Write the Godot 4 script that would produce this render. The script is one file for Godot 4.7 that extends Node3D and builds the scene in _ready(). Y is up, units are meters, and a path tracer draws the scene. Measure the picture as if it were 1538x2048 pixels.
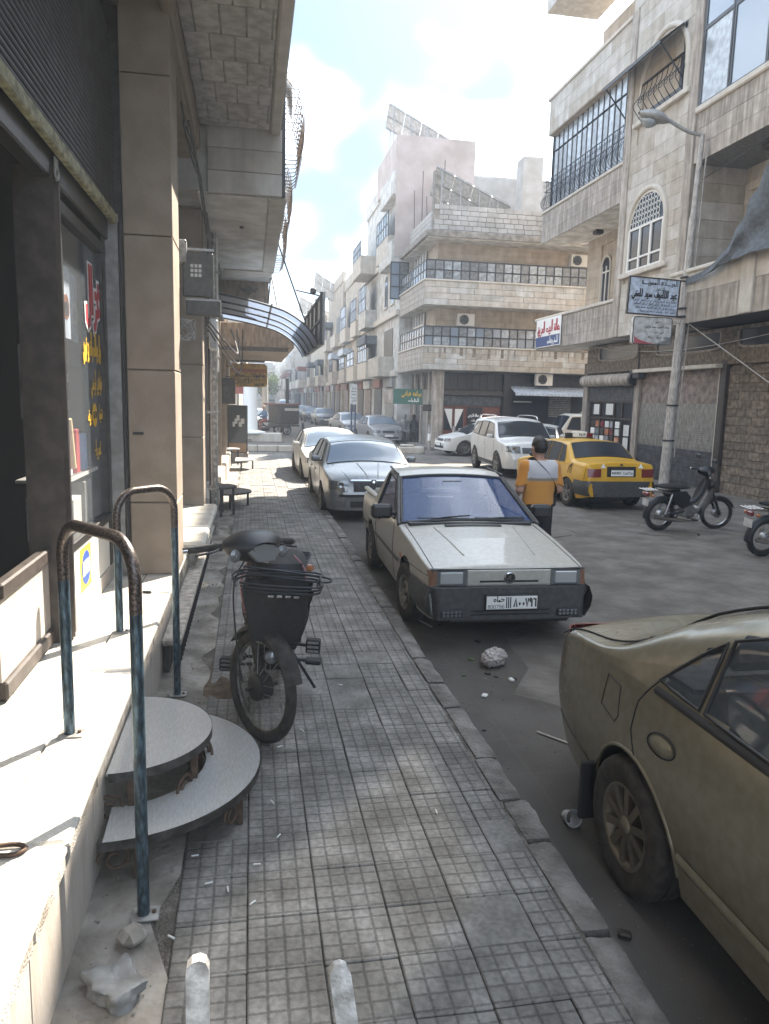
extends Node3D
# A street corner in the shade of its buildings, seen along the pavement on the left.

class MB:
	# collects triangles of one mesh; faces are given counter-clockwise as seen from outside
	var p := PackedVector3Array()
	var n := PackedVector3Array()
	var c := PackedColorArray()
	var ix := PackedInt32Array()
	var t := Transform3D()
	var col := Color(1, 1, 1)
	var use_col := false

	func at(o: Vector3, b := Basis()) -> MB:
		t = Transform3D(b, o)
		return self

	func _v(a: Vector3, nn: Vector3) -> int:
		p.append(t * a)
		n.append((t.basis * nn).normalized())
		c.append(col)
		return p.size() - 1

	func tri(a: Vector3, b: Vector3, d: Vector3) -> void:
		var nn := (b - a).cross(d - a)
		if nn.length_squared() < 1e-18:
			return
		var i := _v(a, nn)
		_v(b, nn)
		_v(d, nn)
		ix.append_array([i, i + 2, i + 1])

	func quad(a: Vector3, b: Vector3, d: Vector3, e: Vector3) -> void:
		var nn := (d - a).cross(e - b)
		var i := _v(a, nn)
		_v(b, nn)
		_v(d, nn)
		_v(e, nn)
		ix.append_array([i, i + 2, i + 1, i, i + 3, i + 2])

	func box(lo: Vector3, hi: Vector3) -> void:
		var q: Array[Vector3] = []
		for k in 8:
			q.append(Vector3(hi.x if k & 1 else lo.x, hi.y if k & 2 else lo.y, hi.z if k & 4 else lo.z))
		quad(q[0], q[2], q[3], q[1])
		quad(q[4], q[5], q[7], q[6])
		quad(q[0], q[4], q[6], q[2])
		quad(q[1], q[3], q[7], q[5])
		quad(q[0], q[1], q[5], q[4])
		quad(q[2], q[6], q[7], q[3])

	func cb(ctr: Vector3, size: Vector3) -> void:
		box(ctr - size / 2, ctr + size / 2)

	func bev(lo: Vector3, hi: Vector3, r := 0.01) -> void:
		# a box with chamfered edges
		var ctr := (lo + hi) / 2
		var h := (hi - lo) / 2
		r = minf(r, minf(h.x, minf(h.y, h.z)) * 0.9)
		var g := h - Vector3(r, r, r)
		for ax in 3:
			var u := (ax + 1) % 3
			var w := (ax + 2) % 3
			for s in [-1.0, 1.0]:
				var f: Array[Vector3] = []
				for k in [[-1, -1], [1, -1], [1, 1], [-1, 1]]:
					var v := Vector3()
					v[ax] = s * h[ax]
					v[u] = k[0] * g[u]
					v[w] = k[1] * g[w]
					f.append(ctr + v)
				if s > 0:
					quad(f[0], f[1], f[2], f[3])
				else:
					quad(f[3], f[2], f[1], f[0])
			for su in [-1.0, 1.0]:
				for sw in [-1.0, 1.0]:
					var a := Vector3()
					var b := Vector3()
					a[u] = su * h[u]
					a[w] = sw * g[w]
					b[u] = su * g[u]
					b[w] = sw * h[w]
					a[ax] = g[ax]
					b[ax] = g[ax]
					var a2 := a
					var b2 := b
					a2[ax] = -g[ax]
					b2[ax] = -g[ax]
					if su * sw > 0:
						quad(ctr + a2, ctr + b2, ctr + b, ctr + a)
					else:
						quad(ctr + a, ctr + b, ctr + b2, ctr + a2)
		for k in 8:
			var s := Vector3(1 if k & 1 else -1, 1 if k & 2 else -1, 1 if k & 4 else -1)
			var a := ctr + s * Vector3(h.x, g.y, g.z)
			var b := ctr + s * Vector3(g.x, h.y, g.z)
			var d := ctr + s * Vector3(g.x, g.y, h.z)
			if s.x * s.y * s.z > 0:
				tri(a, b, d)
			else:
				tri(a, d, b)

	func grid(nu: int, nv: int, f: Callable, flip := false) -> void:
		# f(u 0..1, v 0..1) -> Vector3; smooth normals; outside where du x dv points (flip turns it)
		var q := PackedVector3Array()
		for i in nu + 1:
			for j in nv + 1:
				q.append(f.call(float(i) / nu, float(j) / nv))
		lattice(q, nu + 1, nv + 1, flip)

	func lattice(q: PackedVector3Array, nu: int, nv: int, flip := false) -> void:
		var base := p.size()
		for i in nu:
			for j in nv:
				var du := q[mini(i + 1, nu - 1) * nv + j] - q[maxi(i - 1, 0) * nv + j]
				var dv := q[i * nv + mini(j + 1, nv - 1)] - q[i * nv + maxi(j - 1, 0)]
				var nn := du.cross(dv)
				if nn.length_squared() < 1e-16:
					nn = Vector3.UP
				_v(q[i * nv + j], -nn if flip else nn)
		for i in nu - 1:
			for j in nv - 1:
				var a := base + i * nv + j
				if flip:
					ix.append_array([a, a + nv, a + nv + 1, a, a + nv + 1, a + 1])
				else:
					ix.append_array([a, a + nv + 1, a + nv, a, a + 1, a + nv + 1])

	func rock(lo: Vector3, hi: Vector3, seg: Vector3i, amp: float, f: FastNoiseLite) -> void:
		# a subdivided block, worn and uneven
		var ctr := (lo + hi) / 2
		var h := (hi - lo) / 2
		for ax in 3:
			var ua := (ax + 1) % 3
			var wa := (ax + 2) % 3
			for s in [-1.0, 1.0]:
				grid(seg[ua], seg[wa], func(u: float, v: float):
					var q := Vector3()
					q[ax] = s
					q[ua] = 2.0 * u - 1.0
					q[wa] = 2.0 * v - 1.0
					var e := Vector3(q.x * h.x, q.y * h.y, q.z * h.z)
					var r := minf(h.x, minf(h.y, h.z)) * 0.45
					var inn := e.clamp(-h + Vector3(r, r, r), h - Vector3(r, r, r))
					e = inn + (e - inn).normalized() * minf(r, (e - inn).length())
					return ctr + e + e.normalized() * amp * f.get_noise_3dv(t * (ctr + e)), s < 0)

	func tube(path: Array, r, k := 8, closed := false, caps := true) -> void:
		# r: one radius or one for each point
		var m := path.size()
		var base := p.size()
		var side := Vector3()
		for i in m:
			var a: Vector3 = path[(i - 1 + m) % m] if closed else path[maxi(i - 1, 0)]
			var b: Vector3 = path[(i + 1) % m] if closed else path[mini(i + 1, m - 1)]
			var d := (b - a).normalized()
			if i == 0:
				side = d.cross(Vector3.UP if absf(d.y) < 0.9 else Vector3.RIGHT).normalized()
			else:
				side = (side - d * side.dot(d)).normalized()
			var up := d.cross(side)
			var rr: float = r[i] if r is Array else r
			for j in k:
				var g := TAU * j / k
				var o := side * cos(g) + up * sin(g)
				_v(path[i] + o * rr, o)
		for i in (m if closed else m - 1):
			for j in k:
				var a := base + i * k + j
				var b := base + i * k + (j + 1) % k
				var d := base + ((i + 1) % m) * k + j
				var e := base + ((i + 1) % m) * k + (j + 1) % k
				ix.append_array([a, d, e, a, e, b])
		if caps and not closed:
			for e in 2:
				var i := 0 if e == 0 else m - 1
				var d: Vector3 = (path[0] - path[1] if e == 0 else path[m - 1] - path[m - 2]).normalized()
				var ctr := _v(path[i], d)
				var ring := p.size()
				for j in k:
					p.append(p[base + i * k + j])
					n.append((t.basis * d).normalized())
					c.append(col)
				for j in k:
					if e == 0:
						ix.append_array([ctr, ring + j, ring + (j + 1) % k])
					else:
						ix.append_array([ctr, ring + (j + 1) % k, ring + j])

	func lathe(prof: Array, k := 16, crease := 0.75) -> void:
		# prof: Vector2(radius, y) from bottom to top on the outside; round the local y axis
		var m := prof.size()
		for s in m - 1:
			var a: Vector2 = prof[s]
			var b: Vector2 = prof[s + 1]
			var d := (b - a).normalized()
			var na := Vector2(d.y, -d.x)
			var nb := na
			if s > 0:
				var e: Vector2 = (a - prof[s - 1]).normalized()
				if e.dot(d) > crease:
					na = (na + Vector2(e.y, -e.x)).normalized()
			if s < m - 2:
				var e: Vector2 = (prof[s + 2] - b).normalized()
				if e.dot(d) > crease:
					nb = (nb + Vector2(e.y, -e.x)).normalized()
			var base := p.size()
			for j in k + 1:
				var g := TAU * j / k
				var cs := Vector3(cos(g), 0, -sin(g))
				_v(cs * a.x + Vector3(0, a.y, 0), cs * na.x + Vector3(0, na.y, 0))
				_v(cs * b.x + Vector3(0, b.y, 0), cs * nb.x + Vector3(0, nb.y, 0))
			for j in k:
				var q := base + j * 2
				ix.append_array([q, q + 1, q + 3, q, q + 3, q + 2])

	func prism(poly: PackedVector2Array, z0: float, z1: float, walls := true) -> void:
		# polygon in the local xy plane, from z0 to z1
		if Geometry2D.is_polygon_clockwise(poly):
			poly = poly.duplicate()
			poly.reverse()
		var tr := Geometry2D.triangulate_polygon(poly)
		var m := poly.size()
		for side in 2:
			var z := z1 if side == 0 else z0
			var base := p.size()
			for q in poly:
				_v(Vector3(q.x, q.y, z), Vector3(0, 0, 1 if side == 0 else -1))
			for k in range(0, tr.size(), 3):
				var a := poly[tr[k]]
				var ccw := (poly[tr[k + 1]] - a).cross(poly[tr[k + 2]] - a) > 0
				if ccw == (side == 0):
					ix.append_array([base + tr[k], base + tr[k + 2], base + tr[k + 1]])
				else:
					ix.append_array([base + tr[k], base + tr[k + 1], base + tr[k + 2]])
		if walls:
			for i in m:
				var a := poly[i]
				var b := poly[(i + 1) % m]
				quad(Vector3(a.x, a.y, z0), Vector3(b.x, b.y, z0), Vector3(b.x, b.y, z1), Vector3(a.x, a.y, z1))

	func ribbon(line: Array, w: float, z := 0.0) -> void:
		# a flat stroke along Vector2 points in the local xy plane, facing +z, with square ends
		var m := line.size()
		if m < 2:
			return
		var l := PackedVector2Array()
		var r := PackedVector2Array()
		for i in m:
			var a: Vector2 = (line[i] - line[i - 1]).normalized() if i > 0 else (line[1] - line[0]).normalized()
			var b: Vector2 = (line[i + 1] - line[i]).normalized() if i < m - 1 else a
			var na := Vector2(-a.y, a.x)
			var nb := Vector2(-b.y, b.x)
			var o := na + nb
			o = na if o.length() < 0.2 else o.normalized() / maxf(0.55, o.normalized().dot(na))
			var q: Vector2 = line[i]
			if i == 0:
				q -= a * w * 0.35
			if i == m - 1:
				q += a * w * 0.35
			l.append(q + o * w / 2)
			r.append(q - o * w / 2)
		for i in m - 1:
			quad(Vector3(r[i].x, r[i].y, z), Vector3(r[i + 1].x, r[i + 1].y, z), Vector3(l[i + 1].x, l[i + 1].y, z), Vector3(l[i].x, l[i].y, z))

	func mesh() -> ArrayMesh:
		var m := ArrayMesh.new()
		if ix.is_empty():
			box(Vector3.ZERO, Vector3(0.001, 0.001, 0.001))
		var a := []
		a.resize(Mesh.ARRAY_MAX)
		a[Mesh.ARRAY_VERTEX] = p
		a[Mesh.ARRAY_NORMAL] = n
		if use_col:
			a[Mesh.ARRAY_COLOR] = c
		a[Mesh.ARRAY_INDEX] = ix
		m.add_surface_from_arrays(Mesh.PRIMITIVE_TRIANGLES, a)
		return m

const SUN_DIR := Vector3(0.6, 0.92, -0.72)  # from the ground to the sun
var R := RandomNumberGenerator.new()
var M := {}
var used_names := {}

func put(called: String, mb: MB, m: Material, par: Node = self) -> MeshInstance3D:
	return put_mesh(called, mb.mesh(), m, par)

func put_mesh(called: String, me: Mesh, m: Material, par: Node = self) -> MeshInstance3D:
	var o := MeshInstance3D.new()
	o.name = numbered(called) if par == self else called
	o.mesh = me
	o.material_override = m
	par.add_child(o, true)
	return o

func numbered(called: String) -> String:
	var k: int = used_names.get(called, 0)
	used_names[called] = k + 1
	return called if k == 0 else "%s_%03d" % [called, k]

func tag(o: Node, label := "", category := "", group := "", kind := "") -> Node:
	if label: o.set_meta("label", label)
	if category: o.set_meta("category", category)
	if group: o.set_meta("group", group)
	if kind: o.set_meta("kind", kind)
	return o

func thing(called: String, label: String, category: String, at := Vector3.ZERO, turn := 0.0, group := "") -> Node3D:
	var o := Node3D.new()
	o.name = numbered(called)
	o.position = at
	o.rotation.y = turn
	add_child(o)
	tag(o, label, category, group)
	return o

func part(called: String, par: Node, at := Vector3.ZERO, turn := 0.0) -> Node3D:
	var o := Node3D.new()
	o.name = called
	o.position = at
	o.rotation.y = turn
	par.add_child(o, true)
	return o

func struct(called: String, mb: MB, m: Material) -> MeshInstance3D:
	var o := put(called, mb, m)
	o.set_meta("kind", "structure")
	return o

func bx(lo: Vector3, hi: Vector3, r := 0.0) -> MB:
	var b := MB.new()
	if r > 0: b.bev(lo, hi, r)
	else: b.box(lo, hi)
	return b

func cyl(a: Vector3, b: Vector3, r: float, k := 10) -> MB:
	var m := MB.new()
	m.tube([a, b], r, k)
	return m

# frame whose x runs along u, y along v and whose +z faces out
func frame(o: Vector3, u: Vector3, v: Vector3) -> Transform3D:
	var a := u.normalized()
	var b := v.normalized()
	return Transform3D(Basis(a, b, a.cross(b)), o)

func arc2(c: Vector2, r: float, a0: float, a1: float, k: int) -> Array:
	var out := []
	for i in k + 1:
		var a := deg_to_rad(lerpf(a0, a1, float(i) / k))
		out.append(c + Vector2(cos(a), sin(a)) * r)
	return out

func smooth3(pts: Array, k := 6, closed := false) -> Array:
	# Catmull-Rom through Vector3 points
	var out := []
	var m := pts.size()
	for i in (m if closed else m - 1):
		var a: Vector3 = pts[(i - 1 + m) % m] if closed else pts[maxi(i - 1, 0)]
		var b: Vector3 = pts[i]
		var c: Vector3 = pts[(i + 1) % m]
		var d: Vector3 = pts[(i + 2) % m] if closed else pts[mini(i + 2, m - 1)]
		for j in k:
			out.append(b.cubic_interpolate(c, a, d, float(j) / k))
	if not closed: out.append(pts[m - 1])
	return out

# ---------------------------------------------------------------- materials
var tex_cache := {}

func noise_tex(key: String, lo: float, hi: float, freq: float, oct := 4, size := 512, kind := 0, gain := 0.55) -> NoiseTexture2D:
	if tex_cache.has(key): return tex_cache[key]
	var f := FastNoiseLite.new()
	f.seed = hash(key) % 1000
	f.frequency = freq
	f.fractal_octaves = oct
	f.fractal_gain = gain
	f.noise_type = FastNoiseLite.TYPE_SIMPLEX_SMOOTH
	var t := NoiseTexture2D.new()
	t.width = size
	t.height = size
	t.seamless = true
	t.noise = f
	var g := Gradient.new()
	g.offsets = PackedFloat32Array([0.2, 0.8])
	g.colors = PackedColorArray([Color(lo, lo * 0.99, lo * 0.97), Color(hi, hi, hi)])
	t.color_ramp = g
	tex_cache[key] = t
	return t

func mt(r: float, g: float, b: float, rough := 0.8, o := {}) -> StandardMaterial3D:
	# linear base colour; o: tex, scale (repeats per metre), detail, dscale, bump, bscale, metal, coat, world, spec
	var m := StandardMaterial3D.new()
	m.albedo_color = Color(r, g, b).linear_to_srgb()
	m.roughness = rough
	m.metallic = o.get("metal", 0.0)
	m.metallic_specular = o.get("spec", 0.5)
	if o.has("tex") or o.has("bump"):
		m.uv1_triplanar = true
		m.uv1_world_triplanar = o.get("world", true)
		m.uv1_triplanar_sharpness = 8.0
		var s = o.get("scale", 0.5)
		m.uv1_scale = s if s is Vector3 else Vector3(s, s, s)
		if o.has("offset"): m.uv1_offset = o.offset
	if o.has("tex"): m.albedo_texture = o.tex
	if o.has("bump"):
		m.heightmap_enabled = true
		m.heightmap_texture = o.bump
		m.heightmap_scale = o.get("bscale", 0.3)
	if o.has("detail"):
		m.detail_enabled = true
		m.detail_albedo = o.detail
		m.detail_blend_mode = BaseMaterial3D.BLEND_MODE_MUL
		m.detail_uv_layer = BaseMaterial3D.DETAIL_UV_2
		m.uv2_triplanar = true
		m.uv2_world_triplanar = o.get("world", true)
		m.uv2_triplanar_sharpness = 8.0
		var s = o.get("dscale", 0.2)
		m.uv2_scale = s if s is Vector3 else Vector3(s, s, s)
	if o.get("coat", 0.0) > 0.0:
		m.clearcoat_enabled = true
		m.clearcoat = o.coat
		m.clearcoat_roughness = o.get("coatr", 0.05)
	if o.has("rim"):
		m.rim_enabled = true
		m.rim = o.rim
	return m

func glass_mt(r: float, g: float, b: float, alpha: float, rough := 0.03) -> StandardMaterial3D:
	var m := StandardMaterial3D.new()
	var c := Color(r, g, b).linear_to_srgb()
	c.a = alpha
	m.albedo_color = c
	m.roughness = rough
	m.transparency = BaseMaterial3D.TRANSPARENCY_ALPHA
	return m

func tile_image(cells: int) -> ImageTexture:
	# the relief of one paving tile: small raised squares with grooves between, the grain of cast cement
	var s := 256
	var im := Image.create(s, s, false, Image.FORMAT_RGB8)
	var f := FastNoiseLite.new()
	f.frequency = 0.05
	for y in s:
		for x in s:
			var e := 1.0
			if cells > 0:
				var u := fposmod(float(x) / s * cells, 1.0)
				var v := fposmod(float(y) / s * cells, 1.0)
				var d := minf(minf(u, 1.0 - u), minf(v, 1.0 - v))
				e = smoothstep(0.03, 0.13, d)
			var q := 0.16 + 0.72 * e + 0.12 * f.get_noise_2d(x, y) + R.randf_range(-0.03, 0.03)
			im.set_pixel(x, y, Color(q, q, q))
	return ImageTexture.create_from_image(im)

func tile_color_image(cells: int) -> ImageTexture:
	# dirt that has settled in the grooves
	var s := 256
	var im := Image.create(s, s, false, Image.FORMAT_RGB8)
	var f := FastNoiseLite.new()
	f.frequency = 0.03
	f.seed = 5
	for y in s:
		for x in s:
			var e := 1.0
			if cells > 0:
				var u := fposmod(float(x) / s * cells, 1.0)
				var v := fposmod(float(y) / s * cells, 1.0)
				var d := minf(minf(u, 1.0 - u), minf(v, 1.0 - v))
				e = smoothstep(0.02, 0.1, d + 0.05 * f.get_noise_2d(x * 2, y * 2))
			var q := lerpf(0.7, 0.92, e) + 0.16 * f.get_noise_2d(x, y) + R.randf_range(-0.04, 0.04)
			im.set_pixel(x, y, Color(q, q * 0.99, q * 0.97))
	return ImageTexture.create_from_image(im)

func make_materials() -> void:
	var mottle := noise_tex("mottle", 0.82, 1.0, 0.012)
	var blotch := noise_tex("blotch", 0.78, 1.0, 0.008, 5)
	var fine := noise_tex("fine", 0.9, 1.0, 0.09, 3)
	var streak := noise_tex("streak", 0.92, 1.0, 0.012, 4)
	var grain := noise_tex("grain", 0.2, 1.0, 0.12, 4)
	var dirt := noise_tex("dirt", 0.68, 1.0, 0.012, 5)
	var vs := Vector3(0.5, 0.05, 0.5)
	# ground
	M.road = mt(0.245, 0.225, 0.205, 0.92, {tex = noise_tex("roadwear", 0.74, 1.0, 0.01, 7, 1024, 0, 0.62), scale = 0.14, detail = noise_tex("gravel", 0.72, 1.0, 0.2, 3), dscale = 1.1, bump = grain, bscale = 0.8})
	M.crack = mt(0.07, 0.065, 0.06, 0.95)
	M.tarmac = mt(0.2, 0.185, 0.17, 0.92, {tex = noise_tex("gravel", 0.72, 1.0, 0.2, 3), scale = 2.2, detail = blotch, dscale = 0.16, bump = noise_tex("gravel_h", 0.0, 1.0, 0.22, 3), bscale = 0.5})
	M.dirt = mt(0.19, 0.17, 0.15, 0.95, {tex = dirt, scale = 0.9, bump = grain, bscale = 1.2, detail = fine, dscale = 3.0})
	M.kerb = mt(0.25, 0.235, 0.22, 0.9, {tex = dirt, scale = 0.6, bump = grain, bscale = 0.6, detail = fine, dscale = 3.0})
	var tile_bump := tile_image(4)
	var tile_col := tile_color_image(4)
	var flat_bump := tile_image(0)
	var flat_col := tile_color_image(0)
	M.tiles = []
	for k in 6:
		var g: float = [0.255, 0.275, 0.235, 0.295, 0.25, 0.225][k]
		var smooth: bool = k >= 4
		M.tiles.append(mt(g, g * 0.975, g * 0.95, 0.8, {tex = flat_col if smooth else tile_col, scale = 1.0 / 0.275, bump = flat_bump if smooth else tile_bump, bscale = 0.35, detail = noise_tex("wear", 0.72, 1.0, 0.012, 6), dscale = 0.42, offset = Vector3(-0.255 / 0.275, 0, 0)}))
	# stone and plaster
	M.marble = mt(0.66, 0.63, 0.58, 0.35, {tex = noise_tex("marble", 0.86, 1.0, 0.01, 5), scale = 0.7, detail = fine, dscale = 1.6, bump = grain, bscale = 0.05})
	M.marble_edge = mt(0.52, 0.47, 0.41, 0.6, {tex = dirt, scale = 1.3, bump = grain, bscale = 0.3})
	M.riser = mt(0.42, 0.38, 0.34, 0.55, {tex = streak, scale = Vector3(1.5, 0.3, 1.5), bump = grain, bscale = 0.1})
	M.plaster = mt(0.5, 0.46, 0.4, 0.92, {tex = dirt, scale = 1.2, bump = grain, bscale = 2.0})
	M.column = mt(0.35, 0.285, 0.225, 0.75, {tex = noise_tex("soft", 0.9, 1.0, 0.01, 4), scale = 0.5, detail = noise_tex("speck", 0.78, 1.0, 0.16, 3), dscale = 2.4, bump = grain, bscale = 0.2})
	M.soffit = []
	for k in 3:
		var g: float = [0.56, 0.52, 0.6][k]
		M.soffit.append(mt(g, g * 0.97, g * 0.93, 0.85, {tex = mottle, scale = 0.9, detail = fine, dscale = 2.5, bump = grain, bscale = 0.25}))
	M.joint = mt(0.16, 0.14, 0.12, 0.95)
	M.stone = []
	for k in 4:
		var a: float = [0.51, 0.475, 0.54, 0.45][k]
		M.stone.append(mt(a, a * [0.945, 0.93, 0.955, 0.91][k], a * [0.875, 0.84, 0.9, 0.8][k], 0.85, {tex = streak, scale = vs, detail = noise_tex("soft", 0.9, 1.0, 0.01, 4), dscale = 0.4, bump = grain, bscale = 0.12}))
	M.stained = []
	for k in 3:
		var a: float = [0.46, 0.41, 0.49][k]
		M.stained.append(mt(a, a * 0.905, a * 0.82, 0.9, {tex = noise_tex("stain", 0.76, 1.0, 0.02, 5), scale = Vector3(0.5, 0.06, 0.5), detail = noise_tex("soft", 0.9, 1.0, 0.01, 4), dscale = 0.5, bump = grain, bscale = 0.3}))
	M.wall_beige = mt(0.46, 0.395, 0.325, 0.88, {tex = streak, scale = vs, detail = noise_tex("soft", 0.9, 1.0, 0.01, 4), dscale = 0.3, bump = grain, bscale = 0.3})
	M.wall_back = mt(0.34, 0.3, 0.25, 0.9, {tex = dirt, scale = 0.5})
	M.trim = mt(0.52, 0.485, 0.435, 0.8, {tex = streak, scale = vs, bump = grain, bscale = 0.2})
	M.ceiling = mt(0.8, 0.79, 0.76, 0.85, {tex = mottle, scale = 0.25, detail = fine, dscale = 0.6})
	M.concrete = mt(0.33, 0.305, 0.275, 0.92, {tex = dirt, scale = 0.35, detail = streak, dscale = Vector3(0.6, 0.1, 0.6), bump = grain, bscale = 0.5})
	M.concrete_brown = mt(0.26, 0.2, 0.155, 0.92, {tex = noise_tex("stain", 0.76, 1.0, 0.02, 5), scale = Vector3(0.8, 0.25, 0.8), bump = grain, bscale = 0.5})
	M.brick = []
	for k in 4:
		var a: float = [0.27, 0.24, 0.3, 0.21][k]
		M.brick.append(mt(a, a * 0.83, a * 0.67, 0.92, {tex = dirt, scale = 0.9, detail = fine, dscale = 2.0, bump = grain, bscale = 0.6}))
	M.block = []
	for k in 3:
		var a: float = [0.42, 0.38, 0.45][k]
		M.block.append(mt(a, a * 0.97, a * 0.94, 0.95, {tex = noise_tex("soft", 0.9, 1.0, 0.01, 4), scale = 0.2, bump = grain, bscale = 0.6}))
	M.block_pink = mt(0.43, 0.365, 0.345, 0.95, {tex = noise_tex("soft", 0.9, 1.0, 0.01, 4), scale = 0.12, bump = grain, bscale = 0.6})
	M.white_wall = mt(0.55, 0.55, 0.54, 0.9, {tex = streak, scale = vs, detail = mottle, dscale = 0.2})
	M.far_walls = []
	for q in [[0.5, 0.46, 0.4], [0.45, 0.4, 0.34], [0.55, 0.52, 0.47], [0.4, 0.37, 0.33], [0.57, 0.53, 0.46]]:
		M.far_walls.append(mt(q[0], q[1], q[2], 0.9, {tex = streak, scale = Vector3(0.5, 0.06, 0.5), detail = mottle, dscale = 0.2}))
	# metal, wood, glass
	M.black_metal = mt(0.022, 0.024, 0.028, 0.45, {metal = 0.3, tex = fine, scale = 3.0})
	M.dark_iron = mt(0.03, 0.033, 0.04, 0.55, {metal = 0.5})
	M.frame_dark = mt(0.028, 0.026, 0.026, 0.4, {tex = dirt, scale = 1.5, bump = grain, bscale = 0.05})
	M.frame_brown = mt(0.06, 0.046, 0.038, 0.5, {tex = dirt, scale = 1.0})
	M.shutter = mt(0.055, 0.06, 0.07, 0.5, {metal = 0.4, tex = dirt, scale = 0.8})
	M.shutter_gray = mt(0.3, 0.29, 0.27, 0.55, {metal = 0.3, tex = noise_tex("stain", 0.76, 1.0, 0.02, 5), scale = Vector3(0.7, 0.3, 0.7)})
	M.shutter_dark = mt(0.1, 0.105, 0.115, 0.55, {metal = 0.3, tex = dirt, scale = 0.5})
	M.shutter_pink = mt(0.3, 0.245, 0.22, 0.6, {metal = 0.2, tex = dirt, scale = 0.5})
	M.yellow_bar = mt(0.34, 0.33, 0.2, 0.6, {tex = dirt, scale = 1.6})
	M.gray_panel = mt(0.23, 0.235, 0.235, 0.5, {tex = mottle, scale = 1.0})
	M.steel = mt(0.34, 0.34, 0.345, 0.35, {metal = 0.8, tex = mottle, scale = 2.0})
	M.pipe = mt(0.4, 0.39, 0.37, 0.5, {metal = 0.3, tex = dirt, scale = 1.6})
	M.rail_blue = mt(0.1, 0.165, 0.215, 0.38, {metal = 0.55, tex = noise_tex("paint", 0.5, 1.0, 0.03, 5), scale = Vector3(3.0, 0.8, 3.0), bump = grain, bscale = 0.03})
	M.rail_worn = mt(0.2, 0.165, 0.15, 0.34, {metal = 0.75, tex = noise_tex("paint", 0.5, 1.0, 0.03, 5), scale = 4.0})
	M.step_top = mt(0.62, 0.63, 0.645, 0.36, {metal = 0.45, tex = noise_tex("brush", 0.94, 1.0, 0.03, 4), scale = Vector3(6.0, 1.0, 0.8), detail = fine, dscale = 2.0})
	M.step_edge = mt(0.1, 0.095, 0.09, 0.5, {metal = 0.6, tex = dirt, scale = 2.0})
	M.rusty = mt(0.12, 0.075, 0.05, 0.75, {metal = 0.3, tex = dirt, scale = 2.0})
	M.white_wood = mt(0.68, 0.66, 0.62, 0.6, {tex = noise_tex("chips", 0.7, 1.0, 0.02, 5), scale = 1.5, bump = grain, bscale = 0.2})
	M.pole = mt(0.47, 0.45, 0.43, 0.6, {metal = 0.2, tex = noise_tex("stain", 0.76, 1.0, 0.02, 5), scale = Vector3(2.0, 0.4, 2.0)})
	M.lamp_gray = mt(0.42, 0.42, 0.42, 0.5, {metal = 0.3, tex = mottle, scale = 3.0})
	M.clear = mt(0.6, 0.6, 0.58, 0.25)
	M.glass = glass_mt(0.5, 0.55, 0.6, 0.12)
	M.shop_glass = glass_mt(0.35, 0.4, 0.45, 0.08, 0.07)
	M.shop_glass.metallic_specular = 0.38
	M.door_dark = mt(0.02, 0.021, 0.023, 0.5, {spec = 0.2})
	M.win_dark = mt(0.03, 0.034, 0.042, 0.1, {spec = 0.42})
	M.win_blue = mt(0.16, 0.2, 0.25, 0.08, {spec = 0.8})
	M.win_pale = mt(0.36, 0.4, 0.44, 0.2, {spec = 0.6, tex = blotch, scale = 0.9})
	M.win_mid = mt(0.19, 0.205, 0.22, 0.2, {spec = 0.6, tex = blotch, scale = 0.9})
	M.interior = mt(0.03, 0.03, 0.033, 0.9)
	M.door_red = mt(0.2, 0.065, 0.04, 0.55, {tex = mottle, scale = 0.8})
	M.white_paint = mt(0.7, 0.69, 0.66, 0.5, {tex = fine, scale = 2.0})
	M.black_plastic = mt(0.018, 0.018, 0.02, 0.5)
	M.gray_plastic = mt(0.07, 0.072, 0.075, 0.6, {tex = mottle, scale = 2.0})
	M.rubber = mt(0.02, 0.02, 0.021, 0.8, {tex = dirt, scale = 2.0, world = false})
	M.rubber_dusty = mt(0.05, 0.045, 0.04, 0.9, {tex = dirt, scale = 2.0, world = false})
	M.chrome = mt(0.55, 0.55, 0.56, 0.18, {metal = 1.0})
	M.rim = mt(0.28, 0.275, 0.26, 0.4, {metal = 0.7, tex = dirt, scale = 3.0, world = false})
	M.rim_dark = mt(0.04, 0.04, 0.042, 0.5, {metal = 0.5})
	M.red = mt(0.3, 0.02, 0.022, 0.25, {coat = 0.5})
	M.lens_pale = mt(0.42, 0.43, 0.43, 0.12, {coat = 0.9, tex = fine, scale = 6.0, world = false})
	M.lens_red = mt(0.16, 0.018, 0.02, 0.2, {coat = 0.6})
	M.lens_amber = mt(0.35, 0.12, 0.04, 0.25, {coat = 0.6})
	M.lens_clear = mt(0.2, 0.21, 0.22, 0.1, {metal = 0.3, coat = 0.9, tex = fine, scale = 6.0, world = false})
	M.ink = mt(0.012, 0.012, 0.014, 0.6)
	M.ink_blue = mt(0.02, 0.035, 0.1, 0.6)
	M.ink_red = mt(0.4, 0.035, 0.05, 0.5)
	M.ink_white = mt(0.78, 0.78, 0.76, 0.5)
	M.ink_yellow = mt(0.62, 0.36, 0.02, 0.5)
	M.paper = mt(0.6, 0.6, 0.58, 0.8)
	M.sign_blue = mt(0.5, 0.58, 0.7, 0.5, {tex = mottle, scale = 0.8})
	M.sign_white = mt(0.56, 0.57, 0.58, 0.45, {tex = mottle, scale = 0.8})
	M.leaf = mt(0.06, 0.1, 0.035, 0.7)
	M.leaf.backlight_enabled = true
	M.leaf.backlight = Color(0.25, 0.35, 0.12)
	M.skin = mt(0.42, 0.24, 0.17, 0.6, {})
	M.hair = mt(0.012, 0.01, 0.009, 0.6)
	M.cloth = mt(1, 1, 1, 0.85, {rim = 0.3, tex = fine, scale = 5.0})
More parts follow.
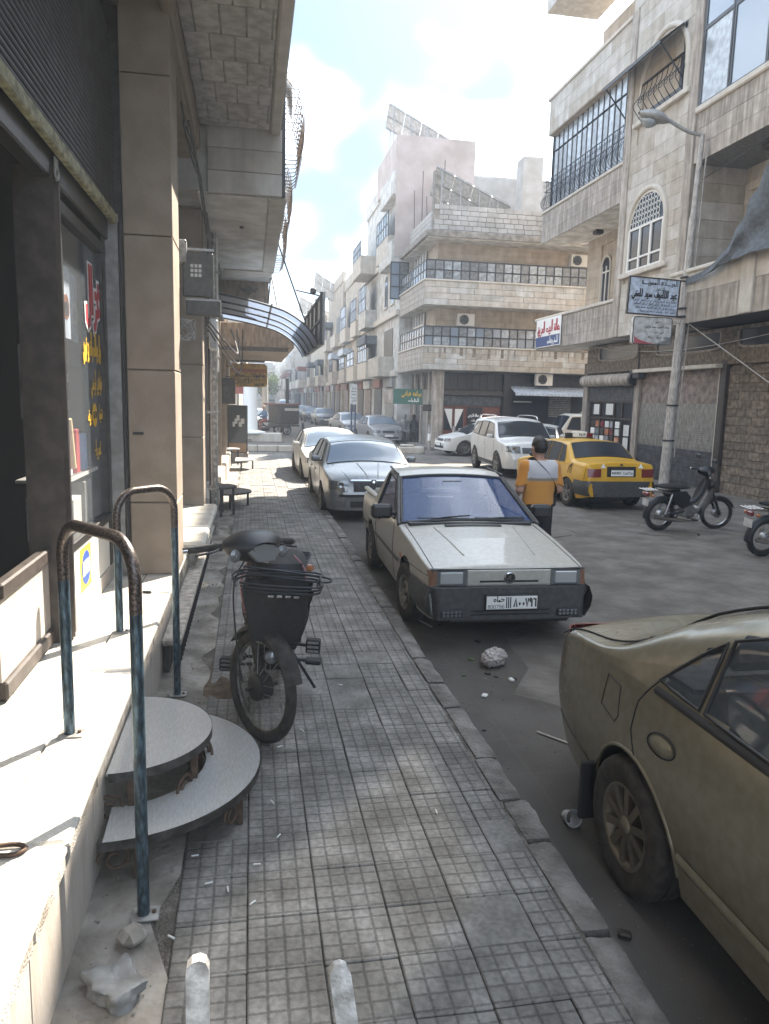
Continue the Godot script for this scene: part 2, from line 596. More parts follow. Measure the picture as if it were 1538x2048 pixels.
	M.cloth.vertex_color_use_as_albedo = true
	M.cloth_dark = mt(0.018, 0.019, 0.023, 0.85)
	M.tarp = mt(0.12, 0.135, 0.155, 0.85, {tex = mottle, scale = 1.2, bump = noise_tex("weave", 0.0, 1.0, 0.3, 1), bscale = 0.3})

func paint(r: float, g: float, b: float, metal := 0.0, rough := 0.32) -> StandardMaterial3D:
	return mt(r, g, b, rough, {metal = metal, coat = 0.3, coatr = 0.04, spec = 0.35, tex = noise_tex("dust", 0.94, 1.0, 0.02, 5), scale = 1.2, world = false})

# ---------------------------------------------------------------- sky
func make_sky() -> Sky:
	var w := 1024
	var h := 512
	var im := Image.create(w, h, false, Image.FORMAT_RGBF)
	var f := FastNoiseLite.new()
	f.seed = 11
	f.frequency = 1.0
	f.fractal_octaves = 5
	f.fractal_gain = 0.52
	var sun := SUN_DIR.normalized()
	for y in h:
		var el := PI / 2 - (y + 0.5) / h * PI
		for x in w:
			var a := (x + 0.5) / w * TAU
			var d := Vector3(sin(a) * cos(el), sin(el), -cos(a) * cos(el))
			var up := maxf(d.y, 0.0)
			var base := Color(0.13, 0.185, 0.215).lerp(Color(0.04, 0.09, 0.17), pow(up, 0.5))
			var q := d / (up + 0.4)
			var nn := f.get_noise_3d(q.x * 1.5 + 7.3, q.y * 1.2, q.z * 1.5)
			var cover := smoothstep(-0.2, 0.14, nn)
			var thick := smoothstep(-0.25, 0.35, f.get_noise_3d(q.x * 3.4, 4.0 + q.y, q.z * 3.4))
			var cloud := Color(0.50, 0.60, 0.74).lerp(Color(0.76, 0.86, 1.0), thick)
			var cc := base.lerp(cloud, cover)
			var near_sun := maxf(d.dot(sun), 0.0)
			var glow := 0.26 * pow(near_sun, 8.0) + 0.8 * pow(near_sun, 40.0)
			cc = Color(cc.r + glow, cc.g + glow * 0.985, cc.b + glow * 0.95)
			im.set_pixel(x, y, cc)
	var pm := PanoramaSkyMaterial.new()
	pm.panorama = ImageTexture.create_from_image(im)
	var s := Sky.new()
	s.sky_material = pm
	return s

# ---------------------------------------------------------------- lettering
const FORMS := {"ا": "a0", "أ": "a5", "إ": "a0", "ب": "b-1", "ت": "b2", "ث": "b3", "ن": "n1", "ي": "y-2", "ى": "y0", "ج": "j-1", "ح": "j0", "خ": "j1", "د": "d0", "ذ": "d1", "ر": "r0", "ز": "r1", "س": "s0", "ش": "s3", "ص": "c0", "ض": "c1", "ط": "t0", "ظ": "t1", "ع": "e0", "غ": "e1", "ف": "f1", "ق": "q2", "ك": "k0", "ل": "l0", "م": "m0", "ه": "h0", "ة": "h2", "و": "w0"}

func vv(s: String) -> Array:
	# "x y x y" in hundredths -> Vector2 points
	var out := []
	var q := s.split(" ")
	for i in range(0, q.size() - 1, 2):
		out.append(Vector2(q[i].to_float(), q[i + 1].to_float()) / 100.0)
	return out

func ring(cx: float, cy: float, r: float) -> Array:
	return arc2(Vector2(cx, cy), r, -90, 270, 9)

func letter(k: String, jr: bool, jl: bool) -> Array:
	# strokes, width, x of its dots, height over which dots stand
	match k:
		"a": return [[vv("0 0 -7 0 -9 12 -9 80") if jr else vv("-8 80 -8 0")], 0.17, -0.09, 0.9]
		"b":
			if jl: return [[vv("0 0 -28 0"), vv("-13 2 -13 30")] if jr else [vv("-4 30 -5 6 -12 0 -28 0")], 0.28, -0.12, 0.42]
			return [[vv("0 0 -50 0 -62 4 -66 24")] if jr else [vv("-2 24 -6 4 -16 0 -52 0 -62 4 -66 24")], 0.74, -0.34, 0.2]
		"n":
			if jl: return [[vv("0 0 -28 0"), vv("-13 2 -13 30")] if jr else [vv("-4 30 -5 6 -12 0 -28 0")], 0.28, -0.12, 0.42]
			return [[vv(("0 0 -3 0" if jr else "-2 22 -3 0") + " -6 -14 -18 -25 -32 -22 -42 -8 -42 12")], 0.5, -0.22, 0.12]
		"y":
			if jl: return [[vv("0 0 -28 0"), vv("-13 2 -13 30")] if jr else [vv("-4 30 -5 6 -12 0 -28 0")], 0.28, -0.12, 0.42]
			return [[vv(("0 0 -10 0 -5 -10" if jr else "-2 26 -10 32 -18 24 -8 8 -4 -6") + " -10 -22 -28 -27 -44 -22 -52 -4")], 0.58, -0.3, 0.3]
		"j":
			if jl: return [[vv("0 0 -50 0"), vv("-8 1 -38 30 -52 26")] if jr else [vv("-44 26 -28 32 -4 20 -22 4 -50 0")], 0.5, -0.24, 0.42]
			return [[vv("-46 24 -26 30 0 22 -26 6 -36 -12 -26 -28 -4 -28")], 0.52, -0.22, 0.42]
		"d": return [[vv("0 0 -30 0"), vv("-6 1 -14 36")] if jr else [vv("-14 38 -4 18 -8 0 -30 0")], 0.36, -0.14, 0.5]
		"r": return [[vv(("0 0 -6 0" if jr else "-6 22 -4 4") + " -8 -12 -18 -24 -32 -28")], 0.32, -0.1, 0.34]
		"s":
			var st := [vv("0 0 -56 0"), vv("-4 1 -4 22"), vv("-22 1 -22 22"), vv("-40 1 -40 22")]
			if jl: return [st, 0.56, -0.22, 0.36]
			return [[vv("0 0 -36 0"), vv("-3 1 -3 20"), vv("-19 1 -19 20"), vv("-35 20 -36 -8 -48 -26 -66 -22 -74 8")], 0.82, -0.2, 0.34]
		"c":
			var st := [vv("0 0 -62 0"), vv("-6 1 -18 22 -38 26 -46 12 -42 1"), vv("-53 1 -53 18")]
			if jl: return [st, 0.62, -0.28, 0.4]
			return [[vv("0 0 -46 0"), st[1], vv("-52 18 -54 -8 -64 -24 -82 -20 -88 8")], 0.95, -0.28, 0.4]
		"t": return [[vv("0 0 -56 0"), vv("-6 1 -18 22 -38 26 -46 12 -42 1"), vv("-12 6 -12 80")], 0.56, -0.32, 0.45]
		"e":
			if jl: return [[vv("0 0 -42 0"), vv("-18 2 -8 24 -32 24 -24 2")] if jr else [vv("-6 36 -20 42 -34 30 -26 12 -6 4 -30 0 -46 0")], 0.42, -0.2, 0.52]
			return [[vv("-6 32 -18 38 -30 28 -22 16 -6 12 -28 4 -34 -12 -24 -28 -4 -28")], 0.45, -0.18, 0.5]
		"f":
			if jl: return [[vv("0 0 -38 0"), ring(-0.18, 0.14, 0.12)] if jr else [ring(-0.15, 0.24, 0.12), vv("-3 22 -6 4 -14 0 -38 0")], 0.38, -0.16, 0.5]
			return [[ring(-0.14, 0.22, 0.12), vv(("0 0 -16 0" if jr else "-2 20 -6 2") + " -52 0 -64 4 -68 20")], 0.76, -0.15, 0.5]
		"q":
			if jl: return [[vv("0 0 -38 0"), ring(-0.18, 0.14, 0.12)] if jr else [ring(-0.15, 0.24, 0.12), vv("-3 22 -6 4 -14 0 -38 0")], 0.38, -0.16, 0.5]
			return [[ring(-0.14, 0.14, 0.12), vv("-2 12 -4 -12 -18 -26 -34 -22 -44 -4 -44 8")], 0.52, -0.15, 0.42]
		"k": return [[vv("0 0 -40 0") if jl else vv("0 0 -8 0 -46 0 -46 20"), vv("-14 2 -26 34 -2 62")], 0.42 if jl else 0.54, 0, 0]
		"l":
			if jl: return [[vv("0 0 -26 0"), vv("-9 2 -9 80")] if jr else [vv("-6 80 -6 6 -12 0 -26 0")], 0.26, 0, 0]
			return [[vv("-5 80 -5 -4 -12 -20 -26 -25 -40 -16 -42 4")], 0.5, 0, 0]
		"m":
			if jl: return [[vv("0 0 -34 0"), ring(-0.17, 0.04, 0.1)] if jr else [ring(-0.12, 0.1, 0.1), vv("-8 0 -34 0")], 0.34, 0, 0]
			return [[ring(-0.12, 0.02, 0.1), vv("-20 0 -24 -8 -24 -34")], 0.32, 0, 0]
		"h":
			if jl: return [[vv("0 0 -44 0"), ring(-0.2, 0.14, 0.16), vv("-20 -2 -20 28")], 0.44, -0.2, 0.4]
			return [[ring(-0.16, 0.14, 0.13), vv("0 0 -10 0")] if jr else [ring(-0.16, 0.14, 0.15)], 0.36, -0.16, 0.42]
		"w": return [[ring(-0.13, 0.14, 0.11), vv("-2 14 -4 -8 -16 -22 -30 -26")], 0.32, 0, 0]
	return [[], 0.2, 0, 0]

const DIGITS := {"٠": "-12 22 -16 28 -20 22 -16 16 -12 22", "١": "-14 66 -20 0", "٢": "-6 66 -10 48 -32 52 -34 68 -32 52 -24 0", "٣": "-2 66 -5 50 -18 52 -18 64 -18 52 -34 54 -36 68 -34 50 -26 0", "٤": "-4 62 -28 60 -14 40 -30 32 -8 8 -34 2", "٥": "-18 50 -34 28 -28 4 -10 4 -4 26 -18 50", "٦": "-32 62 -8 60 -6 0", "٧": "-4 64 -19 0 -36 64", "٨": "-4 0 -19 64 -36 0", "٩": "-8 0 -8 56 -24 66 -34 50 -24 40 -8 44"}

# writes one line of joined Arabic; right edge at x = 0, baseline y = 0, letters h high; squeezed to `fit` when given
func arabic(text: String, h: float, weight := 0.09, fit := 0.0, slack := 1.0) -> MB:
	var strokes := []
	var x := 0.0
	var n := text.length()
	# figures run from left to right: turn each run round
	var k0 := 0
	while k0 < n:
		var k1 := k0
		while k1 < n and DIGITS.has(text[k1]): k1 += 1
		if k1 > k0 + 1: text = text.substr(0, k0) + text.substr(k0, k1 - k0).reverse() + text.substr(k1)
		k0 = k1 + 1
	for i in n:
		var ch := text[i]
		if ch == " ":
			x -= 0.28
			continue
		if ch == "ـ":
			strokes.append([Vector2(x + 0.02, 0), Vector2(x - 0.3, 0)])
			x -= 0.28
			continue
		if DIGITS.has(ch):
			strokes.append(vv(DIGITS[ch]).map(func(q): return q + Vector2(x, 0)))
			x -= 0.46
			continue
		if not FORMS.has(ch):
			strokes.append([Vector2(x - 0.05, 0.25), Vector2(x - 0.2, 0.25)])
			x -= 0.3
			continue
		var spec: String = FORMS[ch]
		var joins := func(c: String) -> bool: return FORMS.has(c) or c == "ـ"
		var jr: bool = i > 0 and joins.call(text[i - 1]) and not (text[i - 1] in "اأإدذرزوةى")
		var jl: bool = i < n - 1 and joins.call(text[i + 1]) and not (ch in "اأإدذرزوةى")
		var l := letter(spec[0], jr, jl)
		for st in l[0]:
			strokes.append(st.map(func(q): return q + Vector2(x, 0)))
		var dots := spec.substr(1).to_int()
		if dots != 0 and absi(dots) < 4:
			var dy: float = l[3] if dots > 0 else (-0.36 if spec[0] in "yn" and not jl else -0.2)
			if spec[0] == "j" and not jl and dots < 0: dy = -0.05
			for k in absi(dots):
				var dx: float = l[2] + (k - (absi(dots) - 1) / 2.0) * 0.15
				var yy := dy
				if absi(dots) == 3:
					dx = l[2] + [-0.09, 0.09, 0.0][k]
					yy += 0.12 if k == 2 else 0.0
				strokes.append([Vector2(x + dx + 0.03, yy), Vector2(x + dx - 0.03, yy)])
		x -= l[1] + (0.0 if jl else 0.09)
	var sx := h / 0.8
	var mb := MB.new()
	var kx := sx
	if fit > 0.0: kx = minf(fit / maxf(-x, 0.01), sx * slack)
	var k := 0
	for st in strokes:
		mb.ribbon(st.map(func(q): return Vector2(q.x * kx, q.y * sx)), weight * sx, k * 0.00012)
		k += 1
	mb.col.a = -x * kx  # remembers its width
	return mb

# one part with a line of Arabic on a face: o is the right end of the baseline as a reader sees it
func write_ar(par: Node, text: String, o: Vector3, u: Vector3, v: Vector3, h: float, m: Material, weight := 0.09, fit := 0.0, called := "lettering", slack := 1.0) -> MeshInstance3D:
	var i := put(called, arabic(text, h, weight, fit, slack), m, par)
	i.transform = frame(o, u, v)
	return i

func write_latin(par: Node, text: String, o: Vector3, u: Vector3, v: Vector3, h: float, m: Material, bold := true, called := "lettering", width := 0.0) -> MeshInstance3D:
	# centred on o
	var t := TextMesh.new()
	var f := SystemFont.new()
	f.font_names = ["Droid Sans"]
	f.font_weight = 700 if bold else 400
	t.font = f
	t.text = text
	t.font_size = 64
	t.pixel_size = h / 46.0
	t.depth = 0.002
	t.curve_step = 3.0
	var i := put_mesh(called, t, m, par)
	i.transform = frame(o, u, v)
	if width > 0.0: i.scale.x = width / maxf(t.get_aabb().size.x, 0.01)
	return i

# ---------------------------------------------------------------- cars
# local axes: +z forward, x to the left of the driver, y up, ground at y = 0, origin at mid-length
func prof(p: Array, z: float, soft := true) -> float:
	var m := p.size()
	if z <= p[0].x: return p[0].y
	if z >= p[m - 1].x: return p[m - 1].y
	for i in m - 1:
		var a: Vector2 = p[i]
		var b: Vector2 = p[i + 1]
		if z <= b.x:
			var t := (z - a.x) / (b.x - a.x)
			if not soft: return lerpf(a.y, b.y, t)
			var s := (b.y - a.y) / (b.x - a.x)
			var sa := s
			var sb := s
			if i > 0:
				var e: float = (a.y - p[i - 1].y) / (a.x - p[i - 1].x)
				sa = 0.0 if e * s <= 0 else 2.0 * e * s / (e + s)
			if i < m - 2:
				var e: float = (p[i + 2].y - b.y) / (p[i + 2].x - b.x)
				sb = 0.0 if e * s <= 0 else 2.0 * e * s / (e + s)
			var h := b.x - a.x
			var t2 := t * t
			var t3 := t2 * t
			return (2 * t3 - 3 * t2 + 1) * a.y + (t3 - 2 * t2 + t) * h * sa + (-2 * t3 + 3 * t2) * b.y + (t3 - t2) * h * sb
	return p[m - 1].y

class Shell:
	var s: Dictionary
	var host: Node
	const NL := 10
	const NW := 8
	const NF := 5
	const NC := 8
	func top(z: float) -> float: return host.prof(s.top, z, s.get("soft", true))
	func belt(z: float) -> float: return minf(host.prof(s.belt, z, s.get("soft", true)), top(z) - s.get("shoulder", 0.07))
	func wide(z: float) -> float: return host.prof(s.wide, z, true)
	func sill(z: float) -> float: return host.prof(s.sill, z, true)
	func low(z: float) -> float:
		var y := sill(z)
		for zc in s.axles:
			var d: float = absf(z - zc)
			if d < s.arch: y = maxf(y, s.wheel_y + sqrt(s.arch * s.arch - d * d))
		return y
	func corner(z: float) -> Vector2:
		var yc: float = top(z) - s.crown
		var b := belt(z)
		return Vector2(wide(z) - s.get("lean", 0.3) * maxf(yc - b, 0.0) - s.get("inset", 0.03), maxf(yc, b + 0.01))
	func side_x(z: float, y: float) -> float:
		var b := belt(z)
		var w := wide(z)
		if y <= b:
			var f := clampf((y - sill(z)) / maxf(b - sill(z), 0.05), 0, 1)
			return w * (1.0 - s.get("tuck", 0.07) * pow(1.0 - f, 2.2) - s.get("tumble", 0.025) * pow(maxf(f - 0.45, 0) / 0.55, 2.0)) + s.get("crease", 0.0) * exp(-pow((f - 0.62) / 0.06, 2.0))
		var c := corner(z)
		var w0: float = w * (1.0 - s.get("tumble", 0.025))
		return lerpf(w0, c.x, clampf((y - b) / maxf(c.y - b, 0.01), 0, 1))
	func section(z: float) -> PackedVector3Array:
		var out := PackedVector3Array()
		var lo := low(z)
		var b := belt(z)
		lo = minf(lo, b - 0.02)
		for k in NL:
			var y := lerpf(lo, b, float(k) / NL)
			out.append(Vector3(side_x(z, y), y, z))
		var p0 := Vector2(side_x(z, b), b)
		var p1 := corner(z)
		var p2 := Vector2(0, top(z))
		p1.x = minf(p1.x, p0.x)
		var r: float = minf(s.get("fillet", 0.1), minf(p0.distance_to(p1), p1.x) * 0.6)
		var qa := p1 + (p0 - p1).normalized() * r
		var qb := p1 + Vector2(-1, s.crown / maxf(p1.x, 0.1)).normalized() * r
		for k in NW:
			var q := p0.lerp(qa, float(k) / NW)
			out.append(Vector3(q.x, q.y, z))
		for k in NF:
			var t := float(k) / NF
			var q := qa.lerp(p1, t).lerp(p1.lerp(qb, t), t)
			out.append(Vector3(q.x, q.y, z))
		for k in NC + 1:
			var t := float(k) / NC
			var x := qb.x * (1.0 - t)
			var y := p2.y - (p2.y - qb.y) * pow(x / maxf(qb.x, 0.01), 2.0)
			out.append(Vector3(x, y, z))
		return out
	func nose_z(x: float, y: float, front: bool) -> float:
		# where the outside lies, looking at the front or the back
		var L: float = s.L / 2
		var z := L
		var sg := 1.0 if front else -1.0
		while z > 0.2:
			if top(sg * z) >= y and side_x(sg * z, minf(y, top(sg * z))) >= absf(x): break
			z -= 0.006
		return sg * z

func shell(s: Dictionary) -> Shell:
	var h := Shell.new()
	h.s = s
	h.host = self
	return h

func in_any(polys: Array, q: Vector2) -> bool:
	for p in polys:
		if Geometry2D.is_point_in_polygon(q, p): return true
	return false

# the painted body, its glass and its seals, as children of `par`
func car_body(par: Node, s: Dictionary, paint_m: Material, glass_m: Material, step: float) -> Shell:
	var h := shell(s)
	var L: float = s.L
	var zs := []
	for i in int(L / step) + 1:
		zs.append(-L / 2 + L * i / int(L / step))
	for z in s.get("ws", []) + s.get("rw", []): zs.append(z)
	for zc in s.axles:
		for a in [180, 176, 170, 160, 150, 135, 120, 105, 90, 75, 60, 45, 30, 20, 10, 4, 0]:
			zs.append(zc + s.arch * cos(deg_to_rad(a)) * 0.999)
	zs.sort()
	var st := []
	var zz := []
	for z in zs:
		if z < -L / 2 or z > L / 2 or (zz.size() and z - zz[-1] < 0.002): continue
		zz.append(z)
		st.append(h.section(z))
	var rows: int = st[0].size()
	var body := MB.new()
	var glass := MB.new()
	var carve: bool = s.get("carve", false)
	var side_polys: Array = s.get("windows", [])
	var ws: Array = s.get("ws", [])
	var rw: Array = s.get("rw", [])
	for sx in [1.0, -1.0]:
		var base := body.p.size()
		var gbase := glass.p.size()
		for i in st.size():
			for j in rows:
				var q: Vector3 = st[i][j]
				var du: Vector3 = st[mini(i + 1, st.size() - 1)][j] - st[maxi(i - 1, 0)][j]
				var dv: Vector3 = st[i][mini(j + 1, rows - 1)] - st[i][maxi(j - 1, 0)]
				var nn := dv.cross(du)
				if j == rows - 1: nn.x = 0
				q.x *= sx
				nn.x *= sx
				body._v(q, nn)
				if carve: glass._v(q, nn)
		for i in st.size() - 1:
			var zm: float = (zz[i] + zz[i + 1]) / 2
			for j in rows - 1:
				var is_glass := false
				if carve:
					if j >= Shell.NL + Shell.NW + Shell.NF:
						is_glass = (ws.size() and zm > ws[1] and zm < ws[0]) or (rw.size() and zm > rw[0] and zm < rw[1])
					elif j >= Shell.NL and j < Shell.NL + Shell.NW + 2:
						is_glass = in_any(side_polys, Vector2(zm, (st[i][j].y + st[i + 1][j + 1].y) / 2))
				if s.has("hole") and j >= Shell.NL + Shell.NW + Shell.NF and zm > s.hole[0] and zm < s.hole[1]: continue
				var mb := glass if is_glass else body
				var a := (gbase if is_glass else base) + i * rows + j
				var b := a + rows
				if sx > 0: mb.ix.append_array([a, b, b + 1, a, b + 1, a + 1])
				else: mb.ix.append_array([a, b + 1, b, a, a + 1, b + 1])
	for e in 2:
		var sec: PackedVector3Array = st[0] if e == 0 else st[st.size() - 1]
		var poly := PackedVector2Array()
		for q in sec: poly.append(Vector2(q.x, q.y))
		for k in range(sec.size() - 2, -1, -1): poly.append(Vector2(-sec[k].x, sec[k].y))
		if s.get("open_back", false) and e == 0: continue
		var c0 := Vector3(0, (sec[0].y + sec[rows - 1].y) / 2, sec[0].z)
		for k in poly.size():
			var a := Vector3(poly[k].x, poly[k].y, c0.z)
			var b := Vector3(poly[(k + 1) % poly.size()].x, poly[(k + 1) % poly.size()].y, c0.z)
			if e == 1: body.tri(c0, a, b)
			else: body.tri(c0, b, a)
	put("body", body, paint_m, par)
	# glass laid over the body where it is not cut open
	if not carve:
		for sx in [1.0, -1.0]:
			for poly in side_polys:
				var tr := Geometry2D.triangulate_polygon(poly)
				var base := glass.p.size()
				for q in poly: glass._v(Vector3((h.side_x(q.x, q.y) + 0.006) * sx, q.y, q.x), Vector3(sx, 0.3, 0))
				for k in range(0, tr.size(), 3):
					var ccw: bool = (poly[tr[k + 1]] - poly[tr[k]]).cross(poly[tr[k + 2]] - poly[tr[k]]) > 0
					if ccw == (sx > 0): glass.ix.append_array([base + tr[k], base + tr[k + 1], base + tr[k + 2]])
					else: glass.ix.append_array([base + tr[k], base + tr[k + 2], base + tr[k + 1]])
		for w in [ws, rw]:
			if w.size() == 0: continue
			var z0 := minf(w[0], w[1])
			var z1 := maxf(w[0], w[1])
			glass.grid(10, 12, func(u: float, v: float):
				var z := lerpf(z0, z1, u)
				var c := h.corner(z)
				var e: float = (c.x - s.get("pillar", 0.06)) * (1.0 - 2.0 * v)
				var y: float = h.top(z) - s.crown * pow(e / maxf(c.x, 0.1), 2.0)
				return Vector3(e, y + 0.006, z + (0.004 if w == ws else -0.004)))
	if glass.ix.size(): put("glass", glass, glass_m, par)
	var seal := MB.new()
	for sx in [1.0, -1.0]:
		for poly in side_polys:
			var line := []
			for k in poly.size():
				var a: Vector2 = poly[k]
				var b: Vector2 = poly[(k + 1) % poly.size()]
				var m := maxi(1, int(a.distance_to(b) / 0.08))
				for i in m:
					var q := a.lerp(b, float(i) / m)
					line.append(Vector3((h.side_x(q.x, q.y) + 0.003) * sx, q.y, q.x))
			seal.tube(line, s.get("seal", 0.012), 5, true)
	for w in [ws, rw]:
		if w.size() == 0: continue
		var line := []
		for k in 4:
			for i in 8:
				var t := i / 8.0
				var u: float = [t, 1.0, 1.0 - t, 0.0][k]
				var v: float = [0.0, t, 1.0, 1.0 - t][k]
				var z := lerpf(w[0], w[1], u)
				var c := h.corner(z)
				var pin: float = s.get("pillar", 0.06) if not carve else s.fillet
				var e := (c.x - pin) * (1.0 - 2.0 * v)
				line.append(Vector3(e, h.top(z) - s.crown * pow(e / maxf(c.x, 0.1), 2.0) + 0.003, z))
		seal.tube(line, s.get("seal", 0.012), 5, true)
	if seal.ix.size(): put("window_seal", seal, M.black_plastic, par)
	# dark underside and wheel wells
	var under := MB.new()
	var wx: float = h.wide(0) - 0.1
	under.box(Vector3(-wx + 0.2, s.sill_y - 0.03, -L / 2 + 0.35), Vector3(wx - 0.2, s.sill_y + 0.15, L / 2 - 0.35))
	for zc in s.axles:
		for sx in [1.0, -1.0]:
			under.grid(10, 1, func(u: float, v: float):
				var a := PI * u
				return Vector3(sx * lerpf(wx + 0.06, wx - 0.24, v), s.wheel_y + s.arch * 1.0 * sin(a), zc + s.arch * 1.0 * cos(a)), sx < 0)
			under.box(Vector3(sx * (wx - 0.26) - 0.01, s.sill_y, zc - s.arch), Vector3(sx * (wx - 0.26) + 0.01, s.wheel_y + s.arch, zc + s.arch))
	put("underbody", under, M.black_plastic, par)
	return h

# a patch that follows the nose or tail: x and y ranges, raised by d
func nose_patch(called: String, par: Node, h: Shell, x0: float, x1: float, y0: float, y1: float, d: float, m: Material, front := true, slant := 0.0, nx := 8, ny := 4) -> MeshInstance3D:
	var mb := MB.new()
	var sg := 1.0 if front else -1.0
	mb.grid(nx, ny, func(u: float, v: float):
		var y := lerpf(y0, y1, v)
		var x := lerpf(x0, x1, u)
		y += slant * (x - x0) / (x1 - x0) * (1.0 - v)
		return Vector3(x, y, h.nose_z(x, y, front) + sg * d), not front)
	# edge back to the body
	for k in 4:
		mb.grid(nx if k % 2 == 0 else ny, 1, func(u: float, v: float):
			var uu: float = [u, 1.0, 1.0 - u, 0.0][k]
			var vw: float = [0.0, u, 1.0, 1.0 - u][k]
			var x := lerpf(x0, x1, uu)
			var y := lerpf(y0, y1, vw) + slant * uu * (1.0 - vw)
			return Vector3(x, y, h.nose_z(x, y, front) + sg * (d if v > 0.5 else -0.01)), not front)
	return put(called, mb, m, par)

# a strip along the flank
func flank_strip(called: String, par: Node, h: Shell, z0: float, z1: float, y0: float, y1: float, d: float, m: Material, sides := [1.0, -1.0]) -> void:
	for sx in sides:
		var mb := MB.new()
		mb.grid(16, 3, func(u: float, v: float):
			var z := lerpf(z0, z1, u)
			var y := lerpf(y0, y1, v)
			var e := d * (1.0 if v > 0.1 and v < 0.9 else 0.3)
			return Vector3((h.side_x(z, y) + e) * sx, y, z), sx > 0)
		put(called, mb, m, par)

func seam(par: Node, h: Shell, lines: Array, m: Material, sides := [1.0, -1.0], r := 0.004) -> void:
	# panel gaps: lines of Vector2(z, y) on both flanks
	for sx in sides:
		for l in lines:
			var mb := MB.new()
			var path := []
			for k in l.size() - 1:
				for i in 6:
					var q: Vector2 = l[k].lerp(l[k + 1], i / 6.0)
					path.append(Vector3((h.side_x(q.x, q.y) + 0.0005) * sx, q.y, q.x))
			var q: Vector2 = l[l.size() - 1]
			path.append(Vector3((h.side_x(q.x, q.y) + 0.0005) * sx, q.y, q.x))
			mb.tube(path, r, 4)
			put("panel_gap", mb, m, par)

func top_line(par: Node, h: Shell, pts: Array, m: Material, r := 0.004, called := "panel_gap") -> void:
	# a line of Vector2(x, z) over the bonnet or boot lid
	var mb := MB.new()
	var path := []
	for k in pts.size() - 1:
		for i in 6:
			var q: Vector2 = pts[k].lerp(pts[k + 1], i / 6.0)
			path.append(on_top(h, q))
	path.append(on_top(h, pts[pts.size() - 1]))
	mb.tube(path, r, 5)
	put(called, mb, m, par)

func on_top(h: Shell, q: Vector2) -> Vector3:
	var c := h.corner(q.y)
	return Vector3(q.x, h.top(q.y) - h.s.crown * pow(q.x / maxf(c.x, 0.1), 2.0), q.y)

var wheel_cache := {}
func wheel_meshes(r: float, w: float, kind: String) -> Array:
	var key := "%.3f %.3f %s" % [r, w, kind]
	if wheel_cache.has(key): return wheel_cache[key]
	var rr := r * (0.62 if kind != "steel" else 0.6)
	var ty := MB.new()
	ty.at(Vector3.ZERO, Basis(Vector3.BACK, -PI / 2))   # lathe axis y -> x
	var pr := []
	for q in [[rr - 0.01, -0.42], [rr + 0.012, -0.46], [(rr + r) / 2, -0.5], [r - 0.03, -0.47], [r - 0.008, -0.4], [r, -0.3], [r, -0.12], [r - 0.007, -0.11], [r - 0.007, -0.08], [r, -0.07], [r, 0.07], [r - 0.007, 0.08], [r - 0.007, 0.11], [r, 0.12], [r, 0.3], [r - 0.008, 0.4], [r - 0.03, 0.47], [(rr + r) / 2, 0.5], [rr + 0.012, 0.46], [rr - 0.01, 0.42]]:
		pr.append(Vector2(q[0], q[1] * w))
	ty.lathe(pr, 40, 0.5)
	var rim := MB.new()
	rim.at(Vector3.ZERO, Basis(Vector3.BACK, -PI / 2))
	var o := w * 0.44
	rim.lathe([Vector2(rr - 0.03, -o), Vector2(rr - 0.035, o - 0.06), Vector2(rr - 0.028, o - 0.012), Vector2(rr - 0.008, o), Vector2(rr + 0.008, o - 0.002)], 36, 0.5)
	if kind == "steel":
		rim.lathe([Vector2(rr - 0.03, o - 0.05), Vector2(rr * 0.72, o - 0.03), Vector2(rr * 0.55, o - 0.005), Vector2(rr * 0.4, o - 0.03), Vector2(rr * 0.22, o - 0.03), Vector2(rr * 0.2, o), Vector2(0.0, o + 0.005)], 28, 0.6)
	elif kind == "cap":
		rim.lathe([Vector2(rr - 0.02, o - 0.03), Vector2(rr * 0.8, o - 0.005), Vector2(rr * 0.5, o + 0.006), Vector2(0.0, o + 0.012)], 32, 0.6)
		for k in 8:
			rim.at(Vector3.ZERO, Basis(Vector3.RIGHT, TAU * k / 8))
			rim.bev(Vector3(o - 0.004, rr * 0.35, -0.012), Vector3(o + 0.01, rr * 0.82, 0.012), 0.004)
	else:
		rim.lathe([Vector2(rr * 0.24, o - 0.06), Vector2(rr * 0.24, o - 0.012), Vector2(rr * 0.18, o), Vector2(0.0, o + 0.004)], 20, 0.6)
		var n := 5 if kind == "five" else 10
		for k in n:
			rim.at(Vector3.ZERO, Basis(Vector3.RIGHT, TAU * k / n))
			var hw := rr * (0.16 if n == 5 else 0.085)
			for e in [[rr * 0.16, rr * 0.95]]:
				rim.quad(Vector3(o - 0.012, e[0], hw), Vector3(o - 0.012, e[0], -hw), Vector3(o - 0.006, e[1], -hw * 1.25), Vector3(o - 0.006, e[1], hw * 1.25))
				rim.quad(Vector3(o - 0.012, e[0], hw), Vector3(o - 0.006, e[1], hw * 1.25), Vector3(o - 0.06, e[1], hw * 1.3), Vector3(o - 0.06, e[0], hw * 1.1))
				rim.quad(Vector3(o - 0.012, e[0], -hw), Vector3(o - 0.06, e[0], -hw * 1.1), Vector3(o - 0.06, e[1], -hw * 1.3), Vector3(o - 0.006, e[1], -hw * 1.25))
	var back := MB.new()
	back.at(Vector3.ZERO, Basis(Vector3.BACK, -PI / 2))
	back.lathe([Vector2(rr - 0.02, o - 0.09), Vector2(rr * 0.5, o - 0.085), Vector2(0.0, o - 0.085)], 24)
	wheel_cache[key] = [ty.mesh(), rim.mesh(), back.mesh()]
	return wheel_cache[key]

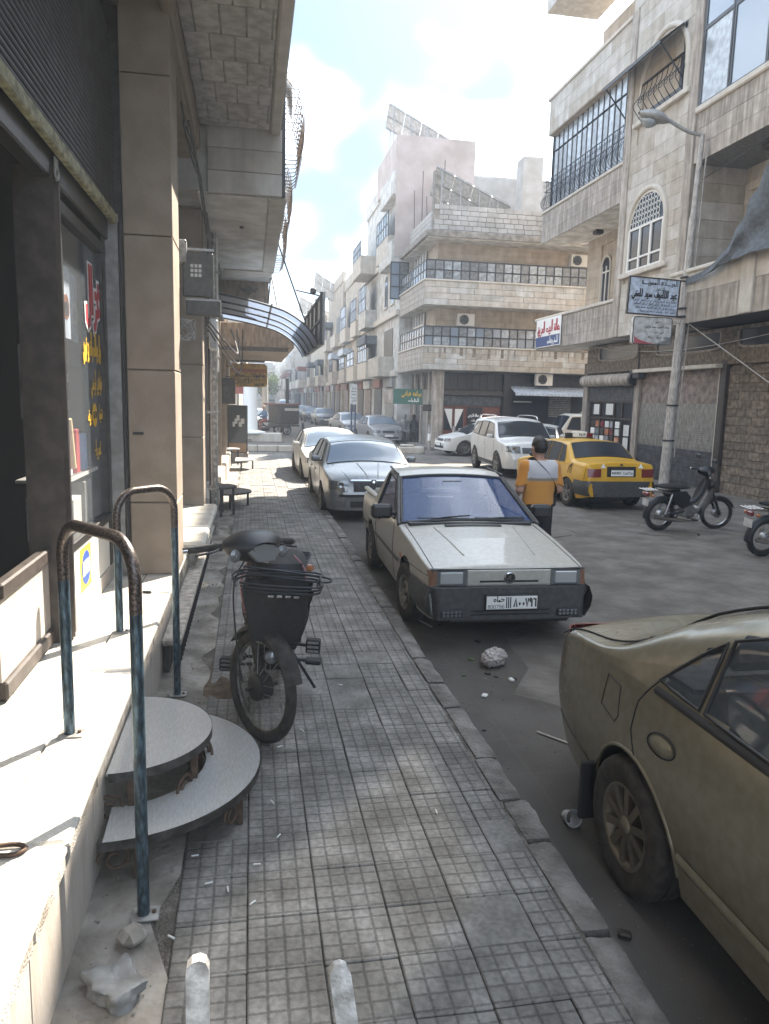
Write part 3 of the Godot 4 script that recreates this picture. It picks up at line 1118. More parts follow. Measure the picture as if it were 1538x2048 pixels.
func car_wheels(par: Node, s: Dictionary, kind: String, r: float, w: float, track: float, rim_m: Material, tyre_m: Material, steer := 0.0) -> void:
	var ms := wheel_meshes(r, w, kind)
	for zc in s.axles:
		for sx in [1.0, -1.0]:
			var n := part("wheel", par, Vector3(sx * track, s.wheel_y - s.arch * 0.0, zc), (0.0 if sx > 0 else PI) + (steer if zc > 0 else 0.0))
			n.position.y = r
			put_mesh("tyre", ms[0], tyre_m, n)
			put_mesh("rim", ms[1], rim_m, n)
			put_mesh("brake", ms[2], M.rim_dark, n)

func mirror(par: Node, pos: Vector3, sx: float, m: Material, big := 1.0) -> void:
	var mb := MB.new()
	mb.bev(pos + Vector3(-0.01 if sx > 0 else -0.19 * big, -0.06 * big, -0.05), pos + Vector3(0.19 * big if sx > 0 else 0.01, 0.07 * big, 0.07), 0.03)
	mb.tube([pos + Vector3(-sx * 0.08, -0.03, 0.0), pos + Vector3(sx * 0.02, -0.01, 0.0)], 0.025, 6)
	put("wing_mirror", mb, m, par)

func plate(par: Node, h: Shell, y: float, front: bool, w := 0.44, hh := 0.115, x := 0.0) -> Node3D:
	# a licence plate: white with a black border; its lettering is added by the caller
	var z := h.nose_z(x, y, front)
	var sg := 1.0 if front else -1.0
	var n := part("licence_plate", par, Vector3(x, y, z + sg * 0.03), 0.0 if front else PI)
	put("plate_base", bx(Vector3(-w / 2 - 0.012, -hh / 2 - 0.012, -0.03), Vector3(w / 2 + 0.012, hh / 2 + 0.012, 0.0), 0.004), M.ink, n)
	put("plate_face", bx(Vector3(-w / 2, -hh / 2, 0.0), Vector3(w / 2, hh / 2, 0.004)), M.ink_white, n)
	return n

func seats(par: Node, x: float, z: float, y: float, rows: Array, m: Material) -> void:
	for zz in rows:
		for sx in [1.0, -1.0]:
			var mb := MB.new()
			mb.bev(Vector3(sx * x - 0.24, y, zz - 0.1), Vector3(sx * x + 0.24, y + 0.16, zz + 0.42), 0.05)
			mb.at(Vector3(sx * x, y + 0.1, zz - 0.05), Basis(Vector3.RIGHT, -0.22))
			mb.bev(Vector3(-0.23, 0, -0.07), Vector3(0.23, 0.6, 0.07), 0.06)
			mb.bev(Vector3(-0.13, 0.62, -0.05), Vector3(0.13, 0.82, 0.05), 0.04)
			put("seat", mb, m, par)

func steering(par: Node, at: Vector3) -> void:
	var mb := MB.new()
	mb.at(at, Basis(Vector3.RIGHT, 1.0))
	var ringp := []
	for k in 20: ringp.append(Vector3(cos(TAU * k / 20) * 0.19, 0, sin(TAU * k / 20) * 0.19))
	mb.tube(ringp, 0.016, 6, true)
	mb.bev(Vector3(-0.18, -0.02, -0.03), Vector3(0.18, 0.02, 0.03), 0.01)
	mb.tube([Vector3.ZERO, Vector3(0, -0.35, 0)], 0.03, 6)
	put("steering_wheel", mb, M.black_plastic, par)

func poly2(s: String) -> PackedVector2Array:
	return PackedVector2Array(vv(s))

func p2(s: String) -> Array:
	return vv(s)

# ---------------------------------------------------------------- the vehicles
const SEDAN := {
	L = 4.4, crown = 0.07, lean = 0.42, shoulder = 0.06, fillet = 0.1, arch = 0.36, wheel_y = 0.3, sill_y = 0.2, pillar = 0.07, seal = 0.012,
}

func lamps_front(par: Node, h: Shell, x0: float, x1: float, y0: float, y1: float, m: Material, slant := 0.0) -> void:
	for sx in [1.0, -1.0]:
		var hl := nose_patch("headlight", par, h, minf(sx * x0, sx * x1), maxf(sx * x0, sx * x1), y0, y1, 0.008, m, true, slant if sx > 0 else -slant)
		var z := h.nose_z(sx * lerpf(x0, x1, 0.4), (y0 + y1) / 2, true)
		var b := MB.new()
		b.at(Vector3(sx * lerpf(x0, x1, 0.4), (y0 + y1) / 2, z - 0.002), Basis(Vector3.RIGHT, PI / 2))
		b.lathe([Vector2((y1 - y0) * 0.42, 0.0), Vector2((y1 - y0) * 0.42, 0.016), Vector2((y1 - y0) * 0.3, 0.018), Vector2(0, 0.006)], 16)
		put("reflector", b, M.chrome, hl)

func lamps_rear(par: Node, h: Shell, x0: float, x1: float, y0: float, y1: float, m: Material) -> void:
	for sx in [1.0, -1.0]:
		nose_patch("tail_light", par, h, minf(sx * x0, sx * x1), maxf(sx * x0, sx * x1), y0, y1, 0.01, m, false)

func handles(par: Node, h: Shell, zs: Array, y: float, m: Material, sides := [1.0, -1.0]) -> void:
	for sx in sides:
		for z in zs:
			var x := h.side_x(z, y)
			put("door_handle", bx(Vector3(sx * x - 0.02, y - 0.016, z - 0.085), Vector3(sx * x + 0.022, y + 0.016, z + 0.085), 0.01), m, par)

func generic_car(label: String, at: Vector3, turn: float, spec: Dictionary, pm: Material, o := {}) -> Node3D:
	var s := SEDAN.duplicate()
	s.merge(spec, true)
	var t := thing(o.get("called", "parked_car"), label, o.get("category", "car"), at, turn, o.get("group", ""))
	var h := car_body(t, s, pm, o.get("glass", M.win_dark), o.get("step", 0.07))
	car_wheels(t, s, o.get("wheel", "five"), o.get("r", 0.31), 0.19, h.wide(0) - 0.1, o.get("rim", M.rim), M.rubber_dusty)
	if o.get("front", true):
		lamps_front(t, h, o.get("hx0", 0.42), o.get("hx1", 0.76), o.get("hy0", 0.58), o.get("hy1", 0.71), M.lens_clear, o.get("hs", 0.0))
		nose_patch("grille", t, h, -o.get("gx", 0.3), o.get("gx", 0.3), o.get("gy0", 0.58), o.get("gy1", 0.68), 0.006, M.black_plastic)
		nose_patch("lower_grille", t, h, -0.5, 0.5, 0.3, 0.4, 0.006, M.black_plastic)
		nose_patch("bumper_strip", t, h, -0.78, 0.78, 0.47, 0.51, 0.012, o.get("strip", pm))
		plate(t, h, 0.45, true)
	if o.get("rear", false):
		lamps_rear(t, h, 0.45, 0.8, 0.68, 0.84, M.lens_red)
		plate(t, h, 0.6, false)
	for sx in [1.0, -1.0]:
		var z: float = s.ws[0] - 0.42
		mirror(t, Vector3(sx * (h.side_x(z, h.belt(z) + 0.05) + 0.03), h.belt(z) + 0.1, z), sx, o.get("mirror", pm), 0.8)
	seam(t, h, o.get("gaps", []), M.ink)
	handles(t, h, o.get("handles", []), 0.78, o.get("handle_m", pm))
	return t

func octavia() -> void:
	var s := {
		L = 4.5,
		top = p2("-225 60 -220 88 -205 102 -160 108 -125 112 -60 138 0 145 50 141 75 135 138 101 205 80 220 66 225 50"),
		belt = p2("-225 50 -215 82 -190 92 -100 95 130 92 200 74 225 44"),
		wide = p2("-225 66 -210 79 -180 86 0 88 150 86 200 79 216 70 225 56"),
		sill = p2("-225 34 -180 24 180 20 225 22"), axles = [1.32, -1.28], ws = [1.36, 0.72], rw = [-1.25, -0.62],
		windows = [poly2("104 99 64 130 12 135 12 98"), poly2("6 98 6 135 -52 132 -82 99"), poly2("-86 99 -60 130 -104 102")],
	}
	var pm := paint(0.25, 0.26, 0.27, 0.5, 0.3)
	var t := generic_car("silver saloon with a black grille parked behind the cream pickup", Vector3(2.12, 0, -14.98), 0.0, s, pm, {step = 0.045, glass = M.win_blue, called = "silver_saloon", category = "car",
		front = false, gaps = [p2("110 30 108 60 104 97"), p2("9 30 9 97"), p2("-92 97 -88 60 -100 40")], handles = [0.25, -0.62], group = "cars parked along the left kerb"})
	var h := shell_of(s)
	lamps_front(t, h, 0.46, 0.78, 0.58, 0.73, M.lens_clear, 0.03)
	nose_patch("grille", t, h, -0.36, 0.36, 0.55, 0.73, 0.012, M.black_plastic)
	for k in 14:
		var x := -0.33 + 0.66 * k / 13
		put("grille_bar", bx(Vector3(x - 0.006, 0.57, h.nose_z(x, 0.6, true) + 0.01), Vector3(x + 0.006, 0.71, h.nose_z(x, 0.6, true) + 0.022)), M.gray_plastic, t)
	nose_patch("grille_rim", t, h, -0.4, 0.4, 0.73, 0.755, 0.022, M.chrome)
	nose_patch("bumper_strip", t, h, -0.8, 0.8, 0.455, 0.5, 0.022, M.black_plastic)
	nose_patch("lower_grille", t, h, -0.42, 0.42, 0.27, 0.38, 0.008, M.black_plastic)
	for sx in [1.0, -1.0]:
		nose_patch("fog_light", t, h, minf(sx * 0.5, sx * 0.66), maxf(sx * 0.5, sx * 0.66), 0.28, 0.38, 0.008, M.lens_clear)
	top_line(t, h, p2("66 140 50 185 42 214"), M.ink, 0.005)
	top_line(t, h, p2("-66 140 -50 185 -42 214"), M.ink, 0.005)
	top_line(t, h, p2("20 145 8 214"), pm, 0.012, "bonnet_crease")
	top_line(t, h, p2("-20 145 -8 214"), pm, 0.012, "bonnet_crease")
	badge(t, Vector3(0, 0.715, h.nose_z(0, 0.715, true) + 0.026), 0.055, -0.25)
	put("dashboard_card", bx(Vector3(-0.12, 1.06, 1.02), Vector3(0.12, 1.1, 1.2), 0.01), M.paper, t)
	seats(t, 0.36, 0.1, 0.4, [0.0], M.gray_plastic)

func shell_of(spec: Dictionary) -> Shell:
	var s := SEDAN.duplicate()
	s.merge(spec, true)
	return shell(s)

func badge(par: Node, at: Vector3, r: float, tilt := 0.0) -> void:
	# a round black emblem with a silver ring and a winged arrow
	var n := part("emblem", par, at)
	n.rotation.x = tilt
	var d := MB.new()
	d.at(Vector3.ZERO, Basis(Vector3.RIGHT, PI / 2))
	d.lathe([Vector2(r, 0), Vector2(r, 0.01), Vector2(r * 0.86, 0.014), Vector2(r * 0.86, 0.008), Vector2(0, 0.008)], 24)
	put("emblem_ring", d, M.chrome, n)
	var b := MB.new()
	b.prism(PackedVector2Array(arc2(Vector2.ZERO, r * 0.84, 0, 345, 23)), 0.008, 0.0095)
	put("emblem_field", b, M.ink, n)
	var a := MB.new()
	var q := []
	for v in vv("-55 -45 -5 -30 20 -50 30 -20 55 -5 20 5 50 20 18 22 42 42 8 38 22 62 -12 42 -30 10"): q.append(v * r)
	a.prism(PackedVector2Array(q), 0.0095, 0.0115)
	put("emblem_mark", a, M.chrome, n)

func white_saloon() -> void:
	var s := {
		L = 4.3, soft = true,
		top = p2("-215 60 -210 88 -195 98 -150 101 -120 105 -60 134 0 139 40 136 62 131 122 96 195 78 210 66 215 52"),
		belt = p2("-215 50 -205 80 -180 88 -90 90 120 87 195 71 215 46"),
		wide = p2("-215 66 -200 78 -170 82 0 84 150 82 198 76 210 68 215 60"),
		sill = p2("-215 34 -170 24 170 20 215 24"), axles = [1.25, -1.25], ws = [1.2, 0.6], rw = [-1.2, -0.62],
		windows = [poly2("92 94 54 126 2 129 2 93"), poly2("-4 93 -4 129 -60 126 -96 95")],
	}
	generic_car("white saloon with a sunlit roof parked behind the silver saloon", Vector3(2.02, 0, -20.2), 0.02, s, paint(0.66, 0.66, 0.63), {called = "white_saloon", glass = M.win_blue, wheel = "steel",
		gaps = [p2("96 30 96 90"), p2("0 30 0 92"), p2("-95 92 -90 60 -98 40")], handles = [0.2, -0.75], strip = M.gray_plastic, group = "cars parked along the left kerb"})

func santa() -> void:
	var s := {
		L = 4.6, crown = 0.06, lean = 0.26, arch = 0.41, wheel_y = 0.36, sill_y = 0.27,
		top = p2("-230 72 -226 110 -218 150 -190 166 -120 172 0 172 40 168 66 161 128 118 205 102 222 84 230 62"),
		belt = p2("-230 60 -222 100 -150 112 0 109 130 104 205 94 230 54"),
		wide = p2("-230 74 -215 84 -180 90 0 92 150 90 205 84 222 74 230 62"),
		sill = p2("-230 40 -180 30 180 28 230 30"), axles = [1.38, -1.32], ws = [1.26, 0.64], rw = [-2.22, -2.08],
		windows = [poly2("98 112 58 152 4 158 4 112"), poly2("-3 112 -3 158 -80 158 -86 113"), poly2("-93 114 -88 156 -150 154 -186 124 -160 116")],
	}
	var pm := paint(0.64, 0.645, 0.65, 0.1)
	var t := generic_car("white off-road estate with silver roof rails facing the camera in front of the yellow taxi", Vector3(8.1, 0, -22.3), -0.06, s, pm, {called = "white_estate", step = 0.06, r = 0.37, hx0 = 0.42, hx1 = 0.86, hy0 = 0.78, hy1 = 0.94, hs = 0.04, gx = 0.36, gy0 = 0.74, gy1 = 0.9,
		gaps = [p2("104 40 106 80 108 110"), p2("0 36 0 112"), p2("-90 112 -82 80 -98 60")], handles = [0.12, -0.74], glass = M.win_dark})
	var h := shell_of(s)
	for sx in [1.0, -1.0]:
		var mb := MB.new()
		mb.tube(smooth3([Vector3(sx * 0.62, 1.66, -1.75), Vector3(sx * 0.64, 1.76, -1.5), Vector3(sx * 0.66, 1.78, -0.5), Vector3(sx * 0.64, 1.76, 0.25), Vector3(sx * 0.62, 1.66, 0.45)], 4), 0.02, 6)
		put("roof_rail", mb, M.chrome, t)
	flank_strip("sill_trim", t, h, -0.9, 0.95, 0.3, 0.42, 0.012, M.gray_plastic)
	for k in 3: nose_patch("grille_bar", t, h, -0.34, 0.34, 0.76 + k * 0.05, 0.775 + k * 0.05, 0.016, M.chrome)

func sport_hatch() -> void:
	var s := {
		L = 4.1, top = p2("-205 66 -200 96 -185 112 -150 120 -90 136 -20 140 25 134 50 126 118 92 180 78 198 66 205 50"),
		belt = p2("-205 58 -195 88 -120 98 0 93 118 85 180 70 205 44"), wide = p2("-205 66 -190 78 -150 85 0 87 140 85 185 78 200 68 205 56"),
		sill = p2("-205 32 -150 22 170 20 205 22"), axles = [1.25, -1.2], ws = [1.16, 0.52], rw = [-1.85, -1.1], arch = 0.35,
		windows = [poly2("88 96 48 124 0 130 0 97"), poly2("-6 97 -6 130 -80 128 -130 106")],
	}
	generic_car("white hatchback with black wheels seen from the side in front of the red shop door", Vector3(9.55, 0, -29.6), -PI / 2 + 0.12, s, paint(0.68, 0.68, 0.67), {called = "white_hatchback", rim = M.rim, wheel = "ten", r = 0.33, handles = [0.1], gaps = [p2("96 30 98 92"), p2("-10 30 -10 97")]})

func taxi() -> void:
	var s := {
		L = 3.95, soft = false, crown = 0.05, lean = 0.34, fillet = 0.07, arch = 0.34, wheel_y = 0.29,
		top = p2("-197 62 -195 96 -188 101 -130 104 -122 106 -78 137 -60 140 30 141 50 137 100 99 180 84 192 76 197 55"),
		belt = p2("-197 52 -190 90 -120 91 100 88 185 76 197 48"), wide = p2("-197 72 -188 78 -150 81 0 82 140 80 188 74 197 66"),
		sill = p2("-197 30 -150 22 170 22 197 26"), axles = [1.2, -1.12], ws = [0.98, 0.5], rw = [-1.2, -0.79],
		windows = [poly2("74 93 44 130 2 133 2 92"), poly2("-4 92 -4 133 -52 131 -60 93"), poly2("-66 93 -58 130 -74 127 -94 95")],
	}
	var pm := paint(0.62, 0.36, 0.035, 0.0, 0.35)
	var t := generic_car("yellow taxi saloon with a lit-box roof sign and dark grey bumper", Vector3(7.42, 0, -16.0), PI + 0.03, s, pm, {called = "yellow_taxi", step = 0.06, category = "taxi", front = true, wheel = "five", r = 0.3, mirror = M.black_plastic,
		gaps = [p2("78 30 80 90"), p2("-1 30 -1 92"), p2("-70 92 -64 60 -80 44"), p2("-180 40 -190 90")], handles = [0.08, -0.52], handle_m = M.black_plastic, strip = M.black_plastic})
	var h := shell_of(s)
	lamps_rear(t, h, 0.46, 0.74, 0.70, 0.87, M.lens_red)
	nose_patch("rear_bumper", t, h, -0.77, 0.77, 0.3, 0.62, 0.05, M.gray_plastic, false)
	flank_strip("bumper_end", t, h, -2.02, -1.47, 0.31, 0.615, 0.045, M.gray_plastic)
	flank_strip("side_moulding", t, h, -0.72, 0.8, 0.5, 0.56, 0.012, M.gray_plastic)
	nose_patch("plate_recess", t, h, -0.32, 0.32, 0.71, 0.92, 0.005, M.black_plastic, false)
	var pl := plate(t, h, 0.79, false, 0.5, 0.12)
	write_latin(pl, "888881", Vector3(-0.13, 0.0, 0.005), Vector3.RIGHT, Vector3.UP, 0.05, M.ink, true, "plate_lettering", 0.2)
	write_ar(pl, "١١٥١٢١٥", Vector3(0.23, -0.03, 0.0045), Vector3.RIGHT, Vector3.UP, 0.065, M.ink, 0.12, 0.23, "plate_lettering")
	# roof sign
	var r := part("roof_sign", t, Vector3(0, 1.39, 0.05))
	put("sign_base", bx(Vector3(-0.34, 0, -0.07), Vector3(0.34, 0.03, 0.07), 0.01), M.black_plastic, r)
	put("sign_box", bx(Vector3(-0.17, 0.03, -0.06), Vector3(0.17, 0.16, 0.06), 0.012), M.ink_white, r)
	put("sign_end", bx(Vector3(0.175, 0.03, -0.055), Vector3(0.33, 0.13, 0.055), 0.012), M.black_plastic, r)
	put("sign_end", bx(Vector3(-0.33, 0.03, -0.055), Vector3(-0.175, 0.13, 0.055), 0.012), M.lens_red, r)
	write_ar(r, "٢٥١٩", Vector3(-0.13, 0.06, -0.0625), Vector3.LEFT, Vector3.UP, 0.07, M.ink, 0.14, 0.25, "sign_number")
	# stickers
	for sx in [1.0, -1.0]:
		var mb := MB.new()
		mb.prism(PackedVector2Array(vv("-6 0 6 0 0 10")), 0, 0.003)
		var st := put("warning_triangle", mb, M.ink_white, t)
		st.transform = frame(Vector3(sx * 0.42, 0.89, h.nose_z(0.42, 0.93, false) - 0.012), Vector3.LEFT, Vector3.UP)
	for k in 3:
		var mb := MB.new()
		mb.tube(smooth3([Vector3(h.side_x(-1.3, 0.8) + 0.002, 0.72, -1.15 - k * 0.07), Vector3(h.side_x(-1.3, 0.86) + 0.002, 0.86, -1.2 - k * 0.06), Vector3(h.side_x(-1.3, 0.9) + 0.003, 0.93, -1.36 + k * 0.03)], 4), 0.01, 4)
		put("side_decal", mb, M.frame_brown, t)
	for sx in [1.0]:
		nose_patch("boot_lock", t, h, -0.025, 0.025, 0.94, 0.975, 0.01, M.ink, false)
	seats(t, 0.36, 0.0, 0.35, [-0.1], M.black_plastic)

func gold_saloon() -> void:
	var s := {
		L = 4.4, carve = true, crown = 0.07, lean = 0.4, fillet = 0.2, shoulder = 0.1, arch = 0.355, wheel_y = 0.3, sill_y = 0.22, seal = 0.008, tuck = 0.1, tumble = 0.05, crease = 0.0,
		top = p2("-220 60 -216 84 -206 96 -190 102 -156 106 -138 111 -100 134 -60 147 -10 152 30 151 62 145 140 101 200 83 214 70 220 55"),
		belt = p2("-220 44 -214 72 -200 86 -170 93 -100 97 0 97 140 90 200 74 220 46"),
		wide = p2("-220 64 -212 74 -196 80.5 -165 84.5 -100 86.5 0 87 140 84 195 75 212 64 220 52"),
		sill = p2("-220 34 -200 27 -160 22 170 20 220 24"), axles = [1.48, -1.1], ws = [1.38, 0.66], rw = [-1.42, -0.66],
		windows = [poly2("104 101 72 131 40 140 3 142 3 101"), poly2("-4 101 -4 142 -30 140 -52 135.5 -66 130 -66 102"), poly2("-69.5 102 -69.5 128 -80 120 -98 103")],
	}
	var pm := paint(0.26, 0.24, 0.18, 0.35, 0.27)
	var t := thing("gold_saloon", "dusty olive gold saloon parked nearest the camera with its rear wheel by the kerb", "car", Vector3(2.47, 0, -1.7), 0.0, "cars parked along the left kerb")
	var h := car_body(t, merge(s), pm, glass_mt(0.12, 0.14, 0.16, 0.35), 0.02)
	car_wheels(t, merge(s), "ten", 0.305, 0.195, 0.765, mt(0.24, 0.215, 0.17, 0.4, {metal = 0.75, tex = noise_tex("dust", 0.94, 1.0, 0.02, 5), scale = 3.0, world = false}), M.rubber_dusty)
	lamps_rear(t, h, 0.42, 0.74, 0.72, 0.92, M.lens_red)
	lamps_front(t, h, 0.4, 0.72, 0.58, 0.72, M.lens_clear)
	plate(t, h, 0.62, false)
	seam(t, h, [p2("-98 103 -108 90 -110 76 -104 62 -88 50 -78 36 -74 24"), p2("0 24 0 100"), p2("106 24 110 60 106 99"), p2("-134 30 -160 40 -200 46")], M.ink)
	# the fuel flap and the oval door handles
	for sx in [1.0, -1.0]:
		for z in [-0.86, 0.14]:
			var line := []
			for k in 18:
				var a := TAU * k / 18
				var q := Vector2(z + 0.1 * cos(a), 0.80 + 0.047 * sin(a) + 0.012 * cos(a))
				line.append(Vector3(sx * (h.side_x(q.x, q.y) + 0.002), q.y, q.x))
			var hn := part("door_handle", t)
			var mb := MB.new()
			mb.tube(line, 0.004, 4, true)
			put("handle_rim", mb, M.ink, hn)
			var g := MB.new()
			g.grid(8, 5, func(u: float, v: float):
				var zz: float = z + 0.085 * (2.0 * u - 1.0)
				var yy: float = 0.80 + 0.036 * (2.0 * v - 1.0) * sqrt(maxf(0.05, 1.0 - pow(2.0 * u - 1.0, 2.0))) + 0.012 * (2.0 * u - 1.0)
				return Vector3(sx * (h.side_x(zz, yy) + 0.004 + 0.014 * sin(PI * u) * sin(PI * v)), yy, zz), sx > 0)
			put("handle_grip", g, pm, hn)
	seam(t, h, [p2("-137 91 -124 90 -122 77 -125 73"), p2("-137 91 -139 76 -125 73")], M.ink, [-1.0], 0.003)
	top_line(t, h, p2("74 -206 73 -192 71 -160 67 -140 50 -146 0 -148 -50 -146 -67 -140 -71 -160 -73 -192 -74 -206"), M.ink, 0.006)
	flank_strip("side_moulding", t, h, -0.72, 1.05, 0.365, 0.425, 0.016, pm)
	for sx in [1.0, -1.0]:
		var lip := MB.new()
		var line := []
		for k in 25:
			var a := PI * k / 24
			var q := Vector2(-1.1 + 0.357 * cos(a), 0.3 + 0.357 * sin(a))
			line.append(Vector3(sx * (h.side_x(q.x, q.y) - 0.002), q.y, q.x))
		lip.tube(line, 0.011, 5)
		put("arch_lip", lip, pm, t)
		put("mud_flap", bx(Vector3(sx * 0.78 - 0.1, 0.12, -1.49), Vector3(sx * 0.78 + 0.09, 0.42, -1.46), 0.008), M.black_plastic, t)
		mirror(t, Vector3(sx * 0.86, 1.02, 0.92), sx, pm)
	nose_patch("rear_bumper_line", t, h, -0.72, 0.72, 0.55, 0.57, 0.008, M.black_plastic, false)
	# belt rubber under the glass
	flank_strip("belt_rubber", t, h, -0.98, 1.1, 0.975, 1.008, 0.012, M.black_plastic)
	# inside
	seats(t, 0.36, 0.1, 0.34, [0.15, -0.82], M.gray_plastic)
	steering(t, Vector3(0.36, 0.9, 0.62))
	put("dashboard", bx(Vector3(-0.72, 0.6, 0.75), Vector3(0.72, 0.98, 1.3), 0.08), M.black_plastic, t)
	put("cabin_floor", bx(Vector3(-0.74, 0.24, -1.0), Vector3(0.74, 0.3, 0.9)), M.black_plastic, t)
	put("parcel_shelf", bx(Vector3(-0.66, 0.97, -1.35), Vector3(0.66, 0.99, -0.95)), M.gray_plastic, t)
	var sb := MB.new()
	for k in 14:
		sb.tube([Vector3(-0.5, 1.16 + k * 0.012, -1.1 + k * 0.022), Vector3(0.5, 1.16 + k * 0.012, -1.1 + k * 0.022)], 0.0018, 4)
	put("heater_lines", sb, M.frame_brown, t)

func merge(spec: Dictionary) -> Dictionary:
	var s := SEDAN.duplicate()
	s.merge(spec, true)
	return s

func pickup() -> void:
	var s := {
		L = 4.1, soft = false, carve = true, crown = 0.035, lean = 0.36, fillet = 0.035, shoulder = 0.045, inset = 0.012, arch = 0.345, wheel_y = 0.3, sill_y = 0.22, seal = 0.02, tuck = 0.06, tumble = 0.03, crease = 0.006, hole = [-1.98, -1.02], pillar = 0.02,
		top = p2("-205 92 -102 95 -98 97 -76 133 -70 136.5 -30 137 -13 132 72 91 76 90 130 84 185 76 202 73.5 205 70"),
		belt = p2("-205 84 -100 87 72 84 190 69 205 64"),
		wide = p2("-205 76 -195 77.5 -100 78.5 60 78.5 150 77 195 74.5 203 73 205 72"),
		sill = p2("-205 34 -170 26 160 23 205 26"), axles = [1.2, -1.13], ws = [0.7, -0.11], rw = [-0.96, -0.78],
		windows = [poly2("50 90 -10 124 -60 129 -60 89"), poly2("52 90 44 90 -6 121 0 121")],
	}
	s.windows = [poly2("46 90 -9 124.5 -58 129.5 -66 89")]
	var pm := paint(0.44, 0.43, 0.395, 0.0, 0.38)
	var t := thing("pickup_truck", "cream white pickup truck with black bumper facing the camera at the left kerb", "pickup truck", Vector3(2.27, 0, -8.13), -0.015, "cars parked along the left kerb")
	var h := car_body(t, merge(s), pm, glass_mt(0.04, 0.1, 0.29, 0.46, 0.02), 0.022)
	car_wheels(t, merge(s), "steel", 0.29, 0.185, 0.70, M.rim, M.rubber_dusty, 0.1)
	# load bed
	var bed := MB.new()
	bed.box(Vector3(-0.66, 0.5, -1.98), Vector3(0.66, 0.53, -1.0))
	bed.box(Vector3(-0.69, 0.5, -1.98), Vector3(-0.66, 0.9, -1.0))
	bed.box(Vector3(0.66, 0.5, -1.98), Vector3(0.69, 0.9, -1.0))
	bed.box(Vector3(-0.69, 0.5, -2.02), Vector3(0.69, 0.9, -1.98))
	bed.box(Vector3(-0.69, 0.5, -1.04), Vector3(0.69, 0.94, -1.0))
	put("load_bed", bed, pm, t)
	for sx in [1.0, -1.0]:
		put("bed_rail", bx(Vector3(sx * 0.71 - 0.035, 0.915, -2.04), Vector3(sx * 0.71 + 0.035, 0.955, -1.0), 0.012), pm, t)
		put("mud_flap", bx(Vector3(sx * 0.68 - 0.1, 0.13, -1.54), Vector3(sx * 0.68 + 0.1, 0.46, -1.52), 0.006), M.black_plastic, t)
		put("tail_light", bx(Vector3(sx * 0.66 - 0.08, 0.55, -2.07), Vector3(sx * 0.66 + 0.08, 0.8, -2.04), 0.01), M.lens_red, t)
	put("tailgate", bx(Vector3(-0.58, 0.5, -2.075), Vector3(0.58, 0.93, -2.045), 0.01), pm, t)
	# black bumper, wrapping round the corners
	nose_patch("front_bumper", t, h, -0.74, 0.74, 0.27, 0.555, 0.075, M.gray_plastic, true, 0.0, 24, 6)
	flank_strip("bumper_end", t, h, 1.52, 2.125, 0.28, 0.556, 0.05, M.gray_plastic)
	put("bumper_lip", bx(Vector3(-0.56, 0.235, 2.02), Vector3(0.56, 0.29, 2.12), 0.02), M.black_plastic, t)
	for y in [0.31, 0.345]: put("bumper_slot", bx(Vector3(-0.36, y, 2.118), Vector3(0.36, y + 0.014, 2.13)), M.ink, t)
	for sx in [1.0, -1.0]:
		var lb := part("light_bar", t, Vector3(sx * 0.53, 0.33, 2.12))
		put("lamp_housing", bx(Vector3(-0.1, -0.035, 0.0), Vector3(0.1, 0.035, 0.022), 0.005), M.black_plastic, lb)
		for r in 2:
			for k in 5:
				put("led", bx(Vector3(-0.085 + k * 0.036, -0.028 + r * 0.03, 0.022), Vector3(-0.062 + k * 0.036, -0.006 + r * 0.03, 0.027), 0.003), M.lens_clear, lb)
	# lamps and front panel
	for sx in [1.0, -1.0]:
		var hl := nose_patch("headlight", t, h, minf(sx * 0.385, sx * 0.66), maxf(sx * 0.385, sx * 0.66), 0.56, 0.695, 0.01, M.lens_clear)
		var rf := MB.new()
		rf.bev(Vector3(minf(sx * 0.42, sx * 0.63), 0.572, 2.045), Vector3(maxf(sx * 0.42, sx * 0.63), 0.685, 2.068), 0.012)
		put("lens", rf, M.lens_pale, hl)
		put("surround", bx(Vector3(minf(sx * 0.385, sx * 0.64), 0.558, 2.03), Vector3(maxf(sx * 0.385, sx * 0.64), 0.566, 2.068), 0.003), M.black_plastic, hl)
		nose_patch("indicator", t, h, minf(sx * 0.66, sx * 0.722), maxf(sx * 0.66, sx * 0.722), 0.562, 0.69, 0.012, mt(0.2, 0.1, 0.06, 0.3, {coat = 0.6}))
	put("front_panel", bx(Vector3(-0.385, 0.56, 2.04), Vector3(0.385, 0.7, 2.062), 0.008), pm, t)
	put("grille_slot", bx(Vector3(-0.27, 0.588, 2.06), Vector3(0.27, 0.606, 2.066), 0.003), M.ink, t)
	badge(t, Vector3(0, 0.628, 2.063), 0.052)
	put("bonnet_edge", bx(Vector3(-0.71, 0.699, 2.0), Vector3(0.71, 0.707, 2.052), 0.003), M.ink, t)
	# bonnet vent, ridges, gaps, wipers
	var v := MB.new()
	v.at(Vector3(0, h.top(0.86) + 0.002, 0.86), Basis(Vector3.RIGHT, 0.1))
	v.bev(Vector3(-0.3, -0.01, -0.03), Vector3(0.3, 0.006, 0.03), 0.004)
	put("bonnet_vent", v, M.ink, t)
	for sx in [1.0, -1.0]:
		top_line(t, h, p2("%d 90 %d 175" % [sx * 42, sx * 34]), pm, 0.009, "bonnet_ridge")
		top_line(t, h, p2("%d 74 %d 201" % [sx * 69, sx * 68]), M.ink, 0.004)
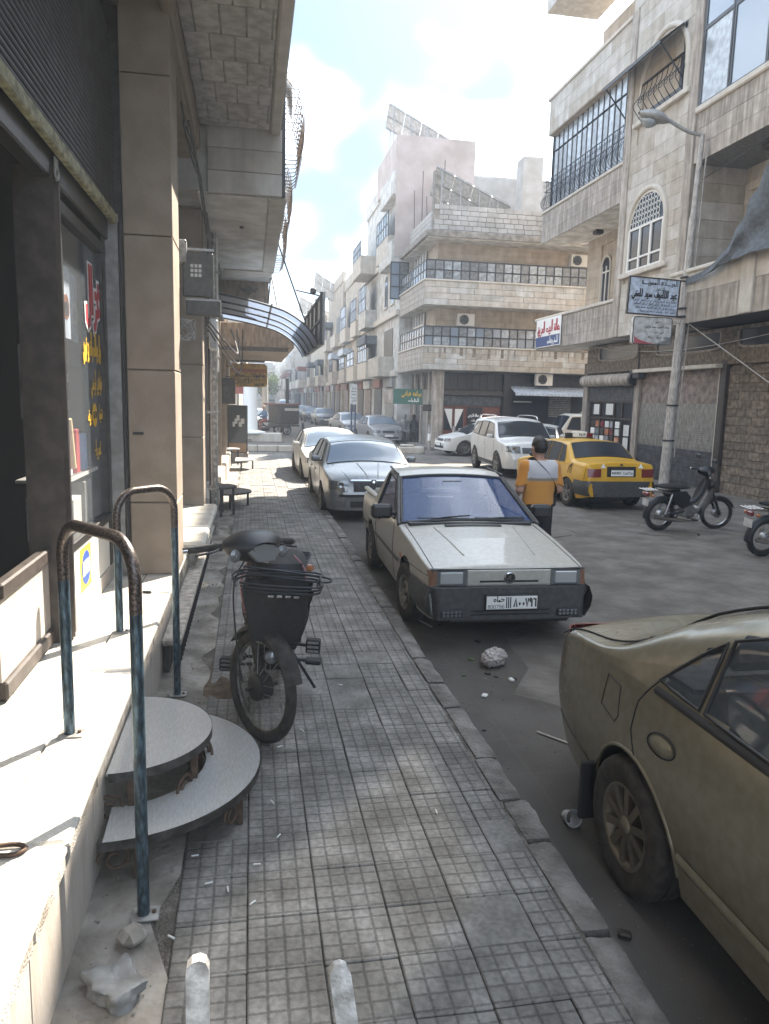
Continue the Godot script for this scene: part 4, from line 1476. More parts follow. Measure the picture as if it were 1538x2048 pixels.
	for k in 2:
		var a := on_top(h, Vector2(-0.55 + k * 0.62, 0.72)) + Vector3(0, 0.012, 0)
		var b := on_top(h, Vector2(0.02 + k * 0.6, 0.66)) + Vector3(0, 0.025, 0.0)
		var mb := MB.new()
		mb.tube([a, a.lerp(b, 0.5) + Vector3(0, 0.015, 0), b], 0.008, 5)
		mb.tube([a.lerp(b, 0.45) + Vector3(-0.26, 0.012, 0.0), a.lerp(b, 0.45) + Vector3(0.3, 0.002, -0.01)], 0.007, 4)
		put("wiper", mb, M.black_plastic, t)
	put("scuttle", bx(Vector3(-0.66, h.top(0.74) - 0.03, 0.7), Vector3(0.66, h.top(0.74) + 0.001, 0.79), 0.004), M.black_plastic, t)
	# black pillars at the windscreen and the roof edge over it
	for sx in [1.0, -1.0]:
		var line := []
		for k in 9:
			var z := lerpf(0.72, -0.13, k / 8.0)
			var c := h.corner(z)
			line.append(Vector3(sx * (c.x - 0.004), c.y + 0.002, z))
		var mb := MB.new()
		mb.tube(line, 0.024, 6)
		put("windscreen_pillar", mb, M.gray_plastic, t)
		mirror(t, Vector3(sx * 0.79, 0.97, 0.42), sx, M.black_plastic, 1.15)
		put("gutter", cyl(Vector3(sx * (h.corner(-0.12).x), 1.318, -0.12), Vector3(sx * (h.corner(-0.7).x), 1.35, -0.72), 0.012, 6), M.gray_plastic, t)
	seam(t, h, [p2("48 26 52 60 50 87"), p2("-66 26 -70 60 -68 87"), p2("95 60 198 64"), p2("-100 60 -100 86")], M.ink)
	flank_strip("side_moulding", t, h, -0.78, 0.86, 0.5, 0.545, 0.012, M.gray_plastic)
	flank_strip("side_moulding", t, h, -1.98, -1.5, 0.5, 0.545, 0.012, M.gray_plastic)
	handles(t, h, [-0.5], 0.76, M.black_plastic)
	put("side_repeater", bx(Vector3(-h.side_x(0.98, 0.62) - 0.015, 0.6, 0.95), Vector3(-h.side_x(0.98, 0.62) + 0.01, 0.63, 1.01), 0.006), M.lens_amber, t)
	# plate
	var pl := plate(t, h, 0.43, true, 0.46, 0.115)
	pl.position.z = 2.158
	write_ar(pl, "حماه", Vector3(-0.07, 0.012, 0.0048), Vector3.RIGHT, Vector3.UP, 0.055, M.ink, 0.12, 0.14, "plate_lettering")
	write_latin(pl, "800796", Vector3(-0.145, -0.036, 0.004), Vector3.RIGHT, Vector3.UP, 0.034, M.ink, false, "plate_lettering", 0.15)
	write_ar(pl, "٨٠٠٧٩٦", Vector3(0.222, -0.035, 0.0048), Vector3.RIGHT, Vector3.UP, 0.085, M.ink, 0.13, 0.21, "plate_lettering")
	for k in 3: put("plate_bar", bx(Vector3(-0.055 + k * 0.018, -0.05, 0.0045), Vector3(-0.045 + k * 0.018, 0.05, 0.0055)), M.ink, pl)
	# inside
	seats(t, 0.36, 0.1, 0.34, [-0.42], M.gray_plastic)
	steering(t, Vector3(0.36, 0.88, 0.18))
	put("dashboard", bx(Vector3(-0.66, 0.55, 0.3), Vector3(0.66, 0.875, 0.68), 0.05), M.black_plastic, t)
	put("cabin_floor", bx(Vector3(-0.66, 0.26, -0.9), Vector3(0.66, 0.32, 0.6)), M.black_plastic, t)
	put("rear_view_mirror", bx(Vector3(-0.14, 1.2, -0.02), Vector3(0.1, 1.26, 0.02), 0.015), M.black_plastic, t)
	var ms := put("window_lettering", arabic("الله محمد الله", 0.07, 0.12, 0.5), M.ink_white, t)
	ms.transform = frame(Vector3(0.02, 1.08, -0.83), Vector3(1, 0, 0), Vector3(0, 0.9, 0.42))

func far_cars() -> void:
	var s := {
		L = 4.3, top = p2("-215 60 -210 92 -190 100 -150 104 -120 107 -60 136 0 141 40 138 65 131 125 97 195 79 210 66 215 50"),
		belt = p2("-215 50 -205 84 -180 90 -90 92 125 88 195 72 215 46"), wide = p2("-215 66 -200 78 -170 83 0 85 150 83 198 76 210 68 215 58"),
		sill = p2("-215 34 -170 24 170 20 215 24"), axles = [1.25, -1.25], ws = [1.22, 0.62], rw = [-1.2, -0.62],
		windows = [poly2("92 95 56 127 2 131 2 94"), poly2("-4 94 -4 131 -60 128 -96 96")],
	}
	var silver := paint(0.38, 0.39, 0.41, 0.4)
	var o := {called = "distant_car", glass = M.win_blue, step = 0.1, group = "cars parked down the far street"}
	generic_car("silver blue saloon parked behind the end of the stone kerb island", Vector3(6.35, 0, -37.6), 0.1, s, silver, o)
	generic_car("silver estate parked behind the blue sign post in the far street", Vector3(5.75, 0, -44.5), 0.12, s, paint(0.42, 0.44, 0.47, 0.3), o)
	var base := generic_car("grey silver saloon alone at the right edge of the far roadway", Vector3(5.9, 0, -62.5), 0.05, s, paint(0.3, 0.31, 0.33, 0.4), o)
	var spots := [["dark grey saloon next in the far row, behind the grey silver one", 5.6, -71.0, 0.05, 0.06, 0.075], ["dusty grey saloon third in the far row of parked cars", 5.4, -79.5, 0.2, 0.21, 0.22],
		["pale blue saloon fourth in the far row of parked cars", 5.3, -88.0, 0.3, 0.36, 0.44], ["pale saloon parked farthest in the right-hand row, before the white van", 5.1, -97.0, 0.4, 0.42, 0.45]]
	for q in spots:
		var c := base.duplicate()
		c.name = numbered("distant_car")
		add_child(c)
		c.position = Vector3(q[1], 0, q[2])
		c.set_meta("label", q[0])
		(c.get_child(0) as MeshInstance3D).material_override = paint(q[3], q[4], q[5], 0.3)
	# a white van at the end of the row, a white car and a dark car on the left of the far street
	var vs := s.duplicate()
	vs.merge({L = 4.4, lean = 0.12, top = p2("-220 70 -216 180 -200 190 0 192 90 186 120 170 175 110 205 95 220 60"), belt = p2("-220 60 -210 110 180 105 205 88 220 50"), ws = [1.72, 1.22], rw = [-2.17, -2.12], windows = [poly2("160 114 118 160 60 168 60 112")]}, true)
	generic_car("white van parked at the far end of the right-hand row", Vector3(4.6, 0, -106.0), 0.0, vs, paint(0.66, 0.66, 0.65), {called = "white_van", category = "van", glass = M.win_blue, step = 0.1})
	generic_car("white car half hidden behind the cargo tricycle", Vector3(0.35, 0, -50.5), 0.0, s, paint(0.66, 0.66, 0.65), {called = "parked_car", glass = M.win_blue, step = 0.1})
	generic_car("dark saloon on the left side of the far street above the white car", Vector3(-0.2, 0, -68.0), 0.0, s, paint(0.05, 0.052, 0.06), {called = "parked_car", glass = M.win_blue, step = 0.1})
	# canvas-topped light truck and a dark car behind the taxi
	truck()
	generic_car("white car with a black windscreen between the off-road estate and the taxi", Vector3(11.0, 0, -27.2), -0.5, s, paint(0.6, 0.6, 0.6), {called = "parked_car", step = 0.1})

func truck() -> void:
	var t := thing("canvas_truck", "small white truck with a pale canvas cover before the dark shop", "truck", Vector3(14.6, 0, -30.3), -PI / 2)
	var s := merge({L = 4.6, soft = false, lean = 0.12, crown = 0.05, fillet = 0.08, arch = 0.36, wheel_y = 0.32, sill_y = 0.3, top = p2("-230 75 30 76 34 80 44 172 60 178 120 178 132 172 178 108 220 100 230 70"), belt = p2("-230 66 30 68 40 104 180 100 220 90 230 60"), wide = p2("-230 76 0 78 200 78 230 72"), sill = p2("-230 45 200 35 230 36"), axles = [1.4, -1.2], ws = [1.74, 1.34], rw = [],
		windows = [poly2("150 112 126 162 88 164 88 110"), poly2("82 110 82 164 54 164 52 110")]})
	car_body(t, s, paint(0.6, 0.6, 0.58), M.win_dark, 0.08)
	car_wheels(t, s, "steel", 0.31, 0.18, 0.66, M.rim, M.rubber_dusty)
	var c := MB.new()
	c.grid(12, 10, func(u: float, v: float):
		var a := PI * v
		var bow := 0.02 * sin(u * 20.0)
		var w := 0.84
		var x := clampf(1.25 * cos(a), -1, 1) * (w + bow * 0.5)
		var y := 0.8 + 1.12 * pow(sin(a), 0.35) + bow
		return Vector3(x, y, lerpf(-2.35, 0.28, u)), true)
	c.prism(PackedVector2Array([Vector2(-0.83, 0.8), Vector2(0.83, 0.8), Vector2(0.8, 1.75), Vector2(0.5, 1.9), Vector2(-0.5, 1.9), Vector2(-0.8, 1.75)]), 0.2, 0.28)
	c.prism(PackedVector2Array([Vector2(-0.83, 0.8), Vector2(0.83, 0.8), Vector2(0.8, 1.75), Vector2(0.5, 1.9), Vector2(-0.5, 1.9), Vector2(-0.8, 1.75)]), -2.34, -2.3)
	put("canvas_cover", c, mt(0.46, 0.45, 0.4, 0.9, {tex = noise_tex("mottle", 0.82, 1.0, 0.012), scale = 0.6}), t)
	put("load_bed", bx(Vector3(-0.84, 0.7, -2.36), Vector3(0.84, 0.86, 0.3), 0.01), M.white_paint, t)

# ---------------------------------------------------------------- the setting
func rebase(t: Node3D, base: Vector3) -> void:
	# parts were built in place: move the thing's origin to its base
	for ch in t.get_children(): ch.position -= base
	t.position = base

var unit_box: ArrayMesh

func block(called: String, par: Node, lo: Vector3, hi: Vector3, m: Material) -> MeshInstance3D:
	# a plain piece: a shared box, scaled
	if unit_box == null: unit_box = bx(Vector3(-0.5, -0.5, -0.5), Vector3(0.5, 0.5, 0.5)).mesh()
	var o := put_mesh(called, unit_box, m, par)
	o.position = (lo + hi) / 2
	o.scale = hi - lo
	return o

# stone courses on a face: tf has x to the right, y up, z out of the wall; holes are Rect2 in that plane
func courses(par: Node, tf: Transform3D, w: float, h: float, ch: float, ln: float, mats: Array, holes := [], d := 0.03, called := "stone", joined := false, gap := 0.008) -> void:
	if unit_box == null: unit_box = bx(Vector3(-0.5, -0.5, -0.5), Vector3(0.5, 0.5, 0.5)).mesh()
	var n := maxi(1, roundi(h / ch))
	var cy := h / n
	var all := MB.new()
	for r in n:
		var y0 := r * cy
		var cuts := [[0.0, w]]
		for q: Rect2 in holes:
			if q.position.y < y0 + cy * 0.6 and q.end.y > y0 + cy * 0.4:
				var nxt := []
				for e in cuts:
					if q.position.x > e[0] + 0.02: nxt.append([e[0], minf(e[1], q.position.x)])
					if q.end.x < e[1] - 0.02: nxt.append([maxf(e[0], q.end.x), e[1]])
					if q.end.x <= e[0] or q.position.x >= e[1]: pass
				cuts = nxt.filter(func(e): return e[1] - e[0] > 0.03)
		for e in cuts:
			var x: float = e[0]
			var first := true
			while x < e[1] - 0.02:
				var l := ln * R.randf_range(0.85, 1.15)
				if first and r % 2 == 1: l *= 0.5
				first = false
				if e[1] - (x + l) < ln * 0.3: l = e[1] - x
				var dd := d + R.randf_range(-0.003, 0.003)
				if joined:
					all.box(Vector3(x + gap / 2, y0 + gap / 2, -0.03), Vector3(x + l - gap / 2, y0 + cy - gap / 2, dd))
				else:
					var o := put_mesh(called, unit_box, mats[R.randi() % mats.size()], par)
					o.transform = tf * Transform3D(Basis.from_scale(Vector3(l - gap, cy - gap, dd + 0.03)), Vector3(x + l / 2, y0 + cy / 2, dd / 2 - 0.015))
				x += l
	if joined:
		var o := put(called + "work", all, mats[0], par)
		o.transform = tf
		o.set_meta("kind", "stuff")

# a glazed wall of nx by ny panes, bars between
func glazing(par: Node, tf: Transform3D, w: float, h: float, nx: int, ny: int, gm: Array, fm: Material, bar := 0.03, called := "window") -> Node3D:
	var n := part(called, par)
	n.transform = tf
	var f := MB.new()
	for i in nx + 1:
		var x := w * i / nx
		f.box(Vector3(x - bar / 2, 0, -0.02), Vector3(x + bar / 2, h, 0.025))
	for j in ny + 1:
		var y := h * j / ny
		f.box(Vector3(-bar / 2, y - bar / 2, -0.018), Vector3(w + bar / 2, y + bar / 2, 0.028))
	put("frame", f, fm, n)
	for i in nx:
		for j in ny:
			block("pane", n, Vector3(w * i / nx + bar / 2, h * j / ny + bar / 2, -0.006), Vector3(w * (i + 1) / nx - bar / 2, h * (j + 1) / ny - bar / 2, 0.004), gm[R.randi() % gm.size()])
	return n

func arch_poly(w: float, h: float, k := 14) -> PackedVector2Array:
	# round-headed opening, x from 0 to w, foot at 0, crown at h
	var out := PackedVector2Array([Vector2(0, 0), Vector2(w, 0)])
	for q in arc2(Vector2(w / 2, h - w / 2), w / 2, 0, 180, k): out.append(q)
	return out

func air_conditioner(called: String, label: String, at: Vector3, turn: float) -> Node3D:
	var t := thing(called, label, "air conditioner", at, turn, "air conditioners on the walls")
	put("case", bx(Vector3(-0.4, 0, 0), Vector3(0.4, 0.55, 0.28), 0.015), M.white_paint, t)
	var g := MB.new()
	g.at(Vector3(-0.1, 0.275, 0.285), Basis(Vector3.RIGHT, PI / 2))
	g.lathe([Vector2(0.22, -0.01), Vector2(0.22, 0.008), Vector2(0.2, 0.01), Vector2(0.19, 0.0), Vector2(0.0, 0.0)], 20)
	put("fan_ring", g, M.gray_plastic, t)
	var b := MB.new()
	for k in 4: b.bev(Vector3(-0.32 + k * 0.115, 0.08, 0.284), Vector3(-0.31 + k * 0.115, 0.47, 0.3), 0.003)
	for k in 3: b.at(Vector3(-0.1, 0.275, 0.287), Basis(Vector3.BACK, TAU * k / 3)); b.bev(Vector3(-0.03, 0.02, 0), Vector3(0.05, 0.18, 0.006), 0.002)
	put("fan_guard", b, M.ink, t)
	var br := MB.new()
	for sx in [-0.3, 0.3]:
		br.box(Vector3(sx - 0.02, -0.03, -0.05), Vector3(sx + 0.02, -0.002, 0.3))
		br.box(Vector3(sx - 0.02, -0.25, -0.05), Vector3(sx + 0.02, -0.03, -0.02))
	put("bracket", br, M.steel, t)
	return t

func ground() -> void:
	struct("ground", bx(Vector3(-300, -0.4, -320), Vector3(300, -0.03, 120)), M.dirt)
	var road := MB.new()
	for i in 20:
		for j in 32:
			var x0 := lerpf(-40, 60, i / 20.0)
			var z0 := lerpf(24, -300, j / 32.0)
			road.quad(Vector3(x0, 0, z0), Vector3(x0 + 5, 0, z0), Vector3(x0 + 5, 0, z0 - 10.125), Vector3(x0, 0, z0 - 10.125))
	var rd := struct("road", road, M.road)
	for k in 16:
		var p := Vector2(R.randf_range(2.9, 8.5), R.randf_range(-3.5, -15.0))
		var a := R.randf_range(-0.5, 0.5) + (PI / 2 if k % 4 == 0 else 0.0)
		var line := [p]
		for i in R.randi_range(4, 11):
			a += R.randf_range(-0.7, 0.7) - a * 0.1
			p += Vector2(cos(a), sin(a) * 0.8) * R.randf_range(0.08, 0.22)
			line.append(p)
		var ck := MB.new()
		ck.t = Transform3D(Basis(Vector3.RIGHT, Vector3.BACK, Vector3.DOWN), Vector3(0, 0.003, 0))
		ck.ribbon(line, R.randf_range(0.008, 0.028))
		for i in ck.n.size(): ck.n[i] = Vector3.UP
		put("crack", ck, M.crack, rd)
	grit(Vector3(1.43, 0.004, 3.0), Vector3(2.1, 0.004, -13.0), 1500)
	grit(Vector3(-0.6, 0.127, -1.0), Vector3(-0.28, 0.127, -12.0), 500)
	# the darker gravelly strip along the kerb
	var edge := []
	for k in 61: edge.append(Vector2(1.4, 4.0 - k * 0.5))
	var outer := []
	for k in 61:
		outer.append(Vector2(2.45 + 0.25 * sin(k * 0.9) + 0.22 * sin(k * 2.3 + 1.0) + 0.3 * sin(k * 0.31), 4.0 - k * 0.5))
	outer.reverse()
	var g := MB.new()
	for k in 60:
		var a: Vector2 = edge[k]
		var b: Vector2 = edge[k + 1]
		var c: Vector2 = outer[60 - k - 1]
		var d: Vector2 = outer[60 - k]
		g.quad(Vector3(a.x, 0.004, a.y), Vector3(d.x, 0.004, d.y), Vector3(c.x, 0.004, c.y), Vector3(b.x, 0.004, b.y))
	struct("gutter_strip", g, M.tarmac)
	# pavement on the left: bed, tiles, kerb stones
	var pv := struct("pavement", bx(Vector3(-1.2, -0.02, -25.0), Vector3(1.27, 0.115, 4.0)), M.dirt)
	var tm_mesh: Array = []
	for k in 3:
		var b := MB.new()
		b.bev(Vector3(-0.136, -0.03, -0.136), Vector3(0.136, 0.0, 0.136), 0.004)
		tm_mesh.append(b.mesh())
	var rest: Array[Transform3D] = []
	var count := 0
	for r in 96:
		var z := -1.15 - r * 0.275
		for c in range(-2, 4):
			var x := 0.255 + (c + 0.5) * 0.275
			if x < -0.3 + 0.06 * sin(z * 1.7): 
				if R.randf() < 0.5: continue
			var w := 1.0
			if c == 3:
				w = 0.6
				x -= 0.055
			var q := Vector3(x, 0.13 + R.randf_range(-0.006, 0.004), z)
			var b := Basis(Vector3.RIGHT, R.randf_range(-0.012, 0.012)) * Basis(Vector3.BACK, R.randf_range(-0.012, 0.012)) * Basis(Vector3.UP, R.randf_range(-0.01, 0.01))
			b = b.scaled(Vector3(w, 1, 1))
			if count < 290:
				var k := R.randi() % 4
				if R.randf() < 0.07 or (r > 12 and r < 16 and c == 1): k = 4 + R.randi() % 2
				var o := put_mesh("paving_tile", tm_mesh[R.randi() % 3], M.tiles[k], pv)
				o.transform = Transform3D(b, q)
				count += 1
			else:
				rest.append(Transform3D(b, q))
	var mm := MultiMesh.new()
	mm.transform_format = MultiMesh.TRANSFORM_3D
	mm.mesh = tm_mesh[0]
	mm.instance_count = rest.size()
	for i in rest.size(): mm.set_instance_transform(i, rest[i])
	var mi := MultiMeshInstance3D.new()
	mi.name = "far_paving"
	mi.multimesh = mm
	mi.material_override = M.tiles[1]
	pv.add_child(mi, true)
	mi.set_meta("kind", "stuff")
	# the cement strip along the wall, broken edge
	var st := MB.new()
	var prev := -0.3
	for k in 90:
		var z := 3.0 - k * 0.3
		var e := -0.31 + 0.05 * sin(k * 1.3) + 0.04 * sin(k * 3.1)
		st.quad(Vector3(-0.66, 0.126, z), Vector3(prev, 0.122, z), Vector3(e, 0.122, z - 0.3), Vector3(-0.66, 0.126, z - 0.3))
		prev = e
	put("cement_strip", st, M.concrete, pv)
	var rough := FastNoiseLite.new()
	rough.frequency = 5.0
	var z := 3.5
	while z > -24.5:
		var l := R.randf_range(0.3, 0.75)
		var b := MB.new()
		rough.seed += 1
		b.rock(Vector3(-0.07, -0.2, -l / 2 + 0.002), Vector3(0.07, 0.003, l / 2 - 0.002), Vector3i(4, 4, 8), 0.022, rough)
		var o := put("kerb_stone", b, M.kerb, pv)
		o.position = Vector3(1.325 + R.randf_range(-0.012, 0.012), 0.132 + R.randf_range(-0.015, 0.006), z - l / 2)
		o.rotation = Vector3(R.randf_range(-0.012, 0.012), R.randf_range(-0.015, 0.015), R.randf_range(-0.05, 0.03))
		z -= l
	# the raised stone kerb that closes the side street
	var isl := thing("kerb_island", "long low kerb island of pale stone blocks closing the far street", "kerb", Vector3(2.9, 0, -30.3))
	put("island_top", bx(Vector3(-4.2, 0.0, -0.35), Vector3(3.75, 0.235, 0.35)), M.kerb, isl)
	for k in 10:
		put("kerb_block", bx(Vector3(-4.28 + k * 0.81, 0.0, 0.3), Vector3(-3.49 + k * 0.81, 0.26, 0.46), 0.03), M.trim, isl)
	var e := MB.new()
	e.at(Vector3(3.78, 0, 0.02))
	e.lathe([Vector2(0.44, 0.0), Vector2(0.44, 0.2), Vector2(0.4, 0.26), Vector2(0.0, 0.26)], 20)
	put("kerb_end", e, M.trim, isl)
	tag(put("rubble_stone", bx(Vector3(6.1, 0.26, -30.4), Vector3(6.65, 0.36, -30.05), 0.04), M.trim), "flat stone lying on the right end of the kerb island", "stone")
	# pavements of the far blocks
	struct("far_pavement", bx(Vector3(7.55, -0.02, -130.0), Vector3(20.0, 0.13, -32.1)), M.kerb)
	struct("left_far_pavement", bx(Vector3(-6.0, -0.02, -130.0), Vector3(0.0, 0.14, -36.0)), M.kerb)

func left_shop() -> void:
	var t := thing("shop_building", "stone shop building at the left edge with marble porch and rolled-down shutter", "building")
	# porch
	var body := MB.new()
	body.box(Vector3(-1.9, 0.1, -6.95), Vector3(-0.66, 0.64, 3.0))
	put("porch_core", body, M.plaster, t)
	for k in 6:
		var z0 := 2.4 - k * 1.6 + 0.0
		if z0 - 1.6 < -7.3: break
		put("marble_slab", bx(Vector3(-0.86, 0.64, maxf(z0 - 1.597, -6.98)), Vector3(-0.6, 0.68, z0), 0.014), M.marble, t)
	for k in 14:
		var z0 := 2.4 - k * 0.68
		if z0 < -6.6: break
		put("marble_slab", bx(Vector3(-1.36, 0.64, z0 - 0.677), Vector3(-0.863, 0.678, z0), 0.004), M.marble, t)
		put("marble_slab", bx(Vector3(-1.9, 0.64, z0 - 0.677 + 0.2), Vector3(-1.363, 0.6785, z0 + 0.2), 0.004), M.marble, t)
	for k in 11:
		var z0 := 2.4 - k * 0.9
		if z0 < -6.5: break
		put("edge_stone", bx(Vector3(-0.655, 0.53, maxf(z0 - 0.892, -6.95)), Vector3(-0.628, 0.638, z0), 0.01), M.marble_edge, t)
		put("riser_slab", bx(Vector3(-0.665, 0.1, maxf(z0 - 0.895, -6.95)), Vector3(-0.646, 0.53, z0), 0.004), M.riser, t)
	# column with stone panels
	put("column_core", bx(Vector3(-0.97, 0.6, -6.72), Vector3(-0.63, 5.2, -6.22)), M.joint, t)
	var ys := [0.68, 1.28, 2.34, 3.36, 4.52, 5.2]
	for k in 5:
		put("column_panel", bx(Vector3(-0.965, ys[k] + 0.004, -6.23), Vector3(-0.6, ys[k + 1] - 0.004, -6.19), 0.006), M.column, t)
		put("column_panel", bx(Vector3(-0.64, ys[k] + 0.004, -6.73), Vector3(-0.602, ys[k + 1] - 0.004, -6.234), 0.006), M.column, t)
	put("column_bracket", bx(Vector3(-0.93, 1.83, -6.19), Vector3(-0.85, 1.85, -6.17)), M.dark_iron, t)
	# second column and the shops between
	put("column_core", bx(Vector3(-0.95, 0.6, -10.6), Vector3(-0.66, 5.2, -10.2)), M.joint, t)
	var y2 := [0.66, 1.6, 2.55, 3.5, 4.5, 5.2]
	for k in 5:
		put("column_panel", bx(Vector3(-0.955, y2[k] + 0.004, -10.21), Vector3(-0.635, y2[k + 1] - 0.004, -10.17), 0.006), M.column, t)
		put("column_panel", bx(Vector3(-0.67, y2[k] + 0.004, -10.62), Vector3(-0.637, y2[k + 1] - 0.004, -10.214), 0.006), M.column, t)
	put("wall", bx(Vector3(-1.3, 0.0, -10.3), Vector3(-1.05, 5.2, -6.7)), M.frame_dark, t)
	for k in 50:
		block("shutter_slat", t, Vector3(-1.05, 0.7 + k * 0.07, -10.18), Vector3(-0.99 - 0.012 * (k % 2), 0.765 + k * 0.07, -6.76), M.shutter)
	# second porch block and its marble cap
	put("porch_core", bx(Vector3(-1.3, 0.1, -10.35), Vector3(-0.57, 0.56, -7.6)), M.plaster, t)
	put("rough_plaster", bx(Vector3(-1.1, 0.1, -7.62), Vector3(-0.64, 0.6, -6.95), 0.02), M.plaster, t)
	for k in 3: put("marble_slab", bx(Vector3(-1.05, 0.56, -8.5 - k * 0.93), Vector3(-0.47, 0.68, -7.58 - k * 0.93), 0.03), M.marble, t)
	# low ledge along the pavement with a barred cellar window under it
	put("ledge", bx(Vector3(-0.64, 0.36, -10.2), Vector3(-0.5, 0.41, -5.3), 0.01), M.marble_edge, t)
	put("cellar_recess", bx(Vector3(-0.63, 0.1, -10.1), Vector3(-0.6, 0.36, -5.4)), M.interior, t)
	for k in 42: block("cellar_bar", t, Vector3(-0.545, 0.12, -5.45 - k * 0.11), Vector3(-0.53, 0.36, -5.435 - k * 0.11), M.dark_iron)
	# the rolled shutter over the shop front
	for k in 46:
		var b := MB.new()
		if k == 0:
			b.at(Vector3.ZERO, Basis(Vector3.UP, PI / 2))
		var y := 3.52 + k * 0.037
		var bend := 0.0 if y < 4.6 else pow((y - 4.6) / 0.62, 2.0) * 0.16
		if slat_mesh == null:
			var q := MB.new()
			q.at(Vector3.ZERO, Basis(Vector3.FORWARD, Vector3.UP, Vector3.RIGHT))
			q.at(Vector3.ZERO, Basis())
			var pr := []
			for i in 6:
				var a := PI * i / 5.0
				pr.append(Vector2(0.012 * sin(a), 0.0175 * -cos(a)))
			for i in 5:
				var a: Vector2 = pr[i]
				var c: Vector2 = pr[i + 1]
				q.quad(Vector3(a.x, a.y, 2.9), Vector3(a.x, a.y, -2.9), Vector3(c.x, c.y, -2.9), Vector3(c.x, c.y, 2.9))
			slat_mesh = q.mesh()
		var o := put_mesh("shutter_slat", slat_mesh, M.shutter, t)
		o.position = Vector3(-1.03 - bend, y, -3.28)
	put("shutter_bar", bx(Vector3(-1.05, 3.42, -6.17), Vector3(-1.005, 3.5, -0.4), 0.008), M.yellow_bar, t)
	var lk := MB.new()
	lk.bev(Vector3(-1.06, 3.36, -4.6), Vector3(-1.05, 3.42, -4.52), 0.004)
	lk.tube(arc_xz(Vector3(-1.055, 3.34, -4.56), 0.035), 0.008, 6, true)
	put("lock_hasp", lk, M.pipe, t)
	put("shutter_rail", bx(Vector3(-1.0, 0.68, -6.19), Vector3(-0.968, 3.44, -6.14), 0.01), M.ink, t)
	put("shutter_housing", bx(Vector3(-2.2, 5.0, -6.2), Vector3(-1.22, 5.2, 2.0)), M.frame_dark, t)
	# shop front: frame, glass, base panel, reveal, doorway
	put("reveal_panel", bx(Vector3(-1.105, 0.72, -6.2), Vector3(-1.0, 3.5, -6.15), 0.004), M.gray_panel, t)
	var c0 := t.get_child_count()
	put("base_panel", bx(Vector3(-1.26, 0.8, -6.02), Vector3(-1.235, 1.16, -4.65), 0.004), M.white_paint, t)
	put("base_stone", bx(Vector3(-1.27, 0.68, -6.12), Vector3(-1.225, 0.8, -4.65), 0.004), M.riser, t)
	var f := MB.new()
	f.bev(Vector3(-1.29, 1.16, -6.14), Vector3(-1.22, 1.22, -4.6), 0.006)
	f.bev(Vector3(-1.29, 0.68, -4.7), Vector3(-1.2, 3.6, -4.61), 0.006)
	f.bev(Vector3(-1.29, 0.8, -6.15), Vector3(-1.225, 3.6, -6.02), 0.006)
	f.bev(Vector3(-1.29, 3.18, -6.14), Vector3(-1.22, 3.26, -4.6), 0.006)
	f.bev(Vector3(-1.3, 3.3, -6.15), Vector3(-1.2, 5.0, -0.5), 0.01)
	put("shop_frame", f, M.frame_dark, t)
	put("shop_pane", bx(Vector3(-1.262, 1.22, -6.02), Vector3(-1.256, 3.18, -4.7)), M.shop_glass, t)
	var d := MB.new()
	d.bev(Vector3(-1.34, 0.69, -4.61), Vector3(-1.26, 3.3, -4.5), 0.01)
	d.bev(Vector3(-1.34, 0.69, -4.48), Vector3(-1.24, 3.3, -4.6), 0.01)
	d.bev(Vector3(-1.33, 0.69, -4.6), Vector3(-1.27, 0.78, -3.6), 0.01)
	d.bev(Vector3(-1.33, 1.18, -4.6), Vector3(-1.27, 1.26, -3.6), 0.01)
	put("shop_door", d, M.frame_brown, t)
	put("door_panel", bx(Vector3(-1.315, 0.78, -4.6), Vector3(-1.295, 1.18, -3.6)), M.riser, t)
	put("shop_wall", bx(Vector3(-1.6, 0.6, -3.3), Vector3(-1.25, 5.0, 2.6)), M.frame_dark, t)
	# room behind the glass
	var room := MB.new()
	room.box(Vector3(-5.6, 0.6, -6.2), Vector3(-5.5, 3.6, -1.0))
	room.box(Vector3(-5.6, 0.6, -3.1), Vector3(-1.4, 3.6, -3.0))
	room.box(Vector3(-5.6, 0.6, -6.2), Vector3(-1.5, 0.66, -3.0))
	room.box(Vector3(-5.6, 0.6, -6.25), Vector3(-1.3, 3.6, -6.16))
	room.box(Vector3(-5.6, 3.6, -6.2), Vector3(-1.3, 3.7, -3.0))
	put("shop_room", room, M.interior, t)
	for k in range(c0, t.get_child_count()): t.get_child(k).position.x += 0.13
	# soffit of stone blocks under the overhang
	var up := MB.new()
	up.box(Vector3(-6.0, 5.235, -9.3), Vector3(0.30, 15.0, 4.0))
	put("upper_wall", up, M.stone[0], t)
	var row := 0
	var z := -1.0
	while z > -9.2:
		var x := -0.57 - (0.11 if row % 2 else 0.0)
		while x < 0.2:
			var x1 := minf(x + 0.215, 0.215)
			put("soffit_block", bx(Vector3(maxf(x, -0.58) + 0.004, 5.2, maxf(z - 0.5, -9.22) + 0.004), Vector3(x1 - 0.004, 5.24, z - 0.004), 0.006), M.soffit[R.randi() % 3], t)
			x += 0.215
		z -= 0.5
		row += 1
	put("soffit_edge", bx(Vector3(0.222, 5.17, -9.3), Vector3(0.34, 5.34, 4.0), 0.02), M.trim, t)
	put("cornice", bx(Vector3(-0.66, 4.95, -9.3), Vector3(-0.572, 5.2, 2.0), 0.02), M.column, t)
	put("beam", bx(Vector3(-1.2, 4.86, -10.2), Vector3(-0.62, 5.19, -6.73)), M.column, t)
	rebase(t, Vector3(-1.2, 0.1, -3.5))
	# writing on the glass and the base panel
	var s := thing("window_lettering", "red and yellow Arabic lettering stuck on the shop window", "lettering")
	var u := Vector3(0, 0, -1)
